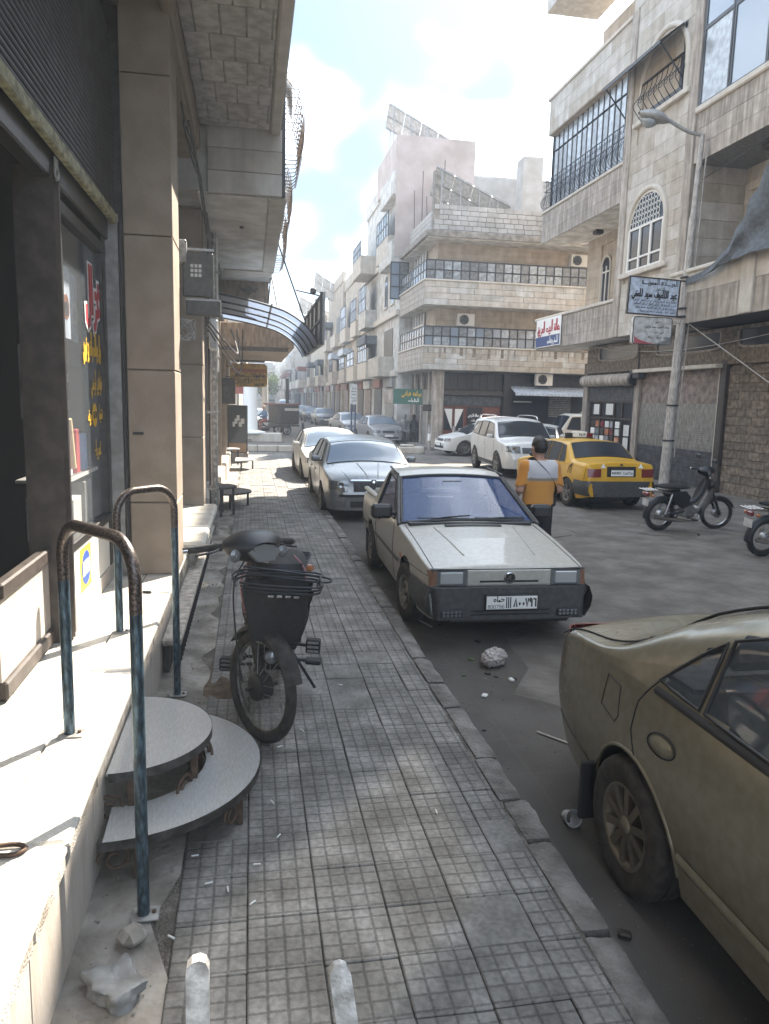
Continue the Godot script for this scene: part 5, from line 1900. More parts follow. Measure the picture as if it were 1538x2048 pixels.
	for q in [["غزال", 2.72, -5.62, 0.26, 0.15]]:
		write_ar(s, q[0], Vector3(-1.2535, q[1], -6.02), u, Vector3.UP, 0.3, M.ink_white, 0.3, 0.52, "letter_outline", 1.2)
		write_ar(s, q[0], Vector3(-1.2505, q[1], -6.02), u, Vector3.UP, 0.3, M.ink_red, 0.17, 0.52, "lettering", 1.2)
	write_ar(s, "وال جوالات والتعزيز فوري", Vector3(-1.253, 2.42, -6.0), u, Vector3.UP, 0.15, M.ink_yellow, 0.12, 0.62)
	write_ar(s, "فواتير ارضي", Vector3(-1.253, 2.18, -6.0), u, Vector3.UP, 0.13, M.ink_yellow, 0.12, 0.4)
	write_ar(s, "تقسيط", Vector3(-1.253, 1.96, -6.0), u, Vector3.UP, 0.1, M.ink_yellow, 0.12, 0.14)
	write_ar(s, "سيرف", Vector3(-1.253, 1.96, -5.62), u, Vector3.UP, 0.1, M.ink_yellow, 0.12, 0.14)
	write_ar(s, "كهرباء", Vector3(-1.253, 1.7, -5.9), u, Vector3.UP, 0.11, M.ink_yellow, 0.12, 0.22)
	var el := MB.new()
	var pts := PackedVector2Array()
	for k in 24: pts.append(Vector2(cos(TAU * k / 24) * 0.075, sin(TAU * k / 24) * 0.085))
	el.prism(pts, 0, 0.003)
	var ep := put("round_logo", el, M.ink_yellow, s)
	ep.transform = frame(Vector3(-1.2545, 1.99, -5.72), u, Vector3.UP)
	write_latin(s, "MTN", Vector3(-1.251, 1.99, -5.72), u, Vector3.UP, 0.05, M.ink, true, "logo_text", 0.12)
	for ch in s.get_children(): ch.position.x += 0.13
	rebase(s, Vector3(-1.12, 1.65, -5.6))
	var lg := thing("panel_logo", "yellow square with blue oval logo on the white shop base panel", "logo sign")
	put("logo_square", bx(Vector3(-1.235, 0.84, -5.52), Vector3(-1.232, 1.13, -5.2)), mt(0.72, 0.5, 0.05, 0.5), lg)
	var ov := MB.new()
	var op := PackedVector2Array()
	for k in 28: op.append(Vector2(cos(TAU * k / 28) * 0.13, sin(TAU * k / 28) * 0.115))
	ov.prism(op, 0, 0.002)
	var oo := put("logo_oval", ov, mt(0.03, 0.075, 0.3, 0.5), lg)
	oo.transform = frame(Vector3(-1.2318, 0.985, -5.36), u, Vector3.UP)
	write_latin(lg, "MTN", Vector3(-1.2295, 0.985, -5.36), u, Vector3.UP, 0.1, M.ink_white, true, "logo_text", 0.2)
	for ch in lg.get_children(): ch.position += Vector3(0.13, 0, 0.2)
	rebase(lg, Vector3(-1.1, 0.84, -5.16))

var slat_mesh: ArrayMesh

func arc_xz(c: Vector3, r: float, k := 12) -> Array:
	var out := []
	for i in k: out.append(c + Vector3(0, sin(TAU * i / k) * r, cos(TAU * i / k) * r))
	return out

func shop_goods() -> void:
	# what stands behind the glass
	var cols := [mt(0.5, 0.05, 0.05, 0.5), mt(0.8, 0.8, 0.8, 0.5), mt(0.46, 0.06, 0.06, 0.5), mt(0.15, 0.35, 0.7, 0.5), mt(0.7, 0.55, 0.33, 0.5), mt(0.1, 0.1, 0.11, 0.4)]
	var sh := thing("display_shelf", "shelf board behind the shop window carrying red and white boxes", "shelf", Vector3(-1.3, 1.6, -5.4))
	put("board", bx(Vector3(-0.15, -0.02, -0.48), Vector3(0.15, 0.0, 0.5), 0.004), M.gray_panel, sh)
	put("board_edge", bx(Vector3(0.15, -0.022, -0.48), Vector3(0.156, 0.002, 0.5)), M.white_paint, sh)
	var words := ["tall red box on the window shelf nearest the door", "white narrow box with a grey face on the window shelf", "second red box on the window shelf beside the white box", "blue and white box at the right end of the window shelf"]
	for k in 4:
		var b := bx(Vector3(-0.06, 0, -0.05), Vector3(0.06, [0.3, 0.16, 0.3, 0.26][k], 0.05), 0.004)
		var o := put("box", b, cols[[0, 1, 2, 3][k]])
		o.position = Vector3(-1.24, 1.6, -4.95 - k * 0.23)
		tag(o, words[k], "box", "boxes in the shop window")
	var fan := put("hand_strap", cyl(Vector3(-1.16, 1.66, -5.12), Vector3(-1.16, 1.98, -5.04), 0.03, 8), cols[4])
	tag(fan, "tan strap-like tool standing among the boxes on the window shelf", "tool")
	var low := ["clear boxed kettle at the foot of the shop window", "white appliance box low in the shop window", "pale green carton low in the shop window at the right"]
	for k in 3:
		var o := put("carton", bx(Vector3(-0.1, 0, -0.12), Vector3(0.1, [0.28, 0.22, 0.3][k], 0.12), 0.006), [M.win_mid, M.white_paint, M.gray_panel][k])
		o.position = Vector3(-1.26, 1.23, -4.9 - k * 0.34)
		tag(o, low[k], "carton", "cartons at the foot of the shop window")
	# hanging boards with small goods, posters with round pictures
	var pb := thing("goods_board", "dark pegboard with small hanging goods behind the shop window", "pegboard", Vector3(-1.36, 1.98, -5.4))
	put("board", bx(Vector3(-0.02, 0, -0.55), Vector3(0, 0.45, 0.55)), M.win_mid, pb)
	for k in 20:
		put("packet", bx(Vector3(0.0, 0.04 + (k % 4) * 0.1, -0.5 + (k / 4) * 0.21), Vector3(0.02, 0.11 + (k % 4) * 0.1, -0.36 + (k / 4) * 0.21), 0.003), [M.gray_panel, M.shutter, M.white_paint][(k * 7) % 3], pb)
	for k in 3:
		var p := thing("phone_poster", ["blue poster with a round red and green picture, nearest the shop door", "pale blue poster with a round picture in the middle of the shop window", "blue grey poster with a pale ring at the right of the shop window"][k], "poster", Vector3(-1.16 - k * 0.03, 2.5, -4.9 - k * 0.36), 0.0, "posters in the shop window")
		put("sheet", bx(Vector3(-0.004, 0, -0.11), Vector3(0.0, 0.46, 0.11)), M.sign_blue, p)
		var r := MB.new()
		r.prism(PackedVector2Array(arc2(Vector2(0, 0.2), 0.08, 0, 345, 23)), 0, 0.003)
		var pr := put("round_picture", r, [cols[0], M.lens_amber, M.white_paint][k], p)
		pr.transform = frame(Vector3.ZERO, Vector3(0, 0, -1), Vector3.UP)
		var r2 := MB.new()
		r2.prism(PackedVector2Array(arc2(Vector2(0, 0.19), 0.05, 0, 345, 23)), 0.003, 0.005)
		var q2 := put("picture_centre", r2, [M.leaf, M.shutter, M.sign_blue][k], p)
		q2.transform = frame(Vector3.ZERO, Vector3(0, 0, -1), Vector3.UP)

func left_row() -> void:
	# the projecting bay beyond the shop
	var t := thing("bay_building", "pale stone building with a projecting bay beyond the near shop", "building")
	put("bay_core", bx(Vector3(-6.0, 4.53, -16.4), Vector3(0.38, 15.0, -9.34)), M.white_wall, t)
	for k in 3: put("bay_stone", bx(Vector3(-0.5, 4.5 + k * 0.25, -9.34), Vector3(0.36, 4.745 + k * 0.25, -9.305), 0.006), M.stone[k % 3], t)
	put("bay_corner", bx(Vector3(0.345, 4.5, -9.36), Vector3(0.4, 15.0, -9.31), 0.01), M.dark_iron, t)
	put("bay_ceiling", bx(Vector3(-0.62, 4.5, -14.9), Vector3(0.2, 4.532, -9.4)), M.ceiling, t)
	put("bay_edge", bx(Vector3(0.2, 4.47, -14.6), Vector3(0.42, 4.6, -9.36), 0.02), M.trim, t)
	var rc := MB.new()
	rc.at(Vector3(-0.5, 4.5, -14.6), Basis(Vector3.RIGHT, -PI / 2))
	rc.prism(PackedVector2Array([Vector2(0, 0)] + arc2(Vector2(0, 0), 0.92, 0, 90, 10)), -0.03, 2.0)
	put("round_corner", rc, M.trim, t)
	put("ceiling_lamp", bx(Vector3(-0.16, 4.48, -11.1), Vector3(-0.1, 4.5, -11.0), 0.008), M.frame_brown, t)
	put("lower_beam", bx(Vector3(-0.7, 4.1, -16.6), Vector3(0.36, 4.6, -16.2), 0.01), M.concrete_brown, t)
	var eg := MB.new()
	eg.prism(PackedVector2Array(vv("-22 8 -10 4 -4 8 0 10 4 8 10 4 22 8 14 -2 5 -4 3 -9 -3 -9 -5 -4 -14 -2")), 0, 0.01)
	var e := put("carved_emblem", eg, M.frame_brown, t)
	e.position = Vector3(-0.05, 4.33, -16.19)
	# ground floor of the row
	put("wall", bx(Vector3(-1.4, 0.0, -25.0), Vector3(-0.86, 4.6, -10.6)), M.wall_beige, t)
	for k in 5:
		var z := -11.4 - k * 3.2
		put("pilaster", bx(Vector3(-0.87, 0.1, z - 0.35), Vector3(-0.7 - 0.0 * k, 4.5, z), 0.015), M.column, t)
	for k in 4:
		var z := -12.0 - k * 3.2
		put("shop_shutter", bx(Vector3(-0.9, 0.6, z - 2.3), Vector3(-0.835, 3.3, z)), [M.shutter_dark, M.shutter_gray, M.shutter_pink, M.shutter_dark][k], t)
		put("shop_sill", bx(Vector3(-0.86, 0.1, z - 2.3), Vector3(-0.6, 0.55, z), 0.02), M.trim, t)
	put("canopy_slab", bx(Vector3(-0.8, 3.3, -25.0), Vector3(1.0, 3.86, -18.0), 0.02), M.concrete_brown, t)
	put("canopy_beam", bx(Vector3(-0.8, 3.22, -18.35), Vector3(0.86, 3.45, -18.01), 0.01), M.frame_brown, t)
	put("upper_wall", bx(Vector3(-6.0, 4.6, -25.0), Vector3(-0.9, 13.0, -16.4)), M.stone[1], t)
	rebase(t, Vector3(-1.0, 0.1, -17.0))
	# pipes down the wall
	for k in 4:
		var x: float = [-0.56, -0.52, -0.6, -0.5][k]
		var p := thing("drain_pipe", ["thin grey pipe nearest the second stone column", "thick pale drain pipe beside the second stone column", "dark pipe between the pale pipes by the second column", "short white pipe hanging below the bay"][k], "pipe", Vector3(x, 0.1, -10.9 - k * 0.16), 0.0, "pipes on the left wall")
		put("pipe", cyl(Vector3(0, 0.0 if k < 3 else 2.4, 0), Vector3(0, 4.3, 0), [0.018, 0.038, 0.02, 0.03][k], 10), [M.steel, M.pipe, M.dark_iron, M.white_paint][k], p)
		for j in 3: put("clip", bx(Vector3(-0.06, 0.7 + j * 1.1 if k < 3 else 2.6 + j * 0.6, -0.045), Vector3(0.045, 0.73 + j * 1.1 if k < 3 else 2.63 + j * 0.6, 0.045), 0.005), M.steel, p)
	var mb := thing("meter_box", "white electricity meter box hanging on the pipes of the left wall", "meter box", Vector3(-0.5, 2.75, -10.4))
	put("case", bx(Vector3(-0.06, 0, -0.05), Vector3(0.06, 0.42, 0.05), 0.03), M.white_paint, mb)
	put("cover", bx(Vector3(-0.045, 0.03, 0.05), Vector3(0.045, 0.39, 0.062), 0.01), M.sign_white, mb)
	# cables bundled along the wall
	for k in 5:
		var pts := []
		for i in 12:
			var z := -6.9 - i * 0.75
			pts.append(Vector3(-0.58 + 0.015 * k, 4.6 - k * 0.06 - 0.12 * sin(i * 1.1 + k) - i * 0.035 * k * 0.4, z))
		tag(put("wall_cable", wire(smooth3(pts, 4), 0.009), M.ink), ["topmost", "second", "middle", "fourth", "lowest"][k] + " of the dark cables sagging along the left wall", "cable", "cables along the left wall")
	for k in 3:
		var pts := [Vector3(-0.55, 3.1 - k * 0.05, -9.6), Vector3(-0.2, 2.75 - k * 0.1, -11.0 - k), Vector3(-0.35 + k * 0.1, 3.3, -13.5)]
		tag(put("loose_cable", wire(smooth3(pts, 8), 0.012), M.frame_brown), ["brown cable looping below the blue awning", "second brown cable loop, deeper under the awning", "thin cable tail farthest under the awning"][k], "cable")
	# sign box seen from behind on the near column
	var sb := thing("sign_box", "grey metal sign box seen from behind on the first column", "sign")
	put("back_plate", bx(Vector3(-0.6, 3.02, -7.06), Vector3(-0.33, 3.4, -7.0), 0.01), M.gray_plastic, sb)
	put("lower_box", bx(Vector3(-0.57, 2.86, -7.1), Vector3(-0.27, 2.99, -6.98), 0.008), M.gray_plastic, sb)
	put("edge_strip", bx(Vector3(-0.57, 2.985, -6.985), Vector3(-0.27, 3.0, -6.975)), M.steel, sb)
	put("wall_arm", bx(Vector3(-0.66, 3.3, -7.05), Vector3(-0.56, 3.5, -6.96), 0.01), M.pipe, sb)
	put("top_arm", bx(Vector3(-0.66, 3.42, -7.04), Vector3(-0.33, 3.44, -7.02)), M.steel, sb)
	for i in 3:
		for j in 3:
			put("vent_hole", bx(Vector3(-0.53 + i * 0.035, 3.19 + j * 0.04, -7.0), Vector3(-0.505 + i * 0.035, 3.218 + j * 0.04, -6.996), 0.002), M.sign_white, sb)
	rebase(sb, Vector3(-0.6, 2.86, -7.03))
	var cl := []
	for k in 3:
		for i in 14: cl.append(Vector3(-0.56 + 0.07 * sin(i * 0.9 + k), 2.72 + 0.09 * cos(i * 0.8 + k * 2.0), -6.9 - 0.03 * sin(i)))
	tag(put("cable_coil", wire(smooth3(cl, 3), 0.006), M.pipe), "tangle of thin pale cable under the grey sign box", "cable")
	# blue corrugated awning over the pavement, and the dark signboard at its outer edge
	var aw := thing("blue_awning", "blue translucent corrugated awning curving over the left pavement", "awning")
	var ribs := 5
	for k in ribs:
		var z := -13.0 - k
		var pts := []
		for q in [[-0.6, 3.84], [-0.1, 3.76], [0.31, 3.67], [0.6, 3.58], [0.85, 3.43], [1.02, 3.26], [1.14, 3.06]]: pts.append(Vector3(q[0], q[1], z))
		put("rib", wire(smooth3(pts, 4), 0.018), M.dark_iron, aw)
	var am := mt(0.12, 0.15, 0.2, 0.35)
	am.backlight_enabled = true
	am.backlight = Color(0.42, 0.48, 0.58)
	var prof_pts := smooth3([Vector3(-0.6, 3.86, 0), Vector3(-0.1, 3.78, 0), Vector3(0.31, 3.69, 0), Vector3(0.6, 3.6, 0), Vector3(0.85, 3.45, 0), Vector3(1.02, 3.28, 0), Vector3(1.14, 3.08, 0)], 4)
	for k in 4:
		var sheet := MB.new()
		sheet.grid(prof_pts.size() - 1, 40, func(u: float, v: float):
			var q: Vector3 = prof_pts[roundi(u * (prof_pts.size() - 1))]
			return Vector3(q.x, q.y + 0.008 * sin(v * 70.0), -13.0 - k - v * 0.99), true)
		put("sheet", sheet, am, aw)
	put("wall_beam", bx(Vector3(-0.7, 3.78, -17.1), Vector3(-0.6, 3.9, -12.95)), M.dark_iron, aw)
	put("cross_bar", cyl(Vector3(0.34, 3.69, -12.95), Vector3(0.34, 3.69, -17.0), 0.02, 6), M.pipe, aw)
	for k in 3:
		put("hanger", cyl([Vector3(0.4, 4.78, -12.9), Vector3(0.38, 4.5, -15.0), Vector3(0.38, 4.5, -15.4)][k], [Vector3(0.92, 3.4, -13.0), Vector3(0.5, 3.62, -14.0), Vector3(0.3, 3.68, -15.0)][k], 0.014, 6), M.ink, aw)
	rebase(aw, Vector3(-0.65, 3.8, -15.0))
	var sg := thing("hanging_signboard", "big dark grey signboard seen from behind at the awning's outer edge", "sign")
	put("board", bx(Vector3(1.2, 3.07, -17.0), Vector3(1.24, 3.95, -13.0)), M.gray_panel, sg)
	var fr := MB.new()
	for y in [3.1, 3.5, 3.9]: fr.box(Vector3(1.16, y - 0.015, -17.0), Vector3(1.2, y + 0.015, -13.0))
	for k in 5: fr.box(Vector3(1.155, 3.07, -13.05 - k * 0.97), Vector3(1.199, 3.95, -13.02 - k * 0.97))
	put("frame", fr, M.dark_iron, sg)
	put("floodlight_arm", cyl(Vector3(0.75, 3.98, -13.2), Vector3(1.2, 3.9, -13.2), 0.012, 6), M.ink, sg)
	put("floodlight", bx(Vector3(1.0, 3.93, -13.25), Vector3(1.1, 4.03, -13.15), 0.02), M.black_plastic, sg)
	rebase(sg, Vector3(1.22, 3.07, -15.0))
	# yellow hanging sign
	var ys := thing("yellow_sign", "rounded mustard yellow sign with dark Arabic writing hanging over the left pavement", "sign", Vector3(-0.08, 2.42, -22.0))
	var yb := MB.new()
	var rp := PackedVector2Array()
	for q in [[0.42, 0.56, 0, 90], [-0.42, 0.56, 90, 180], [-0.42, 0.12, 180, 270], [0.42, 0.12, 270, 360]]:
		for v in arc2(Vector2(q[0], q[1]), 0.11, q[2], q[3], 6): rp.append(v)
	yb.prism(rp, -0.06, 0.06)
	put("panel", yb, mt(0.36, 0.21, 0.035, 0.55, {tex = noise_tex("stain", 0.76, 1.0, 0.02, 5), scale = 0.5}), ys)
	put("faded_band", bx(Vector3(-0.5, 0.42, 0.06), Vector3(0.5, 0.52, 0.063)), mt(0.22, 0.08, 0.03, 0.6), ys)
	put("top_bar", bx(Vector3(-0.46, 0.71, -0.06), Vector3(0.46, 0.77, 0.1), 0.01), M.frame_brown, ys)
	for k in 2: put("wall_arm", cyl(Vector3(-1.0, 0.6 - k * 0.3, 0), Vector3(-0.5, 0.58 - k * 0.3, 0), 0.015, 6), M.ink, ys)
	write_ar(ys, "دولة للتجهيزات", Vector3(0.47, 0.3, 0.064), Vector3.RIGHT, Vector3.UP, 0.1, M.ink, 0.13, 0.36)
	write_ar(ys, "سندية للطب", Vector3(-0.1, 0.3, 0.064), Vector3.RIGHT, Vector3.UP, 0.1, M.ink, 0.13, 0.36)
	write_ar(ys, "٢٧٢١-٥", Vector3(-0.1, 0.07, 0.064), Vector3.RIGHT, Vector3.UP, 0.1, M.ink, 0.13, 0.32)
	write_ar(ys, "هاتف العيادة", Vector3(0.44, 0.06, 0.064), Vector3.RIGHT, Vector3.UP, 0.08, M.ink, 0.13, 0.28)
	for k in 2: put("rule", bx(Vector3(-0.46, 0.22 - k * 0.03, 0.06), Vector3(0.46, 0.227 - k * 0.03, 0.064)), M.ink, ys)
	var cr := []
	for k in 16: cr.append(Vector3(cos(TAU * k / 16) * 0.1, 0.21 + sin(TAU * k / 16) * 0.1, 0.065))
	var crm := MB.new()
	crm.tube(cr, 0.008, 5, true)
	crm.bev(Vector3(-0.01, 0.12, 0.06), Vector3(0.01, 0.28, 0.07), 0.003)
	put("round_mark", crm, M.ink, ys)
	# window cages and drying racks that stick out over the street
	for q in [[-12.0, 6.0, 0.3, "upper rusty wire cage on the bay wall, with a cloth in it"], [-14.8, 5.75, 0.28, "second wire cage on the bay wall, bluish"], [-16.0, 5.35, 0.25, "farthest small wire cage on the bay corner"]]:
		var cg := thing("window_cage", q[3], "window cage", Vector3(0.4, q[1], q[0]), 0.0, "wire cages on the bay wall")
		var m := MB.new()
		for k in 9:
			m.tube(smooth3([Vector3(0, -0.5, -0.8 + k * 0.2), Vector3(q[2], -0.45, -0.8 + k * 0.2), Vector3(q[2] * 1.05, 0.3, -0.8 + k * 0.2), Vector3(0.0, 0.75, -0.8 + k * 0.2)], 4), 0.007, 4)
		for k in 9:
			var y := -0.46 + k * 0.11
			var xx: float = q[2] * clampf(1.05 - 0.5 * maxf(y - 0.1, 0.0), 0.2, 1.05)
			m.tube([Vector3(xx, y, -0.82), Vector3(xx, y, 0.82)], 0.006, 4)
			m.tube([Vector3(0, y, 0.82), Vector3(xx, y, 0.82)], 0.006, 4)
		put("wires", m, M.rusty, cg)
		if q[0] > -12.5:
			var cl2 := MB.new()
			cl2.grid(6, 8, func(u: float, v: float): return Vector3(lerpf(0.05, 0.2, u), 0.7 - 0.55 * v * (0.5 + 0.5 * u) + 0.04 * sin(u * 9 + v * 5), lerpf(0.75, 0.25, u) + 0.05 * sin(v * 6)))
			put("cloth", cl2, M.frame_dark, cg)

func wire(pts: Array, r: float, k := 5) -> MB:
	var m := MB.new()
	m.tube(pts, r, k)
	return m

func grit(a: Vector3, b: Vector3, n: int) -> void:
	# loose grit swept against an edge
	var m := MultiMesh.new()
	m.transform_format = MultiMesh.TRANSFORM_3D
	m.mesh = bx(Vector3(-0.5, -0.3, -0.5), Vector3(0.5, 0.5, 0.5), 0.3).mesh()
	m.instance_count = n
	for i in n:
		var s := 0.003 + 0.011 * pow(R.randf(), 4.0)
		m.set_instance_transform(i, Transform3D(Basis.from_euler(Vector3(R.randf(), R.randf() * 6.0, R.randf())).scaled(Vector3(s, s, s)), Vector3(lerpf(a.x, b.x, pow(R.randf(), 1.8)), a.y, lerpf(a.z, b.z, R.randf()))))
	var o := MultiMeshInstance3D.new()
	o.name = numbered("grit")
	o.multimesh = m
	o.material_override = M.concrete
	add_child(o, true)
	tag(o, "loose grit and dust swept against the kerb" if a.x > 0 else "loose grit and dust along the foot of the left wall", "grit", "", "stuff")

# ---------------------------------------------------------------- the stone building on the right
func lattice_panel(par: Node, tf: Transform3D, w: float, h: float, cell: float, m: Material) -> void:
	# a pierced screen of star shapes
	var b := MB.new()
	var nx := maxi(1, roundi(w / cell))
	var ny := maxi(1, roundi(h / cell))
	var cw := w / nx
	var chh := h / ny
	for i in nx:
		for j in ny:
			var c := Vector2((i + 0.5) * cw, (j + 0.5) * chh)
			var st := []
			for k in 17:
				var rr := (0.5 if k % 2 == 0 else 0.27) * minf(cw, chh)
				st.append(c + Vector2(cos(TAU * k / 16), sin(TAU * k / 16)) * rr)
			b.ribbon(st, 0.022, 0.012)
			b.ribbon([c + Vector2(-cw / 2, -chh / 2), c + Vector2(-cw * 0.19, -chh * 0.19)], 0.02, 0.01)
			b.ribbon([c + Vector2(cw / 2, -chh / 2), c + Vector2(cw * 0.19, -chh * 0.19)], 0.02, 0.01)
			b.ribbon([c + Vector2(-cw / 2, chh / 2), c + Vector2(-cw * 0.19, chh * 0.19)], 0.02, 0.01)
			b.ribbon([c + Vector2(cw / 2, chh / 2), c + Vector2(cw * 0.19, chh * 0.19)], 0.02, 0.01)
			b.ribbon([c + Vector2(-cw / 2, 0), c + Vector2(cw / 2, 0)], 0.016, 0.008)
	b.box(Vector3(-0.03, -0.03, -0.02), Vector3(0.0, h + 0.03, 0.03))
	b.box(Vector3(w, -0.03, -0.02), Vector3(w + 0.03, h + 0.03, 0.03))
	b.box(Vector3(-0.03, h, -0.02), Vector3(w + 0.03, h + 0.03, 0.03))
	b.box(Vector3(-0.03, -0.03, -0.02), Vector3(w + 0.03, 0.0, 0.03))
	var o := put("lattice", b, m, par)
	o.transform = tf

func bowed_railing(par: Node, tf: Transform3D, w: float, h: float, n: int) -> void:
	# wrought iron with bowed bars and scrolls; tf: x along, y up, z out
	var g := part("railing", par)
	g.transform = tf
	var rail := MB.new()
	for y in [0.02, h * 0.66, h]: rail.box(Vector3(0, y - 0.012, -0.012), Vector3(w, y + 0.012, 0.012))
	put("rail", rail, M.dark_iron, g)
	var bar := MB.new()
	bar.tube(smooth3([Vector3(0, 0.02, 0), Vector3(0, 0.12, 0.16), Vector3(0, 0.3, 0.2), Vector3(0, 0.5, 0.08), Vector3(0, h * 0.66, 0.0), Vector3(0, h, 0)], 4), 0.008, 5)
	var sc := []
	for k in 12:
		var a := TAU * k / 9.0
		sc.append(Vector3(0.075 + cos(a) * 0.055 * (1.0 - k / 16.0), h * 0.83 + sin(a) * 0.07 * (1.0 - k / 16.0), 0))
	bar.tube(sc, 0.006, 4)
	bar.tube(smooth3([Vector3(0, 0.1, 0.14), Vector3(0.09, 0.24, 0.2), Vector3(0.09, 0.42, 0.14), Vector3(0.0, 0.55, 0.05)], 3), 0.007, 4)
	var me := bar.mesh()
	for k in n:
		var o := put_mesh("bar", me, M.dark_iron, g)
		o.position = Vector3(w * (k + 0.5) / n, 0, 0)

func right_building() -> void:
	var t := thing("corner_building", "tall cream stone apartment block with balconies on the right side of the street", "building")
	var W := 11.9   # street front of the ground floor
	var X := 11.05    # front of the upper floors
	var U := 12.6   # recessed walls above
	# cores
	put("core", bx(Vector3(W + 0.03, 0.0, -25.4), Vector3(24.0, 4.2, 8.0)), M.wall_back, t)
	put("core", bx(Vector3(U + 0.03, 4.22, -27.4), Vector3(24.0, 15.59, 8.0)), M.wall_beige, t)
	put("tower_core", bx(Vector3(X + 0.03, 4.26, -21.96), Vector3(U + 0.02, 18.3, -18.28)), M.stone[1], t)
	put("upper_core", bx(Vector3(X + 0.05, 9.63, -18.27), Vector3(U + 0.02, 15.6, 8.0)), M.stone[1], t)
	put("added_roof_mass", bx(Vector3(X + 0.05, 15.6, -14.9), Vector3(24.0, 18.3, 8.0)), M.stone[1], t)  # added mass out of view, sized to shade the pavement beside the louvred gap
	put("added_roof_mass", bx(Vector3(X + 0.05, 15.6, -18.27), Vector3(X + 0.3, 18.3, -16.5)), M.stone[1], t)  # added thin screen out of view, kept shallow so sun passes the gap
	for k in 27: block("added_sun_louvre", t, Vector3(X + 0.05, 15.62 + k * 0.1, -16.5), Vector3(X + 0.08, 15.665 + k * 0.1, -14.9), M.steel)  # invented louvres out of view, letting part of the sun onto the pavement
	put("roof_parapet", bx(Vector3(X - 0.1, 18.1, -22.0), Vector3(X + 0.25, 18.4, -16.55)), M.trim, t)
	# the face along the street is seen from the left: x runs towards -z? a frame with x = +z, so that z is out (-x)
	var F := func(x: float, y: float, z: float) -> Transform3D: return Transform3D(Basis(Vector3(0, 0, 1), Vector3.UP, Vector3(-1, 0, 0)), Vector3(x, y, z))
	# tower stones, with an arched window low and an arched loggia above
	courses(t, F.call(X + 0.03, 4.244, -21.961), 3.7, 9.28, 0.385, 1.13, M.stone, [Rect2(0.475, 1.607, 2.1, 1.15), Rect2(0.55, 2.7, 1.95, 0.7), Rect2(0.85, 3.34, 1.36, 0.48), Rect2(0.7, 5.32, 2.32, 1.13), Rect2(0.85, 6.34, 2.04, 0.7), Rect2(1.25, 6.9, 1.25, 0.4)], 0.03, "facing_stone")
	courses(t, F.call(X + 0.03, 13.527, -21.961), 3.7, 3.5, 0.385, 1.13, M.stone, [], 0.03, "facing_stone", true)
	put("corner_strip", bx(Vector3(X - 0.045, 4.244, -21.995), Vector3(X + 0.2, 13.527, -21.621), 0.02), M.stained[2], t)
	put("corner_strip", bx(Vector3(X - 0.045, 4.244, -18.621), Vector3(X + 0.2, 13.527, -18.248), 0.02), M.stained[0], t)
	# side of the tower toward the camera
	for k in 12: put("side_stone", bx(Vector3(X + 0.21, -0.2838 + (4.0 + k * 0.4) * 1.132, -18.282), Vector3(U, -0.2838 + (4.394 + k * 0.4) * 1.132, -18.248), 0.006), M.stone[k % 4], t)
	for spec in [[0.475, 1.607, 2.1, 2.2, true], [0.7, 5.32, 2.32, 1.98, false]]:
		var w := part("arched_window", t)
		w.transform = F.call(X, -0.2838 + (4.0 + spec[1]) * 1.132, (-19.4 + spec[0]) * 1.132)
		var ww: float = spec[2]
		var hh: float = spec[3]
		var back := MB.new()
		back.prism(arch_poly(ww, hh), -0.028, -0.02)
		put("dark_glass", back, M.win_dark if spec[4] else M.frame_dark, w)
		var ringm := MB.new()
		var pts := [Vector3(0.0, 0, 0.0), Vector3(0.0, hh - ww / 2, 0.0)]
		for q in arc2(Vector2(ww / 2, hh - ww / 2), ww / 2, 180, 0, 16): pts.append(Vector3(q.x, q.y, 0.0))
		pts.append(Vector3(ww, 0, 0.0))
		ringm.tube(pts, 0.085, 8)
		put("stone_surround", ringm, M.trim, w)
		put("sill", bx(Vector3(-0.25, -0.14, -0.03), Vector3(ww + 0.25, 0.0, 0.12), 0.02), M.trim, w)
		if spec[4]:
			var fr := MB.new()
			for x in [0.12, 0.15 + (ww - 0.3) / 3.0, 0.15 + (ww - 0.3) * 2.0 / 3.0, ww - 0.12]: fr.bev(Vector3(x - 0.045, 0.02, -0.02), Vector3(x + 0.045, hh - ww / 2 + 0.08, 0.03), 0.008)
			for y in [0.04, 0.36, hh - ww / 2 + 0.05]: fr.bev(Vector3(0.08, y - 0.03, -0.018), Vector3(ww - 0.08, y + 0.03, 0.028), 0.008)
			put("white_frame", fr, M.white_paint, w)
			var lat := MB.new()
			for j in 5:
				for k in 10:
					var c := Vector2(0.2 + k * 0.16, hh - ww / 2 + 0.16 + j * 0.155)
					if c.distance_to(Vector2(ww / 2, hh - ww / 2)) < ww / 2 - 0.1:
						var st := []
						for i in 7: st.append(c + Vector2(cos(TAU * i / 6 + 0.5), sin(TAU * i / 6 + 0.5)) * 0.085)
						lat.ribbon(st, 0.026, 0.004)
			var ao := []
			for q in arc2(Vector2(ww / 2, hh - ww / 2), ww / 2 - 0.1, 0, 180, 16): ao.append(q)
			lat.ribbon(ao, 0.06, 0.006)
			put("lattice", lat, M.white_paint, w)
		else:
			# the loggia: a beige inner arch and a bowed grille over its lower half
			var inner := MB.new()
			inner.prism(arch_poly(ww - 0.5, hh - 0.35), -0.019, -0.012)
			var io := put("inner_wall", inner, M.wall_beige, w)
			io.position = Vector3(0.1, 0.2, 0)
			bowed_railing_simple(w, ww, 0.95)
	var aw := part("window_hood", t)
	var hood := MB.new()
	hood.quad(Vector3(X - 0.75, 11.432, -22.074), Vector3(X - 0.75, 11.432, -18.961), Vector3(X - 0.02, 11.998, -18.961), Vector3(X - 0.02, 11.998, -22.074))
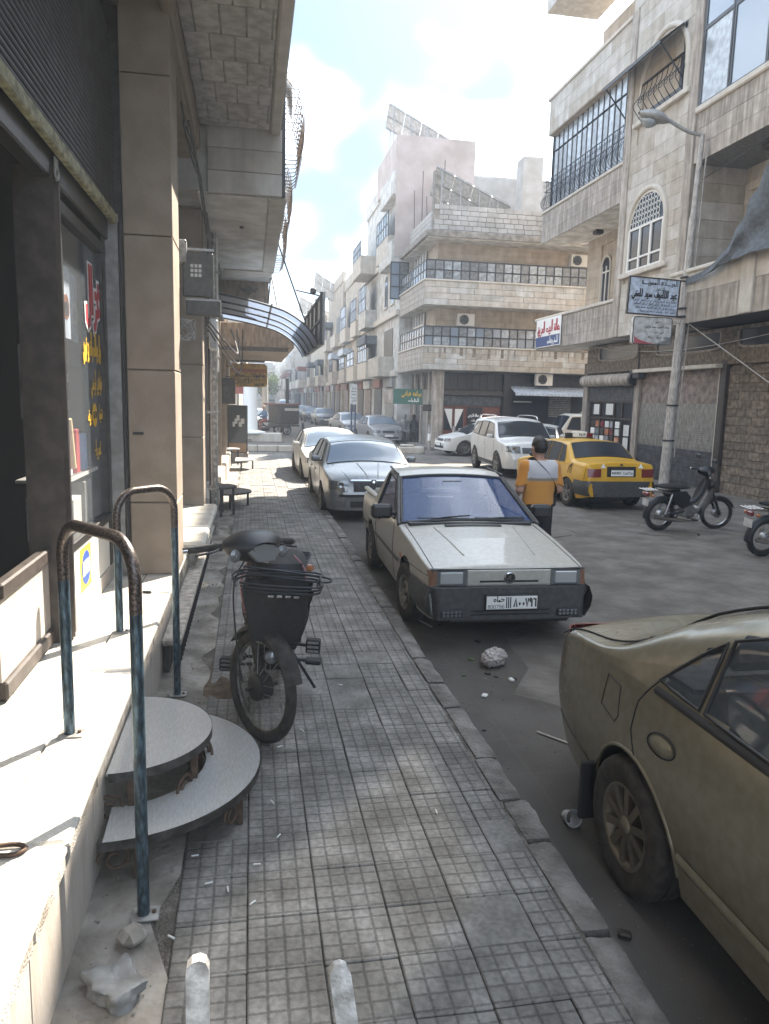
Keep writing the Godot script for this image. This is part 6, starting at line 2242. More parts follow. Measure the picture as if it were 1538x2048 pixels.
	hood.quad(Vector3(X - 0.75, 11.41, -18.961), Vector3(X - 0.75, 11.41, -22.074), Vector3(X - 0.02, 11.976, -22.074), Vector3(X - 0.02, 11.976, -18.961))
	hood.box(Vector3(X - 0.76, 11.353, -22.074), Vector3(X - 0.74, 11.444, -18.961))
	put("hood_sheet", hood, M.gray_plastic, aw)
	var hb := MB.new()
	for z in [-19.45, -16.8]:
		hb.tube([Vector3(X - 0.72, 11.41, (z) * 1.132), Vector3(X, 10.583, (z) * 1.132)], 0.02, 6)
		hb.tube([Vector3(X - 0.03, 11.942, (z) * 1.132), Vector3(X - 0.03, 10.357, (z) * 1.132)], 0.02, 6)
	put("hood_bracket", hb, M.dark_iron, aw)
	# low balcony on the far part
	put("balcony_slab", bx(Vector3(X + 0.04, 4.244, -28.357), Vector3(U, 4.471, -21.983)), M.ceiling, t)
	courses(t, F.call(X + 0.03, 4.244, -28.357), 6.36, 1.08, 0.36, 0.9, M.stained, [], 0.03, "parapet_stone")
	put("parapet_back", bx(Vector3(X + 0.02, 4.267, -28.334), Vector3(X + 0.12, 5.331, -21.983)), M.joint, t)
	put("parapet_end", bx(Vector3(X + 0.03, 4.244, -28.413), Vector3(U + 1.0, 5.376, -28.277), 0.01), M.stone[3], t)
	put("coping", bx(Vector3(X - 0.05, 5.331, -28.47), Vector3(X + 0.2, 5.433, -21.983), 0.02), M.trim, t)
	# wall behind it with a narrow arched window
	courses(t, F.call(U, 5.376, -27.394), 5.41, 2.9, 0.36, 1.0, [M.wall_beige], [Rect2(1.13, 0.34, 0.85, 2.0)], 0.03, "wall_stone", true)
	var sw := part("narrow_window", t)
	sw.transform = F.call(U - 0.03, 5.716, -26.149)
	var sp := MB.new()
	sp.prism(arch_poly(0.7, 1.75), -0.06, -0.02)
	put("dark_glass", sp, M.win_dark, sw)
	var sfr := MB.new()
	for x in [0.04, 0.35, 0.66]: sfr.bev(Vector3(x - 0.025, 0, -0.03), Vector3(x + 0.025, 1.4, 0.02), 0.005)
	for y in [0.03, 1.2]: sfr.bev(Vector3(0, y - 0.025, -0.028), Vector3(0.7, y + 0.025, 0.018), 0.005)
	put("white_frame", sfr, M.white_paint, sw)
	var sr := MB.new()
	var spts := [Vector3(0, 0, 0.01), Vector3(0, 1.4, 0.01)]
	for q in arc2(Vector2(0.35, 1.4), 0.35, 180, 0, 10): spts.append(Vector3(q.x, q.y, 0.01))
	spts.append(Vector3(0.7, 0, 0.01))
	sr.tube(spts, 0.05, 6)
	put("stone_surround", sr, M.trim, sw)
	# upper balcony, glazed in
	put("balcony_ceiling", bx(Vector3(X + 0.04, 8.263, -28.3), Vector3(U, 8.433, -21.983)), M.ceiling, t)
	put("ceiling_lamp", bx(Vector3(11.9, 8.12, -25.7), Vector3(12.2, 8.26, -25.4), 0.03), M.frame_brown, t)
	courses(t, F.call(X + 0.03, 8.263, -28.357), 6.36, 1.08, 0.36, 0.9, M.stained, [], 0.03, "parapet_stone")
	put("parapet_back", bx(Vector3(X + 0.02, 8.285, -28.334), Vector3(X + 0.12, 9.338, -21.983)), M.joint, t)
	put("coping", bx(Vector3(X - 0.05, 9.35, -28.47), Vector3(X + 0.25, 9.451, -21.983), 0.02), M.trim, t)
	glazing(t, F.call(X + 0.28, 9.451, -28.187), 6.0, 2.15, 15, 1, [M.win_pale, M.win_mid, M.win_pale], M.frame_dark, 0.045, "glazed_front")
	glazing(t, F.call(X + 0.28, 11.602, -28.187), 6.0, 0.59, 15, 1, [M.win_pale], M.frame_dark, 0.045, "glazed_top")
	put("glazed_corner", bx(Vector3(X + 0.2, 9.451, -22.21), Vector3(X + 0.34, 12.168, -21.983), 0.01), M.gray_plastic, t)
	put("glazed_back", bx(Vector3(X + 0.35, 9.451, -28.243), Vector3(X + 0.4, 12.168, -21.983)), M.gray_panel, t)
	glazing(t, Transform3D(Basis(Vector3(-1, 0, 0), Vector3.UP, Vector3(0, 0, -1)), Vector3(U, 9.451, -28.266)), 1.3, 2.7, 3, 1, [M.win_pale], M.frame_dark, 0.045, "glazed_side")
	bowed_railing(t, F.call(X + 0.05, 9.474, -28.357), 6.34, 1.07, 36)
	bowed_railing(t, Transform3D(Basis(Vector3(-1, 0, 0), Vector3.UP, Vector3(0, 0, -1)), Vector3(U, 9.474, -28.357)), 1.55, 1.07, 8)
	courses(t, F.call(X + 0.05, 12.168, -28.243), 6.25, 1.22, 0.4, 1.0, M.stone, [], 0.03, "band_stone")
	put("band_back", bx(Vector3(X + 0.04, 12.146, -28.243), Vector3(U, 13.3, -21.983)), M.wall_beige, t)
	put("coping", bx(Vector3(X - 0.04, 13.391, -28.357), Vector3(X + 0.3, 13.504, -21.983), 0.02), M.trim, t)
	put("roof_slab", bx(Vector3(X - 0.45, 16.187, -27.9), Vector3(U, 18.0, -22.017), 0.02), M.stone[2], t)
	# near part: a recess with a pierced screen behind a balcony, glazed bay above
	var XB := 10.75
	put("balcony_slab", bx(Vector3(XB + 0.04, 4.244, -18.225), Vector3(U, 4.471, 9.056)), M.gray_plastic, t)
	put("parapet_back", bx(Vector3(XB + 0.03, 4.267, -18.225), Vector3(XB + 0.14, 5.433, 9.056)), M.joint, t)
	courses(t, F.call(XB + 0.03, 4.244, -18.225), 7.4, 0.75, 0.75, 1.2, [M.stained[1]], [], 0.03, "parapet_stone")
	courses(t, F.call(XB + 0.03, 4.991, -18.225), 7.4, 0.475, 0.475, 1.1, M.stone, [], 0.034, "parapet_stone")
	put("coping", bx(Vector3(XB - 0.05, 5.467, -18.338), Vector3(XB + 0.2, 5.58, 9.056), 0.03), M.trim, t)
	put("parapet_pier", bx(Vector3(XB - 0.06, 4.244, -15.395), Vector3(XB + 0.2, 5.716, -14.942), 0.02), M.stone[0], t)
	courses(t, F.call(U, 5.376, -18.225), 10.0, 4.0, 0.5, 1.3, M.stone, [Rect2(0.4, 0.0, 1.13, 2.27)], 0.03, "wall_stone")
	var lw := part("screen_window", t)
	put("dark_glass", bx(Vector3(U - 0.02, 5.489, -17.795), Vector3(U, 7.64, -16.731)), M.win_dark, lw)
	lattice_panel(lw, F.call(U - 0.03, 5.512, -17.772), 1.02, 2.1, 0.34, M.white_paint)
	put("lintel", bx(Vector3(U - 0.08, 7.663, -17.999), Vector3(U, 7.889, -16.527), 0.015), M.trim, lw)
	put("bay_ceiling", bx(Vector3(X + 0.03, 8.263, -18.225), Vector3(U, 8.376, 9.056)), M.gray_panel, t)
	put("ceiling_lamp", bx(Vector3(11.7, 8.12, -16.5), Vector3(12.0, 8.26, -16.2), 0.03), M.frame_brown, t)
	courses(t, F.call(X + 0.03, 8.263, -18.225), 6.8, 1.19, 0.4, 1.0, M.stained, [], 0.03, "parapet_stone")
	put("parapet_back", bx(Vector3(X + 0.02, 8.285, -18.225), Vector3(X + 0.12, 9.451, 9.056)), M.joint, t)
	put("coping", bx(Vector3(X - 0.07, 9.451, -18.248), Vector3(X + 0.25, 9.61, 9.056), 0.03), M.trim, t)
	glazing(t, F.call(X + 0.02, 9.61, -18.169), 1.13, 3.6, 1, 2, [M.win_blue, M.win_pale], M.frame_dark, 0.09, "bay_window")
	glazing(t, F.call(X + 0.02, 9.61, -16.98), 3.85, 3.6, 3, 2, [M.win_blue, M.win_pale, M.win_mid], M.frame_dark, 0.09, "bay_window")
	# ground floor: beam, transom lights, shops
	put("lintel_beam", bx(Vector3(W - 0.12, 3.25, -25.362), Vector3(W + 0.03, 3.617, 8.384), 0.01), M.brick[1], t)
	courses(t, F.call(W, 3.617, -25.362), 11.0, 0.47, 0.157, 0.52, [M.brick[0]], [Rect2(0.94, 0.0, 2.62, 0.6), Rect2(4.66, 0.0, 3.14, 0.6), Rect2(8.5, 0.0, 2.5, 0.6)], 0.03, "brick", true, 0.01)
	for q in [[-23.3, 2.5], [-19.75, 2.95], [-16.1, 2.6]]:
		var tl := part("transom_light", t)
		put("dark_glass", bx(Vector3(W - 0.03, 3.67, (q[0]) * 1.048), Vector3(W, 4.089, (q[0] + q[1]) * 1.048)), M.win_dark, tl)
		var tr := MB.new()
		tr.tube(smooth3([Vector3(W - 0.04, 4.089, (q[0]) * 1.048), Vector3(W - 0.04, 3.827, (q[0]) * 1.048), Vector3(W - 0.04, 3.67, (q[0] + 0.18) * 1.048), Vector3(W - 0.04, 3.638, (q[0] + q[1] / 2) * 1.048), Vector3(W - 0.04, 3.67, (q[0] + q[1] - 0.18) * 1.048), Vector3(W - 0.04, 3.827, (q[0] + q[1]) * 1.048), Vector3(W - 0.04, 4.089, (q[0] + q[1]) * 1.048)], 4), 0.04, 6)
		put("surround", tr, M.stained[1], tl)
	# brick wall at the right edge
	courses(t, F.call(W, -0.103, -17.135), 4.4, 3.3, 0.2, 0.42, M.brick, [Rect2(1.7, 1.7, 1.5, 0.5)], 0.03, "brick", false, 0.012)
	put("blue_plaque", bx(Vector3(W - 0.035, 1.678, -15.353), Vector3(W, 2.202, -13.781), 0.006), M.shutter, t)
	courses(t, F.call(W, -0.103, -12.471), 12.0, 3.3, 0.25, 0.5, [M.brick[2]], [], 0.03, "brick", true)
	# shop shutters: a wide one in three tones, an open one with goods
	put("shutter_frame", bx(Vector3(W - 0.14, -0.103, -17.397), Vector3(W + 0.02, 3.355, -17.145), 0.02), M.frame_brown, t)
	put("shutter_post", bx(Vector3(W - 0.1, -0.103, -17.481), Vector3(W, 3.25, -17.397), 0.01), M.trim, t)
	put("shutter_post", bx(Vector3(W - 0.12, -0.103, -21.715), Vector3(W, 3.198, -21.421), 0.01), M.stained[0], t)
	put("shutter_post", bx(Vector3(W - 0.12, -0.103, -25.362), Vector3(W, 3.041, -25.005), 0.01), M.stained[1], t)
	for k in 60:
		var y := 0.03 + k * 0.0545
		block("shutter_slat", t, Vector3(W - 0.03 - 0.008 * (k % 2), y, -21.42), Vector3(W + 0.02, y + 0.052, -17.48), M.shutter_dark if y < 1.0 else (M.shutter_gray if y < 2.25 else M.shutter_pink))
	put("shutter_hood", bx(Vector3(W - 0.35, 3.167, -21.484), Vector3(W, 3.271, -17.292), 0.01), M.trim, t)
	var rl := MB.new()
	rl.tube([Vector3(W - 0.18, 2.988, -25.152), Vector3(W - 0.18, 2.988, -21.746)], 0.2, 14)
	put("roller_box", rl, M.stained[2], t)
	put("roller_end", cyl(Vector3(W - 0.18, 2.988, -21.756), Vector3(W - 0.18, 2.988, -21.589), 0.2, 14), M.frame_dark, t)
	for k in 10: block("shutter_slat", t, Vector3(W - 0.06 - 0.008 * (k % 2), 2.3 + k * 0.065, -25.0), Vector3(W, 2.362 + k * 0.065, -21.74), M.shutter_dark)
	var shopf := part("shop_front", t)
	put("dark_inside", bx(Vector3(W - 0.01, -0.051, -24.942), Vector3(W + 0.02, 2.307, -21.746)), M.interior, shopf)
	var sfm := MB.new()
	for z in [-23.7, -22.95, -22.0, -21.5, -20.85]: sfm.box(Vector3(W - 0.06, -0.051, (z - 0.03) * 1.048), Vector3(W - 0.01, 2.307, (z + 0.03) * 1.048))
	for y in [1.75, 2.28]: sfm.box(Vector3(W - 0.062, -0.1032 + (y - 0.03) * 1.048, -24.942), Vector3(W - 0.012, -0.1032 + (y + 0.03) * 1.048, -21.746))
	put("shop_frame", sfm, M.frame_brown, shopf)
	var cc := [M.win_mid, M.lens_red, M.ink_white, M.lens_amber, M.win_pale, M.frame_brown, M.paper]
	for k in 30:
		var z := -23.6 + (k % 6) * 0.34
		var y := 0.5 + (k / 6) * 0.24
		put("goods", bx(Vector3(W - 0.04, -0.1032 + (y) * 1.048, (z) * 1.048), Vector3(W - 0.012, -0.1032 + (y + 0.2) * 1.048, (z + 0.26) * 1.048), 0.004), cc[(k * 5 + k / 6) % 7], shopf)
	for k in 4: put("notice", bx(Vector3(W - 0.075, [1.85, 1.85, 1.2, 0.75][k], [-24.5, -23.6, -22.3, -22.3][k]), Vector3(W - 0.065, [2.2, 2.22, 1.55, 1.15][k], [-24.1, -23.1, -21.95, -21.98][k]), 0.002), M.paper, shopf)
	# far end wall along the cross street
	put("end_wall", bx(Vector3(W + 0.03, 0.0, -25.5), Vector3(24.0, 4.2, -25.4)), M.stone[3], t)
	rebase(t, Vector3(14.0, 0.0, -16.0))
	# shop sign on the balcony corner
	var bs := thing("balcony_sign", "red and blue shop sign on white fixed to the low balcony's far end", "sign")
	var bf := Transform3D(Basis(Vector3(0, 0, 1), Vector3.UP, Vector3(-1, 0, 0)), Vector3(X - 0.05, 4.301, -28.187))
	var pl := put("board", bx(Vector3(0, 0, -0.02), Vector3(2.32, 1.05, 0.02), 0.01), M.ink_white, bs)
	pl.transform = bf
	var bl := put("blue_panel", bx(Vector3(0.03, 0.03, 0.02), Vector3(2.29, 0.4, 0.024)), mt(0.05, 0.08, 0.2, 0.5), bs)
	bl.transform = bf
	for q in [["صالة البيت العريق", 2.26, 0.56, 0.38, M.ink_red, 2.15], ["للمفروشات", 2.15, 0.13, 0.22, M.ink_white, 1.35]]:
		var a := put("lettering", arabic(q[0], q[3], 0.13, q[5]), q[4], bs)
		a.transform = bf * Transform3D(Basis(), Vector3(q[1], q[2], 0.026))
	rebase(bs, Vector3(X - 0.05, 4.301, -27.055))
	# dark tarp slung from the balcony
	var tp := MB.new()
	var top := smooth3([Vector3(10.72, 5.36, -17.6), Vector3(10.6, 5.42, -16.6), Vector3(10.55, 5.75, -15.8), Vector3(10.5, 6.35, -15.1), Vector3(10.5, 7.0, -14.5), Vector3(10.5, 8.0, -13.2)], 8)
	var bot := smooth3([Vector3(10.72, 5.26, -17.6), Vector3(10.58, 5.3, -16.6), Vector3(10.52, 5.4, -15.8), Vector3(10.5, 5.44, -15.2), Vector3(10.5, 5.45, -14.0), Vector3(10.5, 5.45, -12.5)], 8)
	tp.grid(40, 14, func(u: float, v: float):
		var k := roundi(u * 40)
		var q: Vector3 = top[k].lerp(bot[k], v)
		return q + Vector3(0.09 * sin(v * 7.0 + u * 5.0) * u, -0.12 * sin(PI * v) * (1.0 - u), 0.1 * sin(v * 11.0 - u * 3.0) * u) + Vector3(-0.06 * sin(u * 40.0) * u, 0, 0))
	tag(put("tarpaulin", tp, M.tarp), "dark grey tarpaulin draped in folds from the balcony to the lamp post", "tarpaulin")

func bowed_railing_simple(par: Node, w: float, h: float) -> void:
	var b := MB.new()
	for k in 9:
		var x := 0.08 + (w - 0.16) * k / 8.0
		b.tube(smooth3([Vector3(x, 0.0, 0.03), Vector3(x + 0.06, 0.18, 0.24), Vector3(x - 0.05, 0.4, 0.26), Vector3(x + 0.02, 0.66, 0.1), Vector3(x, h, 0.04)], 4), 0.012, 5)
		b.tube(arc_xy(Vector3(x + 0.09, h * 0.55, 0.14), 0.085), 0.01, 4, true)
	for y in [0.02, h]: b.box(Vector3(0, y - 0.02, 0.02), Vector3(w, y + 0.02, 0.06))
	put("grille", b, M.dark_iron, par)

func arc_xy(c: Vector3, r: float, k := 10) -> Array:
	var out := []
	for i in k: out.append(c + Vector3(cos(TAU * i / k) * r, sin(TAU * i / k) * r, 0))
	return out

# ---------------------------------------------------------------- the corner block across the side street and the row beyond
func mid_building() -> void:
	var t := thing("balcony_block", "beige corner block with two long glazed balconies facing the camera", "building")
	var Z := -32.75
	var X := 7.5
	put("core", bx(Vector3(8.3, 0.0, -48.0), Vector3(26.0, 3.5, -33.9)), M.frame_dark, t)
	put("core", bx(Vector3(8.3, 3.5, -38.4), Vector3(26.0, 9.4, -33.9)), M.wall_beige, t)
	put("far_core", bx(Vector3(8.3, 3.5, -48.0), Vector3(26.0, 9.4, -38.4)), M.wall_beige, t)
	courses(t, Transform3D(Basis(), Vector3(8.3, 4.6, -33.9)), 9.0, 4.7, 0.25, 3.0, [M.wall_beige], [], 0.03, "wall_stone", true, 0.022)
	for q in [[3.57, 4.55, 5.37, 0], [6.38, 7.4, 8.21, 1]]:
		put("balcony_slab", bx(Vector3(X + 0.05, q[0], -38.4), Vector3(18.0, q[0] + 0.15, Z - 0.04)), M.ceiling, t)
		put("parapet", bx(Vector3(X + 0.06, q[0] + 0.02, Z - 0.14), Vector3(18.0, q[1], Z - 0.035)), M.joint, t)
		put("parapet", bx(Vector3(X + 0.035, q[0] + 0.02, -38.4), Vector3(X + 0.14, q[1], Z - 0.04)), M.joint, t)
		courses(t, Transform3D(Basis(), Vector3(X, q[0], Z - 0.03)), 10.5, q[1] - q[0], 0.25, 1.0, [M.white_wall, M.stone[2], M.stone[0]] if q[3] else [M.stone[0], M.white_wall, M.stone[3]], [], 0.03, "parapet_stone", false, 0.014)
		courses(t, Transform3D(Basis(Vector3(0, 0, 1), Vector3.UP, Vector3(-1, 0, 0)), Vector3(X + 0.03, q[0], -38.4)), 5.6, q[1] - q[0], 0.25, 1.0, [M.stained[2]], [], 0.03, "parapet_stone", true, 0.012)
		put("coping", bx(Vector3(X - 0.05, q[1], Z - 0.16), Vector3(18.0, q[1] + 0.08, Z + 0.05), 0.015), M.trim, t)
		put("coping", bx(Vector3(X - 0.05, q[1] + 0.002, -38.4), Vector3(X + 0.16, q[1] + 0.081, Z - 0.17), 0.015), M.trim, t)
		var n := 20 if q[3] else 18
		glazing(t, Transform3D(Basis(), Vector3(X + 0.06, q[1] + 0.08, Z - 0.08)), 7.9 if q[3] else 7.1, q[2] - q[1], n, 2, [M.win_pale, M.win_pale, M.win_mid] if q[3] else [M.win_mid, M.win_pale, M.win_mid, M.win_blue], M.dark_iron, 0.05, "balcony_glass")
		glazing(t, Transform3D(Basis(Vector3(0, 0, 1), Vector3.UP, Vector3(-1, 0, 0)), Vector3(X + 0.08, q[1] + 0.08, -38.3)), 5.4, q[2] - q[1], 10, 2, [M.win_mid, M.win_blue, M.win_pale], M.dark_iron, 0.05, "balcony_glass")
		glazing(t, Transform3D(Basis(Vector3(0, 0, 1), Vector3.UP, Vector3(-1, 0, 0)), Vector3(8.2, q[1], -38.2)), 2.4, 1.9, 4, 3, [M.win_mid, M.win_pale], M.white_paint, 0.07, "side_window")
	# stains under the lower coping
	for k in 26:
		var x := X + 0.3 + k * 0.33 + R.randf_range(-0.1, 0.1)
		put("rust_streak", bx(Vector3(x, 4.5 - R.randf_range(0.1, 0.42), Z + 0.004), Vector3(x + R.randf_range(0.03, 0.16), 4.53, Z + 0.0055)), M.stained[1] if k % 2 else M.brick[2], t)
	put("roof_slab", bx(Vector3(X - 0.05, 9.25, -38.4), Vector3(18.2, 9.52, Z + 0.1), 0.02), M.concrete, t)
	put("roof_ceiling", bx(Vector3(X + 0.1, 9.22, -38.3), Vector3(18.0, 9.248, Z)), M.ceiling, t)
	# low walls of bare blocks on the roof
	courses(t, Transform3D(Basis(), Vector3(8.0, 9.52, -33.6)), 5.2, 1.28, 0.21, 0.42, M.block, [], 0.1, "block", false, 0.02)
	put("block_back", bx(Vector3(8.02, 9.52, -33.72), Vector3(13.18, 10.78, -33.62)), M.joint, t)
	courses(t, Transform3D(Basis(Vector3(0, 0, 1), Vector3.UP, Vector3(-1, 0, 0)), Vector3(8.0, 9.52, -38.2)), 4.6, 1.0, 0.21, 0.42, [M.block[0]], [], 0.1, "block", true, 0.02)
	put("roof_post", bx(Vector3(13.2, 9.52, -33.75), Vector3(13.55, 11.0, -33.4), 0.01), M.concrete, t)
	put("roof_post", bx(Vector3(7.95, 9.52, -33.8), Vector3(8.25, 12.2, -33.5), 0.01), M.concrete, t)
	courses(t, Transform3D(Basis(), Vector3(13.6, 9.52, -33.6)), 3.0, 1.1, 0.21, 0.42, M.block, [], 0.1, "block", false, 0.02)
	put("block_wall", bx(Vector3(9.0, 9.52, -37.5), Vector3(20.0, 11.6, -37.2)), M.block[1], t)
	put("stair_tower", bx(Vector3(12.9, 9.52, -36.9), Vector3(13.9, 13.9, -35.9), 0.01), M.block[2], t)
	# ground floor toward the camera
	put("corner_column", bx(Vector3(8.15, 0.0, -33.6), Vector3(8.62, 3.57, -33.1), 0.015), M.stained[0], t)
	put("fascia", bx(Vector3(8.62, 2.7, -33.8), Vector3(11.55, 3.5, -33.6)), M.frame_brown, t)
	for k in 8: put("fascia_panel", bx(Vector3(8.66 + k * 0.36, 2.74, -33.6), Vector3(9.0 + k * 0.36, 3.46, -33.57), 0.01), M.frame_dark, t)
	put("shutter_box", bx(Vector3(8.62, 2.42, -33.7), Vector3(11.55, 2.72, -33.35), 0.06), M.frame_brown, t)
	for k in 6: block("shutter_slat", t, Vector3(8.65, 1.98 + k * 0.075, -33.56 + 0.01 * (k % 2)), Vector3(11.5, 2.05 + k * 0.075, -33.5 + 0.012 * (k % 2)), M.shutter_dark)
	var rd := part("red_shopfront", t)
	put("panel", bx(Vector3(8.65, 0.13, -33.7), Vector3(11.5, 2.0, -33.6)), M.door_red, rd)
	for q in [[8.72, 9.2], [9.26, 9.74], [9.84, 10.66], [10.74, 11.4]]:
		put("leaf", bx(Vector3(q[0], 0.16, -33.6), Vector3(q[1], 1.96, -33.55), 0.01), M.door_red, rd)
	for q in [[8.78, 9.16], [9.3, 9.7]]:
		put("pane", bx(Vector3(q[0], 0.85, -33.55), Vector3(q[1], 1.85, -33.535)), M.win_dark, rd)
		var tri := MB.new()
		tri.prism(PackedVector2Array([Vector2(q[0] if q[0] < 9 else q[1], 1.83), Vector2(q[1] if q[0] < 9 else q[0], 1.83), Vector2(q[1] if q[0] < 9 else q[0], 0.87)]), -33.534, -33.53)
		put("white_curtain", tri, M.ink_white, rd)
	put("black_board", bx(Vector3(9.88, 0.75, -33.55), Vector3(10.62, 1.92, -33.53)), M.ink, rd)
	write_ar(rd, "دار عبدالله المارديني", Vector3(10.58, 1.5, -33.525), Vector3.RIGHT, Vector3.UP, 0.12, M.ink_white, 0.13, 0.66)
	write_ar(rd, "للشرقيات", Vector3(10.42, 1.28, -33.525), Vector3.RIGHT, Vector3.UP, 0.1, M.ink_white, 0.13, 0.34)
	put("side_column", bx(Vector3(11.55, 0.0, -33.7), Vector3(11.9, 3.5, -33.3), 0.01), M.frame_dark, t)
	put("dark_shop", bx(Vector3(11.9, 0.1, -33.95), Vector3(16.5, 3.5, -33.85)), M.ink, t)
	put("dark_sign", bx(Vector3(11.9, 2.6, -33.84), Vector3(16.5, 3.5, -33.6)), M.shutter, t)
	var awn := MB.new()
	awn.quad(Vector3(11.9, 2.62, -32.7), Vector3(15.9, 2.62, -32.7), Vector3(15.9, 2.95, -33.6), Vector3(11.9, 2.95, -33.6))
	awn.box(Vector3(11.9, 2.52, -32.72), Vector3(15.9, 2.63, -32.69))
	put("pale_awning", awn, M.sign_blue, t)
	for k in 12: block("vent_slat", t, Vector3(14.0, 1.55 + k * 0.085, -33.84), Vector3(15.1, 1.61 + k * 0.085, -33.8), M.shutter_gray)
	put("shop_doorway", bx(Vector3(12.8, 0.1, -33.86), Vector3(13.6, 1.5, -33.82), 0.01), M.shutter, t)
	put("tube_light", bx(Vector3(12.2, 2.2, -33.8), Vector3(13.1, 2.27, -33.74), 0.02), M.paper, t)
	# street side: shutters and columns under the overhang
	for k in 9:
		var z := -34.4 - k * 1.5
		put("shop_shutter", bx(Vector3(8.22, 0.13, z - 1.2), Vector3(8.3, 2.7, z)), [M.shutter_gray, M.frame_brown, M.shutter_pink, M.shutter_dark][(k * 3) % 4], t)
		put("shop_column", bx(Vector3(8.15, 0.1, z), Vector3(8.4, 3.5, z + 0.28), 0.01), M.stained[k % 3], t)
	rebase(t, Vector3(12.0, 0.0, -38.0))
	var gs := thing("green_sign", "green shop sign with yellow Arabic lettering on the corner block", "sign", Vector3(6.95, 2.0, -33.5))
	put("board", bx(Vector3(-0.6, 0, -0.05), Vector3(0.75, 0.68, 0.05), 0.01), mt(0.03, 0.11, 0.085, 0.5), gs)
	put("pale_end", bx(Vector3(-1.0, 0, -0.05), Vector3(-0.6, 0.6, 0.045), 0.01), M.stained[2], gs)
	put("post", bx(Vector3(0.8, -0.3, -0.05), Vector3(1.3, 0.0, 0.05)), M.frame_brown, gs)
	write_ar(gs, "بوظة قباني", Vector3(0.7, 0.4, 0.054), Vector3.RIGHT, Vector3.UP, 0.2, M.ink_yellow, 0.12, 0.95)
	write_ar(gs, "للمثلجات", Vector3(0.6, 0.12, 0.054), Vector3.RIGHT, Vector3.UP, 0.14, M.ink_white, 0.12, 0.7)
	air_conditioner("air_conditioner", "white air conditioner under the upper balcony, in the middle of the wall", Vector3(9.68, 5.6, -33.86), 0.0)
	air_conditioner("air_conditioner", "white air conditioner high on the right end under the roof slab", Vector3(15.0, 8.5, -33.86), 0.0)
	air_conditioner("air_conditioner", "white air conditioner on a frame above the pale awning", Vector3(13.4, 3.0, -33.3), 0.0)
	# solar panels on the roofs
	solar("solar_panel", "tilted solar panel rack on the corner block's roof behind the block wall", Vector3(8.3, 12.7, -34.6), Vector3(11.9, 11.2, -34.6), 1.5)
	solar("solar_panel", "large solar panel rack raised high on posts over the pink block wall", Vector3(6.9, 17.0, -39.5), Vector3(10.4, 15.4, -39.5), 1.3)

func solar(called: String, label: String, a: Vector3, b: Vector3, depth: float) -> void:
	# a tilted rack whose dull underside faces the street
	var t := thing(called, label, "solar panel", (a + b) / 2, 0.0, "solar panels on the roofs")
	var c := (a + b) / 2
	var n := 4
	for k in n:
		var p := a.lerp(b, float(k) / n) - c
		var q := a.lerp(b, (k + 0.96) / n) - c
		var m := MB.new()
		var up := Vector3(0, -0.75, -1).normalized() * depth
		m.quad(p, q, q + up, p + up)
		m.quad(p + Vector3(0, 0.04, 0), p + up + Vector3(0, 0.04, 0), q + up + Vector3(0, 0.04, 0), q + Vector3(0, 0.04, 0))
		put("panel", m, M.sign_white, t)
	var f := MB.new()
	for k in 3:
		var o := Vector3(0, -0.75, -1).normalized() * depth * k / 2.0 + Vector3(0, -0.03, 0)
		f.tube([a - c + o, b - c + o], 0.035, 5)
	for k in 4:
		var p := a.lerp(b, (k + 0.3) / 4.0) - c
		f.tube([p + Vector3(0, -0.03, 0), Vector3(p.x, b.y - c.y - 0.8, 0)], 0.03, 5)
		f.tube([p + Vector3(0, -0.75, -1).normalized() * depth, Vector3(p.x, b.y - c.y - 0.8, -depth * 0.8)], 0.03, 5)
	put("rack", f, M.steel, t)

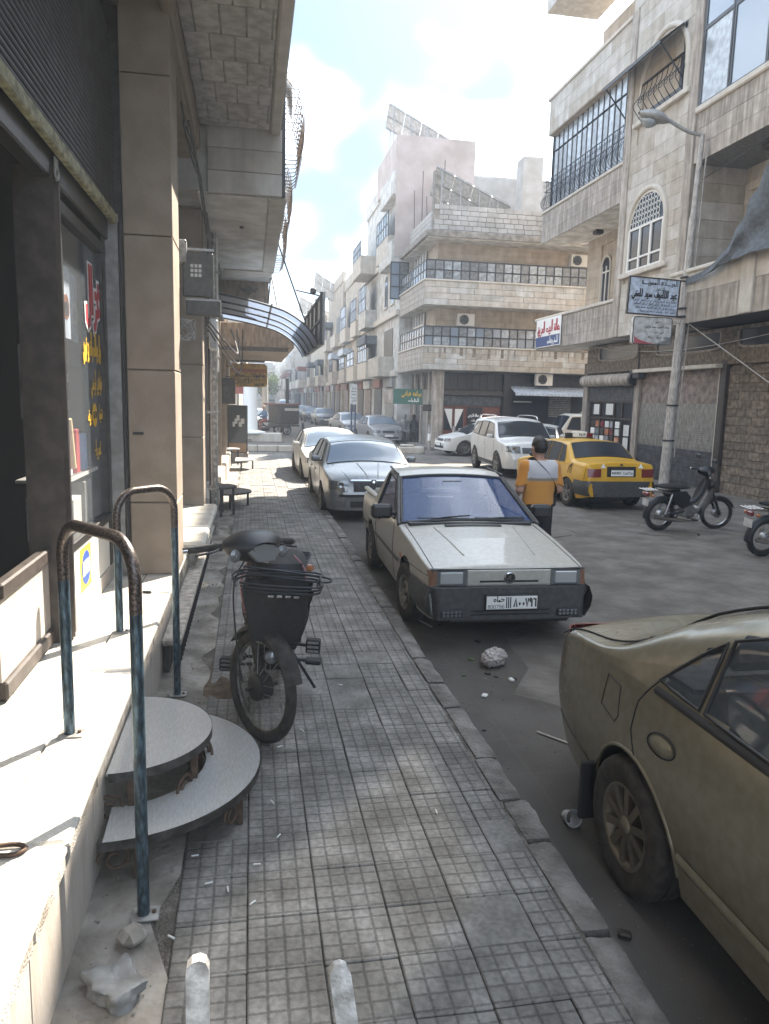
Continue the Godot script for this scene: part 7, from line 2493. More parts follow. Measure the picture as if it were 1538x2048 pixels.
# a plain street front along the far right row, facing -x; seen edge-on from the camera
func row_house(called: String, label: String, x: float, z0: float, z1: float, h: float, m: Material, seed_n: int, cat := "building", balc := true) -> Node3D:
	var t := thing(called, label, cat)
	var r := RandomNumberGenerator.new()
	r.seed = seed_n
	var w := z0 - z1
	put("wall", bx(Vector3(x + 0.5, 0.0, z1), Vector3(x + 14.0, h, z0)), m, t)
	put("parapet", bx(Vector3(x + 0.4, h, z1), Vector3(x + 0.7, h + 0.8, z0)), m, t)
	var F := Basis(Vector3(0, 0, 1), Vector3.UP, Vector3(-1, 0, 0))
	var fl := int((h - 3.4) / 3.1)
	for k in fl:
		var y := 3.5 + k * 3.1
		put("floor_slab", bx(Vector3(x + 0.3, y - 0.1, z1), Vector3(x + 0.5, y + 0.2, z0), 0.02), M.trim, t)
		var nb := maxi(1, int(w / 4.5))
		for i in nb:
			var zc := z1 + w * (i + 0.5) / nb
			if balc and r.randf() < 0.8:
				var bw := r.randf_range(1.3, 1.9)
				var bd := r.randf_range(0.5, 1.1)
				put("balcony", bx(Vector3(x + 0.5 - bd, y - 0.1, zc - bw), Vector3(x + 0.5, y + 0.95, zc + bw), 0.02), [m, M.trim, M.stone[1]][r.randi() % 3], t)
				if r.randf() < 0.6:
					glazing(t, Transform3D(F, Vector3(x + 0.52 - bd, y + 0.95, zc - bw)), bw * 2, r.randf_range(0.8, 1.7), 5, 2, [M.win_mid, M.win_blue, M.win_pale], M.dark_iron, 0.06, "balcony_glass")
				else:
					put("balcony_opening", bx(Vector3(x + 0.47, y + 1.0, zc - bw * 0.8), Vector3(x + 0.5, y + 2.5, zc + bw * 0.8)), M.frame_brown, t)
				if r.randf() < 0.4:
					put("sun_blind", bx(Vector3(x + 0.4 - bd, y + 2.0, zc - bw), Vector3(x + 0.5, y + 2.5, zc + bw), 0.02), [M.door_red, M.sign_blue, M.gray_plastic, M.tarp][r.randi() % 4], t)
			else:
				for s in [-1.0, 1.0]:
					var w2 := part("window", t)
					var p := MB.new()
					p.prism(arch_poly(0.8, 1.7), -0.02, 0.02)
					var o := put("pane", p, M.win_dark, w2)
					o.transform = Transform3D(F, Vector3(x + 0.49, y + 0.7, zc + s * 1.0 - 0.4))
					put("sill", bx(Vector3(x + 0.4, y + 0.6, zc + s - 0.5), Vector3(x + 0.5, y + 0.7, zc + s + 0.5), 0.01), M.trim, w2)
	var ns := maxi(1, int(w / 3.2))
	for i in ns:
		var zc := z1 + w * (i + 0.5) / ns
		put("shop_shutter", bx(Vector3(x + 0.42, 0.13, zc - 1.2), Vector3(x + 0.5, 2.8, zc + 1.2)), [M.shutter_gray, M.frame_brown, M.shutter_dark, M.shutter_pink, M.interior][r.randi() % 5], t)
		put("shop_sign", bx(Vector3(x + 0.3, 2.85, zc - 1.3), Vector3(x + 0.5, 3.35, zc + 1.3), 0.01), [M.door_red, M.frame_brown, M.sign_white, M.gray_panel][r.randi() % 4], t)
	rebase(t, Vector3(x + 7.0, 0.0, (z0 + z1) / 2))
	return t

func far_rows() -> void:
	# the tall white wing next to the corner block, with its unfinished pink side wall
	var t := row_house("white_wing", "tall white block with stacked balconies left of the beige corner block", 7.0, -38.45, -50.0, 13.6, M.white_wall, 5)
	put("side_wall", bx(Vector3(-6.85, 9.4, 5.78), Vector3(-2.8, 15.2, 5.82)), M.block_pink, t)
	put("side_wall", bx(Vector3(-2.8, 9.4, 5.78), Vector3(2.0, 13.5, 5.82)), M.block[1], t)
	put("roof_block", bx(Vector3(-6.85, 13.4, 0.0), Vector3(-2.8, 15.2, 5.77)), M.block_pink, t)
	for q in [[-7.0, 12.4, 3.2], [-7.0, 9.1, 3.2]]:
		put("end_balcony", bx(Vector3(q[0], q[1] - 0.0, 2.0), Vector3(q[0] + 1.0, q[1] + 1.1, 5.8), 0.02), M.white_wall, t)
		put("end_opening", bx(Vector3(-6.0, q[1] + 1.1, 5.76), Vector3(-5.6, q[1] + 2.6, 5.81)), M.wall_beige, t)
	glazing(t, Transform3D(Basis(), Vector3(-7.0, 7.3, 5.8)), 0.9, 1.8, 2, 3, [M.win_mid, M.win_blue], M.dark_iron, 0.06, "corner_glass")
	for k in 7:
		var x := -5.9 + k * 0.36
		put("steel_rod", cyl(Vector3(x, 9.6 + R.randf_range(-0.4, 0.6), 6.1), Vector3(x + R.randf_range(-0.15, 0.15), 12.6 + R.randf_range(-0.6, 1.6), 6.1), 0.022, 5), M.frame_brown, t)
	row_house("balcony_house", "cream house with deep balconies behind the white wing", 7.1, -50.1, -62.0, 10.8, M.far_walls[0], 8)
	row_house("balcony_house", "narrow beige house with a solar rack on its roof in the far row", 6.9, -62.1, -74.0, 11.6, M.far_walls[1], 12)
	row_house("balcony_house", "pale house with two pink shuttered floors in the far row", 6.6, -74.1, -92.0, 9.4, M.far_walls[4], 21)
	row_house("balcony_house", "grey house at the far right end of the street", 6.2, -92.1, -118.0, 9.0, M.far_walls[3], 33)
	row_house("balcony_house", "last pale house before the street bends", 5.6, -118.1, -140.0, 10.0, M.far_walls[2], 35)
	solar("solar_panel", "small solar rack on the roof of the narrow beige house", Vector3(5.6, 13.2, -68.0), Vector3(8.4, 11.6, -68.0), 2.0)
	solar("solar_panel", "smaller solar rack farther down the far row", Vector3(5.0, 12.6, -80.0), Vector3(8.2, 11.0, -80.0), 2.0)
	# the blocks that close the view
	var e := thing("end_block", "pale white apartment block closing the end of the street", "building")
	put("wall", bx(Vector3(4.6, 0.0, -165.0), Vector3(9.4, 9.2, -150.0)), M.white_wall, e)
	put("side_wing", bx(Vector3(8.4, 0.0, -170.0), Vector3(22.0, 12.6, -152.0)), M.far_walls[2], e)
	for k in 3:
		for i in 4:
			var w := part("window", e)
			put("pane", bx(Vector3(9.9 + i * 2.0, 3.0 + k * 3.0, -151.97), Vector3(10.9 + i * 2.0, 4.6 + k * 3.0, -151.9)), M.win_dark, w)
			put("balcony", bx(Vector3(9.6 + i * 2.0, 2.3 + k * 3.0, -152.0), Vector3(11.2 + i * 2.0, 3.0 + k * 3.0, -151.2), 0.03), M.far_walls[4], w)
	put("awning", bx(Vector3(9.0, 2.6, -151.0), Vector3(20.0, 3.2, -148.5), 0.05), M.tarp, e)
	rebase(e, Vector3(9.0, 0, -158.0))
	var l := thing("end_block", "brown grey low block at the left end of the street, behind the green tree", "building")
	put("wall", bx(Vector3(-8.0, 0.0, -150.0), Vector3(4.2, 7.8, -135.0)), M.far_walls[1], l)
	for k in 3: put("balcony_slab", bx(Vector3(-2.0, 1.5 + k * 2.4, -135.0), Vector3(4.0, 1.75 + k * 2.4, -134.2), 0.02), M.frame_dark, l)
	for k in 3: put("window_band", bx(Vector3(-2.0, 2.2 + k * 2.4, -134.98), Vector3(3.8, 3.4 + k * 2.4, -134.9)), M.win_mid, l)
	rebase(l, Vector3(-2.0, 0, -142.0))
	# the left row beyond the side street
	var q := thing("left_row_house", "stone house with tall columns at the left beyond the side street", "building")
	put("wall", bx(Vector3(-14.0, 0.0, -62.0), Vector3(-1.7, 12.0, -37.5)), M.far_walls[0], q)
	put("overhang", bx(Vector3(-1.7, 4.2, -62.0), Vector3(-0.3, 12.0, -38.0)), M.stone[0], q)
	for k in 7: put("column", bx(Vector3(-1.72, 0.1, -39.0 - k * 3.2), Vector3(-1.1, 4.2, -38.5 - k * 3.2), 0.03), M.trim, q)
	for k in 6: put("shop_dark", bx(Vector3(-1.74, 0.14, -41.6 - k * 3.2), Vector3(-1.69, 3.2, -39.1 - k * 3.2)), [M.interior, M.frame_brown, M.shutter_gray][k % 3], q)
	for k in 6: put("shop_sign", bx(Vector3(-1.72, 3.25, -41.7 - k * 3.2), Vector3(-1.5, 3.9, -39.0 - k * 3.2), 0.01), [M.door_red, M.red, M.sign_white][k % 3], q)
	rebase(q, Vector3(-7.0, 0, -50.0))
	row_house("left_row_house", "grey house farther along the left side of the far street", -15.0, -62.1, -90.0, 9.0, M.far_walls[3], 41, "building", false)
	tag(put("red_shop_sign", bx(Vector3(-1.1, 2.3, -43.1), Vector3(-0.35, 3.0, -43.0), 0.02), M.red), "small bright red sign beyond the white post at the left", "sign")
	# white column post on its block
	var wp := thing("white_post", "tall white-painted post standing on a stone block at the side street", "post", Vector3(-0.05, 0, -36.8))
	put("block", bx(Vector3(-1.1, 0.0, -0.6), Vector3(1.5, 0.42, 0.5), 0.03), M.trim, wp)
	var fm := MB.new()
	fm.lathe([Vector2(0.75, 0.42), Vector2(0.72, 0.48), Vector2(0.36, 0.56), Vector2(0.34, 0.6), Vector2(0.34, 3.6)], 20)
	put("shaft", fm, M.ink_white, wp)
	put("shaft_top", cyl(Vector3(0, 3.6, 0), Vector3(0, 6.5, 0), 0.1, 10), M.pole, wp)
	tag(put("street_post", cyl(Vector3(2.15, 0.0, -46.0), Vector3(2.15, 3.3, -46.0), 0.1, 8), M.dark_iron), "dark post on the left pavement beside the cargo tricycle", "post")
	var wp2 := thing("round_column", "second pale round column behind the white post", "post", Vector3(0.9, 0.1, -52.0))
	put("shaft", cyl(Vector3(0, 0, 0), Vector3(0, 3.4, 0), 0.22, 12), M.trim, wp2)
	tree()
	# street sign on two blue legs, bollards
	var ss := thing("street_sign", "narrow white sign board on two thin blue posts beside the silver cars", "sign", Vector3(4.78, 0, -35.2))
	put("board", bx(Vector3(-0.17, 1.9, -0.02), Vector3(0.15, 2.85, 0.02), 0.01), M.sign_white, ss)
	for x in [-0.1, 0.08]: put("leg", cyl(Vector3(x, 0, 0), Vector3(x, 1.92, 0), 0.035, 8), M.ink_blue, ss)
	for k in 5: put("rule", bx(Vector3(-0.12, 2.05 + k * 0.15, 0.02), Vector3(0.1, 2.09 + k * 0.15, 0.023)), M.gray_panel, ss)
	for q2 in [[2.05, -30.3, "dark bollard with a pale band on the kerb island, left of the white saloon"], [7.4, -30.6, "thin grey bollard by the island's right end"], [8.3, -30.0, "grey bollard in front of the white hatchback"]]:
		var b := thing("bollard", q2[2], "bollard", Vector3(q2[0], 0.0, q2[1]), 0.0, "bollards at the side street")
		put("tube", cyl(Vector3.ZERO, Vector3(0, 1.15, 0), 0.06, 10), M.dark_iron if q2[0] < 5 else M.pole, b)
		put("band", cyl(Vector3(0, 0.5, 0), Vector3(0, 0.8, 0), 0.066, 10), M.ink_white, b)
	# people seen small by the shops
	for q3 in [[8.0, -36.5, "person in dark clothes sitting by the shop behind the cars", M.cloth_dark], [7.6, -36.9, "person in grey standing beside the silver blue saloon", M.gray_panel]]:
		var p := thing("person", q3[2], "person", Vector3(q3[0], 0.13, q3[1]))
		var h := sdf_figure([[Vector3(-0.09, 0.06, 0.3), Vector3(-0.1, 0.48, 0.32), 0.05, 0.07], [Vector3(0.09, 0.06, 0.3), Vector3(0.1, 0.48, 0.32), 0.05, 0.07], [Vector3(-0.1, 0.48, 0.32), Vector3(-0.1, 0.5, 0.0), 0.08, 0.1], [Vector3(0.1, 0.48, 0.32), Vector3(0.1, 0.5, 0.0), 0.08, 0.1], [Vector3(0, 0.55, 0), Vector3(0, 0.95, 0.02), 0.15, 0.16], [Vector3(0, 0.95, 0.02), Vector3(0, 1.12, 0.03), 0.07, 0.06], [Vector3(-0.19, 0.95, 0), Vector3(-0.22, 0.65, 0.1), 0.06, 0.05], [Vector3(0.19, 0.95, 0), Vector3(0.22, 0.65, 0.1), 0.06, 0.05], [Vector3(0, 1.2, 0.03), Vector3(0, 1.26, 0.03), 0.1, 0.1]], 0.035, 0.03)
		put("body", h, q3[3], p)
		put("stool", bx(Vector3(-0.2, 0, -0.2), Vector3(0.2, 0.42, 0.2), 0.02), M.frame_brown, p)

func tree() -> void:
	var t := thing("street_tree", "green leafy tree on the left of the far street", "tree", Vector3(1.2, 0, -75.0))
	var tr := MB.new()
	tr.tube([Vector3(0, 0, 0), Vector3(0.1, 1.2, 0), Vector3(-0.05, 2.2, 0.1)], [0.18, 0.14, 0.1], 8)
	for k in 6:
		var a := TAU * k / 6
		tr.tube([Vector3(0, 2.0, 0), Vector3(cos(a) * 0.7, 2.9, sin(a) * 0.7), Vector3(cos(a) * 1.4, 3.5 + 0.3 * sin(k * 2.0), sin(a) * 1.4)], [0.08, 0.05, 0.02], 5)
	put("trunk", tr, M.frame_brown, t)
	var b := MB.new()
	for k in 3200:
		var c := Vector3(R.randfn(0, 1), R.randfn(0, 0.7), R.randfn(0, 1))
		var lob := Vector3(R.randi_range(-1, 1) * 0.8, R.randi_range(0, 1) * 0.7, R.randi_range(-1, 1) * 0.8)
		var q := Vector3(0, 3.1, 0) + lob + c.normalized() * 0.75 * pow(R.randf(), 0.4)
		var d := Vector3(R.randf_range(-1, 1), R.randf_range(-0.4, 1), R.randf_range(-1, 1)).normalized() * 0.09
		var e := d.cross(Vector3(R.randf_range(-1, 1), R.randf_range(-1, 1), R.randf_range(-1, 1))).normalized() * 0.06
		b.quad(q - d, q + e, q + d, q - e)
	put("crown", b, M.leaf, t)

# ---------------------------------------------------------------- street furniture near the camera
func handrail(label: String, a: Vector3, b: Vector3, top: float) -> void:
	# a hoop of tube with one leg on the pavement (a) and one on the porch (b)
	var t := thing("handrail", label, "handrail", a, 0.0, "tube handrails at the porch steps")
	var d := b - a
	var flat := Vector3(d.x, 0, d.z)
	var L := flat.length()
	var e := flat / L
	var r := 0.15
	var P := func(s: float, y: float) -> Vector3: return e * s + Vector3(0, y - a.y, 0)
	var y0 := top - r
	put("post", wire([P.call(0, a.y), P.call(0, y0 - 0.12)], 0.0235, 14), M.rail_blue, t)
	put("post", wire([P.call(L, b.y), P.call(L, y0 - 0.1)], 0.0235, 14), M.rail_blue, t)
	var pts := [P.call(0, y0 - 0.12), P.call(0, y0)]
	for k in 8:
		var g := PI / 2 * (k + 1) / 8.0
		pts.append(P.call(r - r * cos(g), y0 + r * sin(g)))
	for k in 8:
		var g := PI / 2 * (k + 1) / 8.0
		pts.append(P.call(L - r + r * sin(g), y0 + r * cos(g)))
	pts.append(P.call(L, y0 - 0.1))
	put("grip", wire(pts, 0.024, 14), M.rail_worn, t)
	for q in [P.call(0, a.y), P.call(L, b.y)]:
		put("foot_plate", bx(q + Vector3(-0.045, 0.0, -0.04), q + Vector3(0.06, 0.007, 0.045), 0.002), M.pipe, t)
		put("bolt", cyl(q + Vector3(0.04, 0.0, 0.0), q + Vector3(0.04, 0.016, 0.0), 0.008, 8), M.rusty, t)

func round_steps() -> void:
	var c := Vector3(-0.63, 0.0, -3.62)
	for k in 2:
		var r: float = [0.43, 0.67][k]
		var y: float = [0.5, 0.325][k]
		var ri: float = [0.0, 0.4][k]
		var t := thing("curved_step", ["upper half-round metal step against the porch edge", "lower wide half-round metal step around the upper one"][k], "step", Vector3(c.x, 0.13, c.z), 0.0, "half-round porch steps")
		var ys := y - 0.13
		var poly := PackedVector2Array(arc2(Vector2.ZERO, r, -88, 88, 32))
		if k == 0: poly.append(Vector2(0, r)); poly.append(Vector2(0, -r))
		else: poly.append_array(PackedVector2Array(arc2(Vector2.ZERO, ri, 88, -88, 26)))
		var m := MB.new()
		m.at(Vector3.ZERO, Basis(Vector3.RIGHT, Vector3.BACK, Vector3.DOWN))
		m.prism(poly, -ys, -ys + 0.012)
		put("tread", m, M.step_top, t)
		var rim := MB.new()
		var ring3 := []
		for q in arc2(Vector2.ZERO, r, -89, 89, 32): ring3.append(Vector3(q.x, ys - 0.02, q.y))
		for i in ring3.size() - 1:
			var a: Vector3 = ring3[i]
			var b: Vector3 = ring3[i + 1]
			rim.quad(b * Vector3(1.005, 1, 1.005) + Vector3(0, 0.021, 0), a * Vector3(1.005, 1, 1.005) + Vector3(0, 0.021, 0), a * Vector3(1.005, 1, 1.005) + Vector3(0, -0.022, 0), b * Vector3(1.005, 1, 1.005) + Vector3(0, -0.022, 0))
			rim.quad(a * Vector3(0.985, 1, 0.985) + Vector3(0, 0.006, 0), b * Vector3(0.985, 1, 0.985) + Vector3(0, 0.006, 0), b * Vector3(0.985, 1, 0.985) + Vector3(0, -0.022, 0), a * Vector3(0.985, 1, 0.985) + Vector3(0, -0.022, 0))
			rim.quad(a * Vector3(1.005, 1, 1.005) + Vector3(0, -0.022, 0), a * Vector3(0.985, 1, 0.985) + Vector3(0, -0.022, 0), b * Vector3(0.985, 1, 0.985) + Vector3(0, -0.022, 0), b * Vector3(1.005, 1, 1.005) + Vector3(0, -0.022, 0))
		if k == 1: rim.box(Vector3(0.0, ys - 0.045, r - 0.03), Vector3(0.03, ys - 0.002, r + 0.0))
		put("rim", rim, M.step_edge, t)
		for g in [-78.0, -28.0, 26.0, 76.0]:
			var d := Vector3(cos(deg_to_rad(g)), 0, sin(deg_to_rad(g)))
			put("leg", bx(d * (r - 0.035) + Vector3(-0.016, 0, -0.016), d * (r - 0.035) + Vector3(0.016, ys - 0.013, 0.016), 0.003), M.rusty, t)
			var sc := []
			for i in 22:
				var a := i / 21.0 * TAU * 1.35
				var rr := 0.07 * (1.0 - i / 30.0)
				var tang := Vector3(-d.z, 0, d.x)
				sc.append(d * (r - 0.03) + tang * (0.09 + cos(a) * rr) + Vector3(0, ys * 0.52 + sin(a) * rr, 0))
			put("scroll", wire(smooth3(sc, 2), 0.008, 6), M.rusty, t)

func white_stand() -> void:
	# the two white wooden uprights right under the camera
	var t := thing("wooden_stand", "white-painted wooden trestle whose two worn uprights rise into the bottom of the view", "trestle", Vector3(0.03, 0.13, -1.2))
	var q := [[Vector3(-0.135, 0, 0.0), Vector3(-0.13, 0.99, -0.07)], [Vector3(0.27, 0, 0.12), Vector3(0.135, 0.93, -0.09)]]
	for k in 2:
		var a: Vector3 = q[k][0]
		var b: Vector3 = q[k][1]
		var d := (b - a).normalized()
		var m := MB.new()
		var s := Vector3.RIGHT
		var n := s.cross(d).normalized()
		m.at(a, Basis(s, d, s.cross(d)))
		var L := a.distance_to(b)
		var pr := PackedVector2Array([Vector2(-0.021, 0), Vector2(0.021, 0), Vector2(0.021, L - 0.02), Vector2(0.015, L - 0.005), Vector2(0.004, L), Vector2(-0.01, L - 0.003), Vector2(-0.019, L - 0.012), Vector2(-0.021, L - 0.025)])
		m.prism(pr, -0.012, 0.012)
		put("upright", m, M.white_wood, t)
	for k in 2:
		for s in [-1.0, 1.0]:
			var b: Vector3 = q[k][0].lerp(q[k][1], 0.84) + Vector3(0, 0, -0.02)
			put("brace", bar(b, b + Vector3(s * 0.16, -0.72, -0.06), 0.016), M.white_wood, t)
	put("cross_rail", bar(q[0][0].lerp(q[0][1], 0.4) + Vector3(0, 0, -0.03), q[1][0].lerp(q[1][1], 0.4) + Vector3(0, 0, -0.03), 0.02), M.white_wood, t)

func bar(a: Vector3, b: Vector3, r: float) -> MB:
	var m := MB.new()
	m.tube([a, b], r, 4)
	return m

func lamp_post() -> void:
	var t := thing("lamp_post", "grey street lamp post leaning before the closed shutter, lamp arm at its top", "lamp post", Vector3(10.6, 0, -17.65))
	var b := Vector3(0, 0, 0)
	var top := Vector3(0.28, 8.75, 0)
	var p := MB.new()
	p.tube([b, b.lerp(top, 0.5)], [0.135, 0.115], 12)
	put("lower_shaft", p, M.pole, t)
	var p1 := MB.new()
	p1.tube([b.lerp(top, 0.5), b.lerp(top, 0.78)], [0.1, 0.09], 12)
	put("middle_shaft", p1, M.pole, t)
	var pu := MB.new()
	pu.tube([b.lerp(top, 0.78), top], [0.075, 0.065], 10)
	put("upper_shaft", pu, M.pole, t)
	put("arm", wire(smooth3([top + Vector3(0.04, 0, 0), top + Vector3(-0.4, 0.06, 0), top + Vector3(-0.95, 0.28, 0)], 4), 0.045, 8), M.lamp_gray, t)
	var h := MB.new()
	h.at(top + Vector3(-1.3, 0.3, 0), Basis(Vector3.BACK, -0.18))
	h.grid(12, 16, func(u: float, v: float):
		var a := TAU * v
		var r: float = sin(PI * clampf(u * 0.92 + 0.04, 0, 1)) * 0.2 + 0.02
		return Vector3(lerpf(-0.42, 0.4, u), sin(a) * r * (0.75 if sin(a) > 0 else 0.55), cos(a) * r), true)
	put("lamp_head", h, M.lamp_gray, t)
	var l := MB.new()
	l.at(top + Vector3(-1.42, 0.2, 0), Basis(Vector3.BACK, -0.18))
	l.grid(8, 10, func(u: float, v: float):
		var a := PI + PI * v
		return Vector3(lerpf(-0.26, 0.2, u), sin(a) * 0.15 * sin(PI * (u * 0.9 + 0.05)), cos(a) * 0.16 * sin(PI * (u * 0.9 + 0.05))), true)
	put("lamp_glass", l, M.win_pale, t)
	for y in [1.3, 2.2, 4.42, 4.62, 5.38]: put("band", cyl(b.lerp(top, y / 8.75) + Vector3(0, -0.02, 0), b.lerp(top, y / 8.75) + Vector3(0, 0.02, 0), 0.15, 12), M.dark_iron, t)
	put("cable", wire(smooth3([b.lerp(top, 0.98) + Vector3(0.1, 0, 0.1), b.lerp(top, 0.6) + Vector3(0.14, 0, 0.1), b.lerp(top, 0.3) + Vector3(0.13, 0, 0.12), b.lerp(top, 0.1) + Vector3(0.15, 0, 0.1)], 6), 0.018, 6), M.pole, t)
	var s1 := thing("clinic_sign", "pale blue clinic sign full of dark Arabic lines, upper sign on the lamp post", "sign", Vector3(9.85, 4.87, -17.55))
	s1.rotation.z = -0.03
	put("board", bx(Vector3(-0.66, -0.44, -0.03), Vector3(0.66, 0.43, 0.03), 0.006), M.sign_blue, s1)
	var fr := MB.new()
	for y in [-0.45, 0.43]: fr.box(Vector3(-0.69, y - 0.015, -0.035), Vector3(0.82, y + 0.015, 0.04))
	for x in [-0.675, 0.675]: fr.box(Vector3(x - 0.015, -0.46, -0.034), Vector3(x + 0.015, 0.44, 0.041))
	put("frame", fr, M.frame_brown, s1)
	write_ar(s1, "العيـــادة العصبيـــة", Vector3(0.62, 0.28, 0.032), Vector3.RIGHT, Vector3.UP, 0.13, M.ink, 0.12, 1.0)
	write_ar(s1, "الدكتور", Vector3(0.28, 0.15, 0.032), Vector3.RIGHT, Vector3.UP, 0.08, M.ink, 0.12, 0.4)
	write_ar(s1, "عبد اللطيف سيد لطفي", Vector3(0.62, -0.02, 0.032), Vector3.RIGHT, Vector3.UP, 0.17, M.ink, 0.16, 1.24)
	for k in 4:
		write_ar(s1, ["تخطيط دماغ تشخيص وعلاج امراض الجهاز العصبي", "الصرع الشقيقة الام الراس الشلل امراض العضلات", "دراسات عليا في الامراض العصبية جامعة دمشق", "تخطيط اعصاب وعضلات استشارات عصبية"][k], Vector3(0.62, -0.13 - k * 0.085, 0.032), Vector3.RIGHT, Vector3.UP, 0.055, M.ink_blue, 0.12, 1.24)
	var s2 := thing("doctor_sign", "white rounded sign with red and grey swoosh, lower sign on the lamp post", "sign", Vector3(9.87, 4.03, -17.57))
	var rb := MB.new()
	var rp := PackedVector2Array()
	for q in [[0.45, 0.26, 0, 90], [-0.45, 0.26, 90, 180], [-0.45, -0.26, 180, 270], [0.45, -0.26, 270, 360]]:
		for v in arc2(Vector2(q[0], q[1]), 0.07, q[2], q[3], 5): rp.append(v)
	rb.prism(rp, -0.07, 0.07)
	put("panel", rb, M.sign_white, s2)
	put("rim", wire(Array(rp).map(func(v): return Vector3(v.x, v.y, 0.07)) + [Vector3(rp[0].x, rp[0].y, 0.07)], 0.013, 5), M.gray_plastic, s2)
	var sw := MB.new()
	sw.prism(PackedVector2Array(vv("-48 -30 -48 -14 -40 -20 -26 -25 -8 -29 4 -31 0 -32 -44 -32")), 0.07, 0.073)
	put("red_swoosh", sw, mt(0.36, 0.07, 0.08, 0.5), s2)
	var sg := MB.new()
	sg.prism(PackedVector2Array(vv("0 -32 18 -29 36 -22 50 -12 50 -28 44 -32")), 0.07, 0.0735)
	put("grey_swoosh", sg, M.gray_panel, s2)
	for q in [["دكتور", 0.2, 0.2, 0.06, 0.3], ["محمد الشبيب محمد غزاوي", 0.44, 0.08, 0.06, 0.7], ["طبيب اسنان", 0.3, -0.05, 0.05, 0.5], ["تقويم _ تجميل _ زراعة", 0.44, -0.17, 0.06, 0.6]]:
		write_ar(s2, q[0], Vector3(q[1], q[2], 0.073), Vector3.RIGHT, Vector3.UP, q[3], M.ink, 0.12, q[4])
	put("arm", bx(Vector3(0.52, 0.22, -0.04), Vector3(0.75, 0.3, 0.04), 0.006), M.trim, s2)
	# wires from the post
	tag(put("wire", wire([Vector3(10.78, 4.33, -17.6), Vector3(11.7, 2.76, -15.4), Vector3(11.8, 2.0, -14.3)], 0.014), M.sign_white), "pale stay wire running down from the signs to the right", "wire")
	var sag := []
	for k in 13: sag.append(Vector3(11.75, 4.15 - 0.28 * sin(PI * k / 12.0) - 0.02 * k, -24.6 + k * 0.78))
	tag(put("wire", wire(sag, 0.01), M.sign_white), "thin pale wire sagging along the transom windows", "wire")
	tag(put("wire", wire([Vector3(11.0, 7.75, -17.7), Vector3(10.8, 8.0, -13.5)], 0.012), M.ink), "thin dark wire under the right bay ceiling", "wire")
	var lo := thing("small_lamp_box", "small dark hanging lantern box between the two shop shutters", "lamp", Vector3(11.75, 2.95, -21.5))
	put("rod", cyl(Vector3(0, 0.3, 0), Vector3(0, 1.0, 0), 0.02, 6), M.dark_iron, lo)
	put("box", bx(Vector3(-0.14, 0.05, -0.3), Vector3(0.12, 0.3, 0.3), 0.03), M.gray_plastic, lo)

func distant_steps() -> void:
	# the dark stools and steps along the left wall in the sun
	for q in [[-0.36, -12.9, "dark round stool standing by the left wall in the sun"], [-0.3, -14.0, "low dark round table by the left wall in the sun"], [-0.2, -21.2, "pale round step at the far shop"], [-0.45, -22.4, "upper pale step at the far shop"]]:
		var hgt: float = 0.5 if q[1] > -13.5 or q[1] < -22.0 else 0.28
		var t := thing("round_step", q[2], "step", Vector3(q[0], 0.13, q[1]), 0.0, "half-round steps along the left wall")
		var m := MB.new()
		m.at(Vector3.ZERO, Basis(Vector3.RIGHT, Vector3.BACK, Vector3.DOWN))
		m.prism(PackedVector2Array(arc2(Vector2(-0.25, 0), 0.55 if hgt < 0.4 else 0.36, -90, 90, 16)), -hgt, -hgt + 0.03)
		put("tread", m, M.step_edge if q[1] > -15.0 else M.step_top, t)
		for g in [-70.0, 0.0, 70.0]:
			var d := Vector3(cos(deg_to_rad(g)), 0, sin(deg_to_rad(g))) * (0.48 if hgt < 0.4 else 0.3) + Vector3(-0.25, 0, 0)
			put("leg", bx(d + Vector3(-0.02, 0, -0.02), d + Vector3(0.02, hgt - 0.03, 0.02)), M.dark_iron, t)
	var cb := thing("street_cabinet", "dark painted cabinet with torn posters by the left wall", "cabinet", Vector3(-0.42, 0.13, -23.6))
	put("case", bx(Vector3(-0.3, 0.3, -0.3), Vector3(0.3, 1.75, 0.3), 0.02), M.frame_dark, cb)
	put("base", bx(Vector3(-0.32, 0.0, -0.32), Vector3(0.32, 0.3, 0.32), 0.02), M.stained[1], cb)
	put("lower_panel", bx(Vector3(-0.26, 0.32, 0.3), Vector3(0.26, 0.6, 0.305)), mt(0.3, 0.17, 0.07, 0.7), cb)
	for k in 5: put("torn_paper", bx(Vector3(-0.15 + k * 0.06, 1.1 + 0.09 * (k % 3), 0.3), Vector3(-0.08 + k * 0.07, 1.25 + 0.1 * (k % 3), 0.304)), M.paper, cb)
	tag(put("wall_box", bx(Vector3(-0.72, 1.95, -19.4), Vector3(-0.4, 2.6, -19.1), 0.02), M.frame_brown), "brown box fixed to the left wall left of the yellow sign", "box")

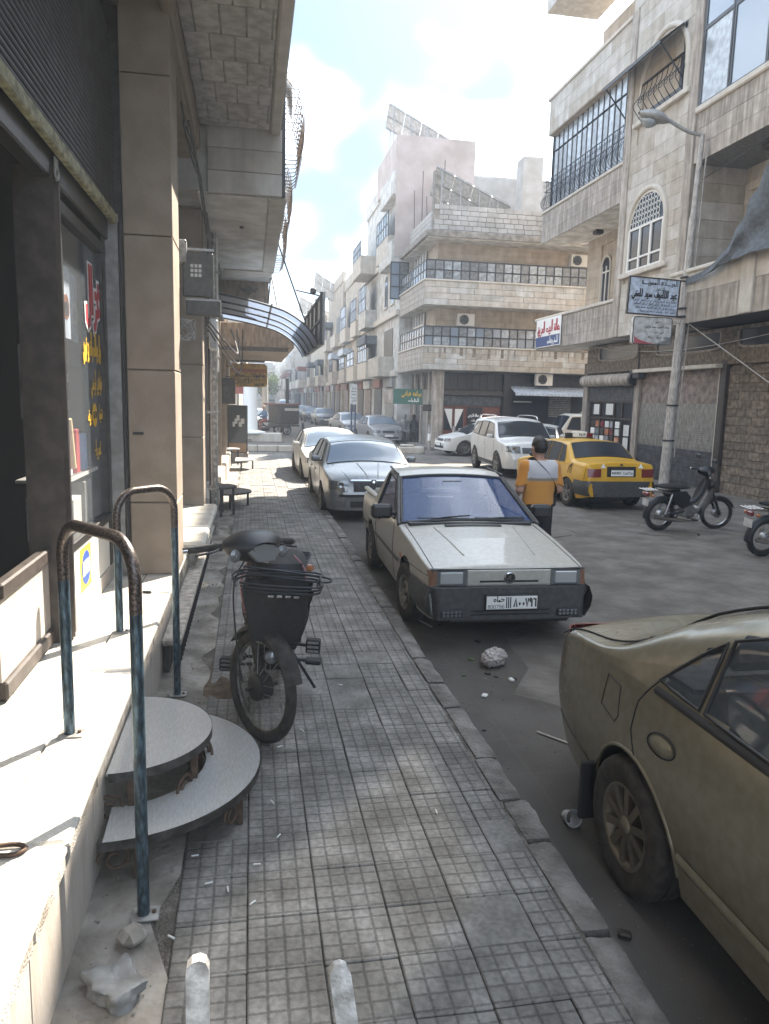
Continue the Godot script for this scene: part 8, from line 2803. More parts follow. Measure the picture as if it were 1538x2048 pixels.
func litter() -> void:
	var bag := MB.new()
	bag.at(Vector3(1.97, 0.07, -5.6), Basis(Vector3.UP, 0.5))
	var f := FastNoiseLite.new()
	f.frequency = 3.0
	bag.grid(40, 28, func(u: float, v: float):
		var a := TAU * u
		var b := PI * (v - 0.5)
		var d := Vector3(cos(a) * cos(b), sin(b), sin(a) * cos(b))
		var r := 1.0 + 0.35 * f.get_noise_3dv(d * 1.2) + 0.2 * f.get_noise_3dv(d * 3.1) + 0.1 * f.get_noise_3dv(d * 7.0)
		return d * r * Vector3(0.12, 0.075, 0.08), true)
	tag(put("plastic_bag", bag, mt(0.42, 0.38, 0.36, 0.45, {})), "crumpled pale plastic bag on the road before the pickup", "plastic bag")
	var cup := MB.new()
	cup.at(Vector3(1.62, 0.04, -3.32), Basis(Vector3.RIGHT, 1.2) * Basis(Vector3.UP, 0.4))
	cup.lathe([Vector2(0.028, -0.045), Vector2(0.04, 0.03), Vector2(0.046, 0.05), Vector2(0.04, 0.045)], 14)
	tag(put("paper_cup", cup, M.sign_white), "crushed clear cup in the gutter by the gold car's wheel", "cup")
	var f2 := FastNoiseLite.new()
	f2.frequency = 9.0
	f2.fractal_octaves = 3
	var rag := MB.new()
	rag.at(Vector3(-0.46, 0.155, -2.38), Basis(Vector3.UP, 0.6))
	rag.rock(Vector3(-0.07, -0.03, -0.09), Vector3(0.07, 0.03, 0.09), Vector3i(12, 8, 14), 0.05, f2)
	tag(put("crumpled_paper", rag, M.gray_panel), "crumpled grey paper lying in the corner below the porch", "paper")
	var rock := MB.new()
	rock.at(Vector3(-0.44, 0.16, -2.6), Basis(Vector3.UP, 0.7))
	rock.bev(Vector3(-0.05, -0.03, -0.05), Vector3(0.05, 0.03, 0.05), 0.025)
	tag(put("broken_stone", rock, M.concrete), "broken stone chip below the porch edge beside the crumpled paper", "stone")
	var spots := [[0.02, -3.0], [-0.1, -2.85], [-0.18, -2.9], [0.1, -3.5], [0.16, -4.1], [0.3, -4.3], [0.0, -2.75], [-0.3, -2.6], [0.12, -3.2], [0.62, -5.0], [0.25, -5.6], [-0.2, -6.2], [0.9, -3.3], [-0.25, -3.1]]
	for k in spots.size():
		var o := put("cigarette_end", cyl(Vector3(-0.016, 0, 0), Vector3(0.016, 0, 0), 0.0042, 6), M.paper)
		o.position = Vector3(spots[k][0], 0.1365, spots[k][1])
		o.rotation.y = k * 1.7
		tag(o, "white cigarette end lying on the pavement tiles", "cigarette end", "cigarette ends on the pavement")
	for k in 26:
		var a := R.randf_range(1.45, 2.6)
		var z := R.randf_range(-2.4, -10.5)
		var m := MB.new()
		m.bev(Vector3(-0.02, 0, -0.014), Vector3(0.02, R.randf_range(0.006, 0.02), 0.014), 0.005)
		var o := put("gutter_scrap", m, [M.paper, M.concrete, M.dirt, M.leaf, M.frame_brown, M.frame_brown][k % 6])
		o.position = Vector3(a, 0.005, z)
		o.rotation = Vector3(0, R.randf() * TAU, R.randf_range(-0.1, 0.1))
		o.scale = Vector3.ONE * R.randf_range(0.5, 1.6)
		tag(o, "small scrap of dirt or leaf lying in the gutter strip", "scrap", "scraps in the gutter strip")
	for k in 2:
		var b := wire([Vector3(1.85 - k * 0.25, 0.012, -4.35 - k * 2.6), Vector3(2.0 - k * 0.3, 0.012, -4.15 - k * 2.5)], 0.008)
		tag(put("stick", b, M.trim), ["pale stick lying on the road beside the kerb", "second pale stick by the kerb near the pickup"][k], "stick")
	var soil := MB.new()
	soil.grid(10, 14, func(u: float, v: float):
		var a := TAU * u
		return Vector3(-0.2 + cos(a) * v * (0.2 + 0.05 * sin(a * 3.0)), 0.119 + 0.03 * (1.0 - v) * (1.0 - v), -5.1 + sin(a) * v * (0.5 + 0.1 * sin(a * 2.0))), true)
	tag(put("soil_patch", soil, mt(0.2, 0.135, 0.085, 0.95, {tex = noise_tex("dirt", 0.68, 1.0, 0.012, 5), scale = 1.5, bump = noise_tex("grain", 0.2, 1.0, 0.12, 4), bscale = 2.0})), "bare brown earth where the paving is broken beside the moped", "earth", "", "stuff")
	# rusty bent ring on the porch
	tag(put("bent_ring", wire(smooth3([Vector3(-0.86, 0.69, -2.35), Vector3(-0.76, 0.69, -2.33), Vector3(-0.72, 0.69, -2.36), Vector3(-0.76, 0.69, -2.39), Vector3(-0.86, 0.69, -2.38)], 4), 0.008), M.rusty), "bent rusty wire ring fixed in the porch floor", "ring")
	tag(put("floor_hook", wire([Vector3(-0.8, 0.69, -5.6), Vector3(-0.74, 0.69, -5.58)], 0.012), M.dark_iron), "small dark hook on the porch beside the second handrail", "hook")

# ---------------------------------------------------------------- bodies from joints: tapered capsules joined smoothly, meshed with surface nets
func sdf_figure(caps: Array, cell: float, blend: float, clip = null, tint = null) -> MB:
	var lo := Vector3(1e9, 1e9, 1e9)
	var hi := -lo
	for q in caps:
		for e in 2:
			var r: float = q[2 + e] + cell * 2.0
			lo = lo.min(q[e] - Vector3(r, r, r))
			hi = hi.max(q[e] + Vector3(r, r, r))
	var n := Vector3i(((hi - lo) / cell).ceil()) + Vector3i.ONE
	var f := PackedFloat32Array()
	f.resize(n.x * n.y * n.z)
	f.fill(1.0)
	for q in caps:
		var a: Vector3 = q[0]
		var b: Vector3 = q[1]
		var ra: float = q[2]
		var rb: float = q[3]
		var sq: Vector3 = q[4] if q.size() > 4 else Vector3.ONE
		var m := maxf(ra, rb) + blend * 2.0 + cell * 2.0
		var i0 := Vector3i(((a.min(b) - Vector3(m, m, m) - lo) / cell).floor()).clamp(Vector3i.ZERO, n - Vector3i.ONE)
		var i1 := Vector3i(((a.max(b) + Vector3(m, m, m) - lo) / cell).ceil()).clamp(Vector3i.ZERO, n - Vector3i.ONE)
		var ab := b - a
		var l2 := maxf(ab.length_squared(), 1e-8)
		for z in range(i0.z, i1.z + 1):
			for y in range(i0.y, i1.y + 1):
				for x in range(i0.x, i1.x + 1):
					var p := lo + Vector3(x, y, z) * cell - a
					var t := clampf(p.dot(ab) / l2, 0.0, 1.0)
					var d := ((p - ab * t) / sq).length() - lerpf(ra, rb, t)
					var k := (z * n.y + y) * n.x + x
					var o := f[k]
					var h := maxf(blend - absf(o - d), 0.0) / blend
					f[k] = minf(o, d) - h * h * blend * 0.25
	if clip != null:
		for z in n.z:
			for y in n.y:
				for x in n.x:
					var k := (z * n.y + y) * n.x + x
					if f[k] < 0.1: f[k] = maxf(f[k], clip.call(lo + Vector3(x, y, z) * cell))
	var mb := MB.new()
	var id := {}
	var sx := 1
	var sy := n.x
	var sz := n.x * n.y
	for z in n.z - 1:
		for y in n.y - 1:
			for x in n.x - 1:
				var k := z * sz + y * sy + x
				var c: Array[float] = [f[k], f[k + 1], f[k + sy], f[k + sy + 1], f[k + sz], f[k + sz + 1], f[k + sz + sy], f[k + sz + sy + 1]]
				var neg := 0
				for v in c: if v < 0: neg += 1
				if neg == 0 or neg == 8: continue
				var sum := Vector3.ZERO
				var cnt := 0
				for e in [[0, 1], [2, 3], [4, 5], [6, 7], [0, 2], [1, 3], [4, 6], [5, 7], [0, 4], [1, 5], [2, 6], [3, 7]]:
					var va: float = c[e[0]]
					var vb: float = c[e[1]]
					if (va < 0) != (vb < 0):
						var t := va / (va - vb)
						var pa := Vector3(e[0] & 1, (e[0] >> 1) & 1, e[0] >> 2)
						var pb := Vector3(e[1] & 1, (e[1] >> 1) & 1, e[1] >> 2)
						sum += pa.lerp(pb, t)
						cnt += 1
				var g := Vector3(c[1] + c[3] + c[5] + c[7] - c[0] - c[2] - c[4] - c[6], c[2] + c[3] + c[6] + c[7] - c[0] - c[1] - c[4] - c[5], c[4] + c[5] + c[6] + c[7] - c[0] - c[1] - c[2] - c[3])
				var pos := lo + (Vector3(x, y, z) + sum / cnt) * cell
				if tint != null: mb.col = tint.call(pos)
				id[k] = mb._v(pos, g)
	mb.use_col = tint != null
	for z in range(1, n.z - 1):
		for y in range(1, n.y - 1):
			for x in range(1, n.x - 1):
				var k := z * sz + y * sy + x
				var a := f[k] < 0
				for e in 3:
					var s: int = [sx, sy, sz][e]
					var u: int = [sy, sz, sx][e]
					var w: int = [sz, sx, sy][e]
					if a == (f[k + s] < 0): continue
					var q0: int = id.get(k, -1)
					var q1: int = id.get(k - u, -1)
					var q2: int = id.get(k - u - w, -1)
					var q3: int = id.get(k - w, -1)
					if mini(mini(q0, q1), mini(q2, q3)) < 0: continue
					if a: mb.ix.append_array([q0, q2, q1, q0, q3, q2])
					else: mb.ix.append_array([q0, q1, q2, q0, q2, q3])
	return mb

func man() -> void:
	# seen from behind, head bent a little, hands in front
	var t := thing("person", "person seen from behind in a white and orange shirt with a black strap", "person", Vector3(3.56, 0, -8.78), PI + 0.1)
	var S := 1.0
	var hip := [Vector3(-0.1, 0.9, 0), Vector3(0.1, 0.9, 0)]
	var body := [
		[Vector3(0, 0.94, 0), Vector3(0, 1.12, 0.0), 0.135, 0.125, Vector3(1.25, 1, 0.85)], [Vector3(0, 1.12, 0), Vector3(0, 1.3, -0.01), 0.125, 0.14, Vector3(1.35, 1, 0.85)],
		[Vector3(-0.16, 1.38, -0.01), Vector3(0.16, 1.38, -0.01), 0.075, 0.075], [Vector3(0, 1.38, -0.01), Vector3(0, 1.5, 0.02), 0.062, 0.056],
		[Vector3(0, 1.56, 0.045), Vector3(0, 1.62, 0.04), 0.078, 0.09, Vector3(0.92, 1.05, 1.05)], [Vector3(0, 1.52, 0.09), Vector3(0, 1.54, 0.1), 0.045, 0.05],
		[Vector3(0, 1.565, 0.13), Vector3(0, 1.58, 0.135), 0.016, 0.012], [Vector3(-0.088, 1.575, 0.03), Vector3(-0.09, 1.6, 0.02), 0.016, 0.02], [Vector3(0.088, 1.575, 0.03), Vector3(0.09, 1.6, 0.02), 0.016, 0.02],
	]
	for s in [-1.0, 1.0]:
		var sh := Vector3(s * 0.19, 1.365, -0.01)
		var el := Vector3(s * 0.27, 1.09, -0.03)
		var wr := Vector3(s * 0.2, 0.97, 0.2)
		body.append([sh, el, 0.058, 0.044])
		body.append([el, wr, 0.043, 0.03])
		body.append([wr, wr + Vector3(-s * 0.02, -0.02, 0.07), 0.03, 0.034])
		for k in 4: body.append([wr + Vector3(-s * (0.045 - k * 0.018), -0.03, 0.075), wr + Vector3(-s * (0.06 - k * 0.012), -0.07 + 0.006 * k, 0.12), 0.012, 0.009])
		body.append([wr + Vector3(s * 0.01, 0.005, 0.05), wr + Vector3(-s * 0.005, 0.02, 0.1), 0.013, 0.01])
		body.append([Vector3(s * 0.09, 0.9, 0), Vector3(s * 0.11, 0.5, 0.02 * s), 0.098, 0.062])
		body.append([Vector3(s * 0.11, 0.5, 0.02 * s), Vector3(s * 0.115, 0.1, -0.03 + 0.04 * s), 0.06, 0.04])
	put("body", sdf_figure(body, 0.012, 0.035), M.skin, t)
	var shirt := []
	for q in body.slice(0, 3):
		var c = q.duplicate()
		c[2] += 0.022
		c[3] += 0.022
		shirt.append(c)
	for s in [-1.0, 1.0]: shirt.append([Vector3(s * 0.19, 1.365, -0.01), Vector3(s * 0.255, 1.14, -0.025), 0.082, 0.076])
	shirt.append([Vector3(0, 0.86, 0), Vector3(0, 1.0, 0), 0.16, 0.15, Vector3(1.22, 1, 0.85)])
	shirt.append([Vector3(0, 1.38, -0.01), Vector3(0, 1.45, 0.0), 0.075, 0.07])
	var clip := func(p: Vector3) -> float: return maxf(maxf(0.83 + 0.008 * sin(p.x * 20.0) - p.y, p.y - 1.455), (1.17 - 0.35 * (absf(p.x) - 0.2) - p.y) if absf(p.x) > 0.215 else -1.0)
	var tint := func(p: Vector3) -> Color:
		var arm := absf(p.x) > 0.2 + 0.1 * (1.35 - p.y)
		if arm: return Color(0.62, 0.27, 0.05)
		if p.y > 1.245: return Color(0.6, 0.6, 0.64)
		if p.y > 1.2: return Color(0.27, 0.24, 0.2)
		return Color(0.6, 0.28, 0.06)
	put("shirt", sdf_figure(shirt, 0.012, 0.05, clip, tint), M.cloth, t)
	var tr := []
	for s in [-1.0, 1.0]:
		tr.append([Vector3(s * 0.09, 0.9, 0), Vector3(s * 0.11, 0.5, 0.02 * s), 0.115, 0.082])
		tr.append([Vector3(s * 0.11, 0.5, 0.02 * s), Vector3(s * 0.115, 0.08, -0.03 + 0.04 * s), 0.08, 0.065])
	tr.append([Vector3(-0.05, 0.92, 0), Vector3(0.05, 0.92, 0), 0.125, 0.125])
	put("trousers", sdf_figure(tr, 0.018, 0.03), M.cloth_dark, t)
	for s in [-1.0, 1.0]:
		var shoe := MB.new()
		shoe.bev(Vector3(s * 0.115 - 0.048, 0, -0.11 + 0.04 * s), Vector3(s * 0.115 + 0.048, 0.085, 0.17 + 0.04 * s), 0.035)
		put("shoe", shoe, M.black_plastic, t)
	var hair := [[Vector3(0, 1.645, 0.02), Vector3(0, 1.62, -0.0), 0.098, 0.092, Vector3(0.95, 1, 1.05)], [Vector3(0, 1.66, 0.05), Vector3(0, 1.69, 0.06), 0.085, 0.07], [Vector3(0, 1.56, -0.025), Vector3(0, 1.6, -0.02), 0.06, 0.08]]
	put("hair", sdf_figure(hair, 0.01, 0.03, func(p: Vector3) -> float: return maxf(1.545 - p.y, (p.z - 0.09) if p.y < 1.66 else -1.0)), M.hair, t)
	var st := MB.new()
	var line := smooth3([Vector3(0.13, 1.44, 0.06), Vector3(0.1, 1.48, -0.03), Vector3(0.06, 1.42, -0.125), Vector3(-0.05, 1.3, -0.168), Vector3(-0.15, 1.17, -0.15), Vector3(-0.21, 1.06, -0.06), Vector3(-0.21, 1.0, 0.05)], 5)
	for i in line.size() - 1:
		var a: Vector3 = line[i]
		var b: Vector3 = line[i + 1]
		var w := Vector3(0.016, 0.02, 0)
		st.quad(a - w, b - w, b + w, a + w)
		st.quad(a + w + Vector3(0, 0, 0.004), b + w + Vector3(0, 0, 0.004), b - w + Vector3(0, 0, 0.004), a - w + Vector3(0, 0, 0.004))
	put("cross_strap", st, M.ink, t)
	put("shoulder_bag", bx(Vector3(-0.27, 0.86, 0.0), Vector3(-0.19, 1.02, 0.14), 0.02), M.black_plastic, t)

# ---------------------------------------------------------------- motorbikes; local +z forward, origin under the front axle
func bike_wheel(par: Node, at: Vector3, r: float, tr: float, steer := 0.0, dusty := false) -> void:
	var w := part("wheel", par, at, steer)
	var ringp := func(rr: float, k: int) -> Array:
		var o := []
		for i in k: o.append(Vector3(0, sin(TAU * i / k) * rr, cos(TAU * i / k) * rr))
		return o
	var ty := MB.new()
	ty.tube(ringp.call(r - tr, 36), tr, 10, true)
	for i in (0 if dusty else 40):
		var a := TAU * i / 40
		for s in [-1.0, 1.0]:
			ty.at(Vector3.ZERO, Basis(Vector3.RIGHT, a + (0.04 if s > 0 else 0.0)))
			ty.box(Vector3(s * tr * 0.52 - tr * 0.4, r - 0.012, -0.012), Vector3(s * tr * 0.52 + tr * 0.4, r + 0.0005, 0.009))
	put("tyre", ty, M.rubber_dusty if dusty else M.rubber, w)
	var rim := MB.new()
	rim.tube(ringp.call(r - tr * 2.0, 36), 0.011, 6, true)
	put("rim", rim, M.rim if dusty else M.chrome, w)
	var sp := MB.new()
	for i in 28:
		var a := TAU * i / 28
		var b := a + (0.3 if i % 2 else -0.3)
		var s := 0.035 if (i / 2) % 2 else -0.035
		sp.tube([Vector3(s, sin(b) * 0.06, cos(b) * 0.06), Vector3(0, sin(a) * (r - tr * 1.9), cos(a) * (r - tr * 1.9))], 0.0022, 4)
	put("spokes", sp, M.steel, w)
	var h := MB.new()
	h.at(Vector3.ZERO, Basis(Vector3.BACK, -PI / 2))
	h.lathe([Vector2(0.0, -0.06), Vector2(0.05, -0.06), Vector2(0.075, -0.045), Vector2(0.075, 0.03), Vector2(0.05, 0.05), Vector2(0.02, 0.055), Vector2(0.0, 0.055)], 20)
	h.tube([Vector3(0, -0.1, 0), Vector3(0, 0.1, 0)], 0.012, 6)
	put("hub", h, M.rim_dark if dusty else M.steel, w)

func fender(par: Node, c: Vector3, r: float, a0: float, a1: float, w: float, m: Material, steer := 0.0) -> void:
	var f := MB.new()
	f.at(c, Basis(Vector3.UP, steer))
	f.grid(14, 8, func(u: float, v: float):
		var a := deg_to_rad(lerpf(a0, a1, u))
		var x := lerpf(-w, w, v)
		var rr := r - 0.55 * pow(absf(x) / w, 3.0) * w
		return Vector3(x, sin(a) * rr, cos(a) * rr), true)
	put("fender", f, m, par)

func motorbike(called: String, label: String, at: Vector3, turn: float, lean: float, steer: float, style: Dictionary) -> Node3D:
	var t := thing(called, label, "motorbike", at, turn, style.get("group", ""))
	t.rotation = Vector3(0, turn, lean)
	t.rotation_order = EULER_ORDER_YXZ
	var r: float = style.get("r", 0.29)
	var dust: bool = style.get("dusty", false)
	var body_m: Material = style.get("body", M.black_metal)
	var WB := 1.2
	bike_wheel(t, Vector3(0, r, 0), r, 0.032, steer, dust)
	bike_wheel(t, Vector3(0, r, -WB), r, 0.042, 0.0, dust)
	var ax := Vector3(0, r, 0)
	var head := Vector3(0, 0.92, -0.3)
	var sb := Basis(Vector3.UP, steer)
	var S := func(v: Vector3) -> Vector3: return head * Vector3(0, 1, 1) * 0.0 + (sb * (v - Vector3(0, 0, -0.12))) + Vector3(0, 0, -0.12)
	# fork, handlebar
	var fk := MB.new()
	for s in [-1.0, 1.0]:
		fk.tube([S.call(Vector3(s * 0.085, r, 0.0)), S.call(Vector3(s * 0.085, 0.55, -0.12))], 0.024, 8)
		fk.tube([S.call(Vector3(s * 0.085, 0.55, -0.12)), S.call(Vector3(s * 0.075, 0.82, -0.24))], 0.017, 8)
	fk.tube([S.call(Vector3(-0.09, 0.8, -0.23)), S.call(Vector3(0.09, 0.8, -0.23))], 0.022, 6)
	fk.tube([S.call(Vector3(0, 0.66, -0.17)), S.call(Vector3(0, 1.02, -0.33))], 0.03, 8)
	put("fork", fk, body_m if not dust else M.rubber_dusty, t)
	var hbar := MB.new()
	hbar.tube(smooth3([S.call(Vector3(-0.34, 1.03, -0.42)), S.call(Vector3(-0.2, 1.05, -0.36)), S.call(Vector3(0, 1.0, -0.32)), S.call(Vector3(0.2, 1.05, -0.36)), S.call(Vector3(0.34, 1.03, -0.42))], 4), 0.013, 8)
	put("handlebar", hbar, M.dark_iron, t)
	for s in [-1.0, 1.0]:
		put("grip", cyl(S.call(Vector3(s * 0.22, 1.05, -0.365)), S.call(Vector3(s * 0.35, 1.03, -0.425)), 0.021, 10), M.rubber, t)
		put("grip_end", cyl(S.call(Vector3(s * 0.35, 1.03, -0.425)), S.call(Vector3(s * 0.375, 1.026, -0.437)), 0.016, 8), M.chrome, t)
		put("lever", wire(smooth3([S.call(Vector3(s * 0.2, 1.045, -0.33)), S.call(Vector3(s * 0.26, 1.03, -0.32)), S.call(Vector3(s * 0.34, 1.01, -0.36))], 3), 0.007, 5), M.steel if not dust else M.dark_iron, t)
		put("switch", bx(S.call(Vector3(s * 0.2, 1.05, -0.36)) - Vector3(0.03, 0.022, 0.022), S.call(Vector3(s * 0.2, 1.05, -0.36)) + Vector3(0.03, 0.022, 0.022), 0.01), M.black_plastic, t)
		if style.get("mirrors", false):
			put("mirror_stalk", wire(smooth3([S.call(Vector3(s * 0.19, 1.06, -0.36)), S.call(Vector3(s * 0.23, 1.18, -0.33)), S.call(Vector3(s * 0.3, 1.26, -0.36))], 4), 0.006, 5), M.dark_iron, t)
			put("mirror", bx(S.call(Vector3(s * 0.3, 1.27, -0.36)) - Vector3(0.06, 0.04, 0.015), S.call(Vector3(s * 0.3, 1.27, -0.36)) + Vector3(0.06, 0.04, 0.015), 0.014), M.black_plastic, t)
	# headlight cowl
	var cw := MB.new()
	var wide: float = style.get("cowl", 0.13)
	cw.grid(16, 14, func(u: float, v: float):
		var a := TAU * v
		var z := lerpf(-0.46, -0.18, u)
		var q := sin(PI * clampf(u * 0.75 + 0.12, 0, 1))
		var x := cos(a) * wide * q * (1.0 if sin(a) > 0 else 0.85)
		return S.call(Vector3(x, 1.04 + sin(a) * 0.095 * q + 0.02 * u, z)), false)
	put("cowl", cw, body_m, t)
	var hl := MB.new()
	var hp := PackedVector2Array()
	for q in vv("-52 44 0 58 52 44 84 12 42 -58 -42 -58 -84 12"): hp.append(q * Vector2(wide * 0.62, 0.085))
	hl.t = Transform3D(sb * Basis(Vector3.RIGHT, -0.35), S.call(Vector3(0, 1.03, -0.2)))
	hl.prism(hp, 0.0, 0.024)
	put("headlight", hl, M.lens_clear, t)
	for s in [-1.0, 1.0]:
		var ind := MB.new()
		ind.grid(6, 8, func(u: float, v: float):
			var a := TAU * v
			return S.call(Vector3(s * (wide * 0.8) + cos(a) * 0.035 * u, 1.02 + sin(a) * 0.04 * u, -0.215 + 0.012 * (1.0 - u * u) - 0.02)), false)
		put("indicator", ind, M.lens_clear if dust else M.lens_amber, t)
	fender(t, ax, r + 0.035, 20, 150, 0.055, style.get("fender", body_m), steer)
	fender(t, Vector3(0, r, -WB), r + 0.045, 30, 190, 0.065, style.get("fender", body_m))
	# frame
	var fr := MB.new()
	fr.tube(smooth3([Vector3(0, 0.9, -0.31), Vector3(0, 0.62, -0.42), Vector3(0, 0.48, -0.62), Vector3(0, 0.55, -0.86), Vector3(0, 0.7, -1.2)], 4), 0.035, 8)
	for s in [-1.0, 1.0]:
		fr.tube([Vector3(s * 0.07, 0.36, -0.72), Vector3(s * 0.09, r, -WB)], 0.018, 6)
	fr.tube([Vector3(0, 0.5, -0.6), Vector3(0, 0.2, -0.6)], 0.02, 6)
	fr.tube([Vector3(-0.26, 0.24, -0.66), Vector3(0.26, 0.24, -0.66)], 0.012, 6)
	put("frame", fr, M.dark_iron, t)
	for s in [-1.0, 1.0]:
		put("shock_absorber", cyl(Vector3(s * 0.11, r + 0.02, -WB + 0.02), Vector3(s * 0.1, 0.68, -WB + 0.12), 0.024, 8), M.chrome, t)
		put("foot_peg", bx(Vector3(s * 0.24 - 0.05, 0.225, -0.69), Vector3(s * 0.24 + 0.05, 0.255, -0.61), 0.008), M.rubber, t)
	var en := MB.new()
	en.bev(Vector3(-0.11, 0.24, -0.78), Vector3(0.11, 0.44, -0.52), 0.04)
	en.at(Vector3(0, 0.37, -0.5), Basis(Vector3.RIGHT, 0.25))
	for k in 5: en.bev(Vector3(-0.075, -0.06, 0.02 + k * 0.03), Vector3(0.075, 0.07, 0.035 + k * 0.03), 0.004)
	en.bev(Vector3(-0.05, -0.045, 0.0), Vector3(0.05, 0.055, 0.2), 0.02)
	put("engine", en, M.steel if not dust else M.rim_dark, t)
	var ex := MB.new()
	ex.tube(smooth3([Vector3(-0.06, 0.34, -0.42), Vector3(-0.13, 0.2, -0.5), Vector3(-0.14, 0.2, -0.75)], 4), 0.016, 6)
	ex.tube([Vector3(-0.14, 0.2, -0.75), Vector3(-0.15, 0.22, -0.95), Vector3(-0.16, 0.3, -1.48)], [0.028, 0.042, 0.038], 10)
	put("exhaust", ex, M.chrome, t)
	# side covers, seat, tank or step-through hump
	for s in [-1.0, 1.0]:
		var sc := MB.new()
		sc.at(Vector3(s * 0.1, 0, 0), Basis())
		var py := PackedVector2Array([Vector2(-0.72, 0.46), Vector2(-0.86, 0.42), Vector2(-1.05, 0.56), Vector2(-1.1, 0.7), Vector2(-0.8, 0.72), Vector2(-0.7, 0.62)])
		sc.t = Transform3D(Basis(Vector3(0, 0, 1), Vector3.UP, Vector3(-1, 0, 0)), Vector3(s * 0.1, 0, 0))
		sc.prism(py, -0.02, 0.02)
		put("side_cover", sc, body_m, t)
	var st := MB.new()
	st.grid(14, 12, func(u: float, v: float):
		var a := TAU * v
		var z := lerpf(-0.68, -1.36, u)
		var q := pow(sin(PI * clampf(u, 0.02, 0.98)), 0.35)
		return Vector3(cos(a) * 0.13 * q, 0.77 + 0.03 * u + sin(a) * (0.055 if sin(a) > 0 else 0.04) * q, z), true)
	put("seat", st, M.rubber, t)
	var ta := MB.new()
	ta.tube([Vector3(0.1, 0.7, -1.1), Vector3(0.11, 0.74, -1.62)], 0.011, 6)
	ta.tube([Vector3(-0.1, 0.7, -1.1), Vector3(-0.11, 0.74, -1.62)], 0.011, 6)
	for k in 4: ta.tube([Vector3(-0.11, 0.745, -1.4 - k * 0.07), Vector3(0.11, 0.745, -1.4 - k * 0.07)], 0.008, 6)
	put("carrier", ta, M.chrome if not dust else M.dark_iron, t)
	put("tail_light", bx(Vector3(-0.06, 0.62, -1.55), Vector3(0.06, 0.7, -1.49), 0.02), M.lens_red, t)
	for s in [-1.0, 1.0]: put("rear_indicator", bx(Vector3(s * 0.12 - 0.03, 0.63, -1.52), Vector3(s * 0.12 + 0.03, 0.68, -1.46), 0.015), M.lens_amber, t)
	put("number_plate", bx(Vector3(-0.08, 0.46, -1.54), Vector3(0.08, 0.58, -1.53)), M.sign_white, t)
	put("side_stand", cyl(Vector3(0.08, 0.3, -0.7), Vector3(0.26, 0.0, -0.78), 0.011, 6), M.dark_iron, t)
	if style.get("shield", true):
		for s in [-1.0, 1.0]:
			var ls := MB.new()
			ls.grid(8, 8, func(u: float, v: float):
				var y := lerpf(0.3, 0.9, v)
				var wd := lerpf(0.1, 0.2, sin(PI * clampf(v * 0.8 + 0.1, 0, 1)))
				return Vector3(s * (0.03 + wd * u), y, -0.26 - 0.2 * (1.0 - v) + 0.1 * (1.0 - u) * v), s < 0)
			put("leg_shield", ls, style.get("shield_m", body_m), t)
	return t

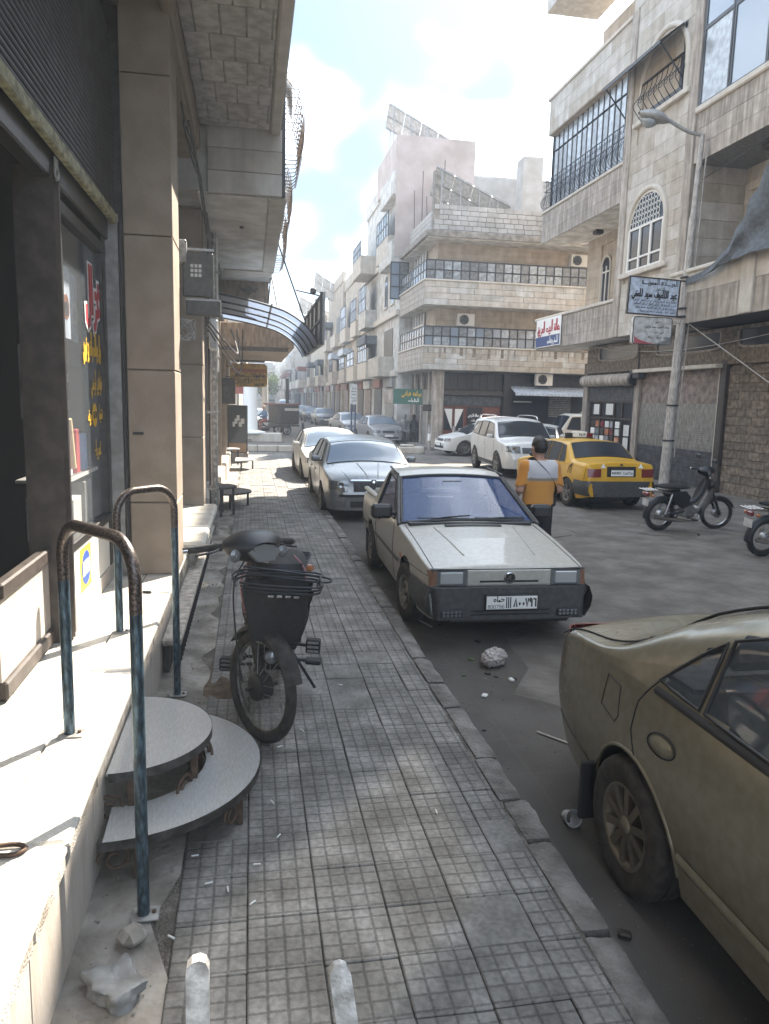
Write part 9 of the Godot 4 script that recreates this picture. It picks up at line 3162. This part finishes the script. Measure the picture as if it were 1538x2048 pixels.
func moped() -> void:
	var t := motorbike("basket_moped", "black step-through moped with a black front basket parked on the pavement tiles", Vector3(0.04, 0.13, -4.22), -0.16, -0.05, 0.72, {dusty = true, r = 0.315, cowl = 0.2, fender = M.rubber_dusty, shield = false})
	t.scale = Vector3.ONE * 1.06
	# front panel between the legs, ribbed
	var fp := MB.new()
	fp.grid(8, 10, func(u: float, v: float):
		var y := lerpf(0.5, 0.96, v)
		return Vector3(lerpf(-0.13, 0.13, u) * (0.75 + 0.5 * v), y, -0.2 - 0.1 * v + 0.06 * sin(PI * u)), false)
	put("front_panel", fp, M.black_metal, t)
	for k in 8: put("panel_rib", bx(Vector3(-0.14, 0.5 + k * 0.028, -0.2), Vector3(-0.02, 0.512 + k * 0.028, -0.15), 0.003), M.gray_plastic, t)
	for s in [-1.0, 1.0]:
		put("red_edge", wire(smooth3([Vector3(s * 0.15, 0.62, -0.28), Vector3(s * 0.19, 0.8, -0.3), Vector3(s * 0.17, 0.92, -0.34), Vector3(s * 0.1, 0.99, -0.36)], 4), 0.007, 6), mt(0.28, 0.12, 0.13, 0.4), t)
		var ls := MB.new()
		ls.grid(8, 8, func(u: float, v: float):
			var y := lerpf(0.35, 0.92, v)
			var wd := lerpf(0.08, 0.16, sin(PI * clampf(v * 0.9, 0, 1)))
			return Vector3(s * (0.05 + wd * u), y, -0.34 - 0.14 * (1.0 - v) - 0.06 * u), s < 0)
		put("leg_shield", ls, M.black_metal, t)
		var pd := part("pedal", t, Vector3(s * 0.26, 0.3 if s < 0 else 0.5, -0.35 if s < 0 else -0.2))
		put("pedal_body", bx(Vector3(-0.042, -0.04, -0.03), Vector3(0.042, 0.04, 0.03), 0.008), M.rubber, pd)
		for k in 3: put("reflector", bx(Vector3(-0.032, -0.032 + k * 0.025, 0.03), Vector3(0.032, -0.018 + k * 0.025, 0.033), 0.002), M.steel, pd)
		put("crank", cyl(Vector3(-s * 0.16, 0.0, -0.02), Vector3(-s * 0.04, 0, 0), 0.01, 6), M.dark_iron, pd)
	# basket, wire rim and cloth liner
	var bk := part("basket", t, Vector3(0.06, 0.6, -0.02), 0.1)
	var cl := MB.new()
	for k in 4:
		cl.grid(10, 8, func(u: float, v: float):
			var w := lerpf(0.13, 0.18, v)
			var d := lerpf(0.09, 0.135, v)
			var q := [Vector3(-w, 0, d), Vector3(w, 0, d), Vector3(w, 0, -d), Vector3(-w, 0, -d)]
			var p: Vector3 = q[k].lerp(q[(k + 1) % 4], u)
			p.y = lerpf(0.0, 0.29, v)
			var bulge := 0.014 * sin(u * 9.0 + k) * sin(v * 6.0 + k * 2.0)
			return p + Vector3(p.x, 0, p.z).normalized() * bulge)
	cl.quad(Vector3(-0.14, 0.002, 0.09), Vector3(0.14, 0.002, 0.09), Vector3(0.14, 0.002, -0.09), Vector3(-0.14, 0.002, -0.09))
	put("liner", cl, mt(0.012, 0.012, 0.014, 0.8, {tex = noise_tex("mottle", 0.82, 1.0, 0.012), scale = 4.0, world = false}), bk)
	for k in 3:
		var w := 0.19 + 0.006 * k
		var y := 0.3 + k * 0.018
		put("rim_wire", wire(smooth3([Vector3(-w, y, 0.14), Vector3(w, y - 0.01, 0.15), Vector3(w + 0.02, y, 0.0), Vector3(w, y, -0.14), Vector3(-w, y, -0.14)], 4, true), 0.006, 5), M.dark_iron, bk)
	put("rack_wire", wire(smooth3([Vector3(-0.22, 0.36, 0.0), Vector3(0.1, 0.34, 0.05), Vector3(0.27, 0.32, 0.0), Vector3(0.24, 0.33, -0.08), Vector3(-0.2, 0.37, -0.08)], 4), 0.006, 5), M.dark_iron, bk)
	for k in 4: put("clip", bx(Vector3(-0.05 + k * 0.045, 0.26, 0.137), Vector3(-0.02 + k * 0.045, 0.275, 0.15), 0.003), M.chrome, bk)
	# two small round lamps under the basket
	for k in 2:
		var lp := part("spot_lamp", t, Vector3(0.06 + k * 0.095, 0.535, 0.13), 0.1)
		var m := MB.new()
		m.at(Vector3.ZERO, Basis(Vector3.RIGHT, PI / 2))
		m.lathe([Vector2(0.0, -0.05), Vector2(0.03, -0.045), Vector2(0.042, 0.0), Vector2(0.042, 0.012), Vector2(0.037, 0.014)], 16)
		put("housing", m, M.black_plastic, lp)
		var l := MB.new()
		l.at(Vector3(0, 0, 0.008), Basis(Vector3.RIGHT, PI / 2))
		l.lathe([Vector2(0.037, 0.0), Vector2(0.03, 0.008), Vector2(0.0, 0.012)], 16)
		put("lens", l, M.lens_clear, lp)
	put("brake_cable", wire(smooth3([Vector3(-0.15, 1.0, -0.3), Vector3(-0.2, 0.85, -0.12), Vector3(-0.15, 0.55, 0.0), Vector3(-0.1, 0.35, 0.05)], 5), 0.005, 5), M.ink, t)

func right_bikes() -> void:
	motorbike("black_motorbike", "black step-through motorbike parked side-on at the foot of the lamp post", Vector3(8.24, 0, -11.95), PI / 2 + 0.12, 0.1, -0.25, {mirrors = true, r = 0.29, group = "motorbikes parked on the right"})
	motorbike("black_motorbike", "dark motorbike cut by the right edge, nearest of the two at the right", Vector3(8.65, 0, -9.75), PI / 2 + 0.1, 0.1, 0.1, {mirrors = false, r = 0.29, group = "motorbikes parked on the right"})
	var b := motorbike("distant_motorbike", "dark motorbike standing behind the silver cars on the far right pavement", Vector3(6.9, 0, -53.0), 0.3, 0.1, 0.2, {mirrors = true})
	# cargo tricycle with its rider
	var t := thing("cargo_tricycle", "cargo tricycle with a tall brown covered box standing at the far left", "tricycle", Vector3(1.15, 0, -43.5), -PI / 2 + 0.5)
	bike_wheel(t, Vector3(0, 0.3, 1.0), 0.3, 0.05)
	bike_wheel(t, Vector3(-0.5, 0.3, -0.7), 0.3, 0.05)
	bike_wheel(t, Vector3(0.5, 0.3, -0.7), 0.3, 0.05)
	put("frame", wire(smooth3([Vector3(0, 0.35, 0.95), Vector3(0, 0.9, 0.75), Vector3(0, 0.5, 0.4), Vector3(0, 0.45, -0.7)], 4), 0.04, 6), M.dark_iron, t)
	put("handlebar", wire([Vector3(-0.35, 1.05, 0.6), Vector3(0, 1.0, 0.72), Vector3(0.35, 1.05, 0.6)], 0.02, 6), M.dark_iron, t)
	put("saddle", bx(Vector3(-0.15, 0.72, -0.05), Vector3(0.15, 0.82, 0.4), 0.05), M.rubber, t)
	put("cargo_bed", bx(Vector3(-0.6, 0.5, -1.5), Vector3(0.6, 0.6, -0.1), 0.01), M.frame_brown, t)
	put("cover", bx(Vector3(-0.6, 0.62, -1.5), Vector3(0.6, 1.75, -0.1), 0.05), M.frame_brown, t)
	put("roof_edge", bx(Vector3(-0.64, 1.72, -1.55), Vector3(0.64, 1.82, 0.2), 0.02), M.door_red, t)
	put("pale_band", bx(Vector3(-0.61, 1.4, -1.51), Vector3(0.61, 1.55, -0.5), 0.01), M.trim, t)
	var p := thing("person", "person in blue and red sitting on the cargo tricycle", "person", Vector3(0.85, 0.0, -43.2), -PI / 2 + 0.5)
	var caps := [[Vector3(0, 0.85, 0.1), Vector3(0, 1.3, 0.15), 0.14, 0.15], [Vector3(0, 1.3, 0.15), Vector3(0, 1.45, 0.17), 0.07, 0.06], [Vector3(0, 1.52, 0.18), Vector3(0, 1.58, 0.18), 0.1, 0.1]]
	for s in [-1.0, 1.0]:
		caps.append([Vector3(s * 0.19, 1.3, 0.15), Vector3(s * 0.28, 1.1, 0.35), 0.06, 0.05])
		caps.append([Vector3(s * 0.28, 1.1, 0.35), Vector3(s * 0.3, 1.05, 0.6), 0.05, 0.04])
		caps.append([Vector3(s * 0.12, 0.85, 0.15), Vector3(s * 0.18, 0.75, 0.5), 0.09, 0.07])
		caps.append([Vector3(s * 0.18, 0.75, 0.5), Vector3(s * 0.18, 0.35, 0.5), 0.065, 0.05])
	put("body", sdf_figure(caps, 0.03, 0.04, null, func(v: Vector3) -> Color: return Color(0.35, 0.2, 0.14) if v.y > 1.42 else (Color(0.1, 0.2, 0.35) if v.y > 0.95 else Color(0.3, 0.07, 0.05))), M.cloth, p)

# ---------------------------------------------------------------- the scene
func _ready() -> void:
	R.seed = 20
	var cam := Camera3D.new()
	cam.name = "camera"
	cam.fov = 69.4
	cam.near = 0.05
	cam.far = 900.0
	var yaw := deg_to_rad(10.3)
	var pitch := deg_to_rad(8.6)
	var roll := deg_to_rad(1.45)
	var fw := Vector3(sin(yaw) * cos(pitch), -sin(pitch), -cos(yaw) * cos(pitch))
	var rt := Vector3(cos(yaw), 0, sin(yaw))
	var up := rt.cross(fw)
	var r2 := rt * cos(roll) + up * sin(roll)
	var u2 := up * cos(roll) - rt * sin(roll)
	cam.transform = Transform3D(Basis(r2, u2, -fw), Vector3(0, 2.15, 0))
	add_child(cam)
	cam.current = true
	var env := Environment.new()
	env.background_mode = Environment.BG_SKY
	env.sky = make_sky()
	env.background_energy_multiplier = 1.0
	env.tonemap_mode = Environment.TONE_MAPPER_LINEAR
	env.tonemap_exposure = 5.0
	env.sdfgi_enabled = true
	env.ssao_enabled = true
	env.ssil_enabled = true
	env.fog_enabled = true
	env.fog_density = 0.003
	env.fog_light_color = Color(0.86, 0.9, 0.95)
	var we := WorldEnvironment.new()
	we.name = "world_environment"
	we.environment = env
	add_child(we)
	var sun := DirectionalLight3D.new()
	sun.name = "sun"
	sun.light_energy = 1.6
	sun.light_color = Color(1.0, 0.96, 0.9)
	sun.light_angular_distance = 0.5
	sun.shadow_enabled = true
	sun.sky_mode = DirectionalLight3D.SKY_MODE_LIGHT_ONLY
	sun.look_at_from_position(SUN_DIR * 50.0, Vector3.ZERO, Vector3.UP)
	add_child(sun)
	make_materials()
	ground()
	left_shop()
	left_row()
	right_building()
	mid_building()
	far_rows()
	shop_goods()
	handrail("near tube handrail with blue legs and bare worn top, closest to the camera", Vector3(-0.42, 0.13, -2.75), Vector3(-0.78, 0.68, -3.22), 1.62)
	handrail("far tube handrail with blue legs beside the stone column", Vector3(-0.5, 0.13, -4.96), Vector3(-0.81, 0.68, -4.66), 1.56)
	round_steps()
	white_stand()
	lamp_post()
	distant_steps()
	gold_saloon()
	pickup()
	octavia()
	white_saloon()
	santa()
	taxi()
	sport_hatch()
	far_cars()
	moped()
	right_bikes()
	man()
	litter()
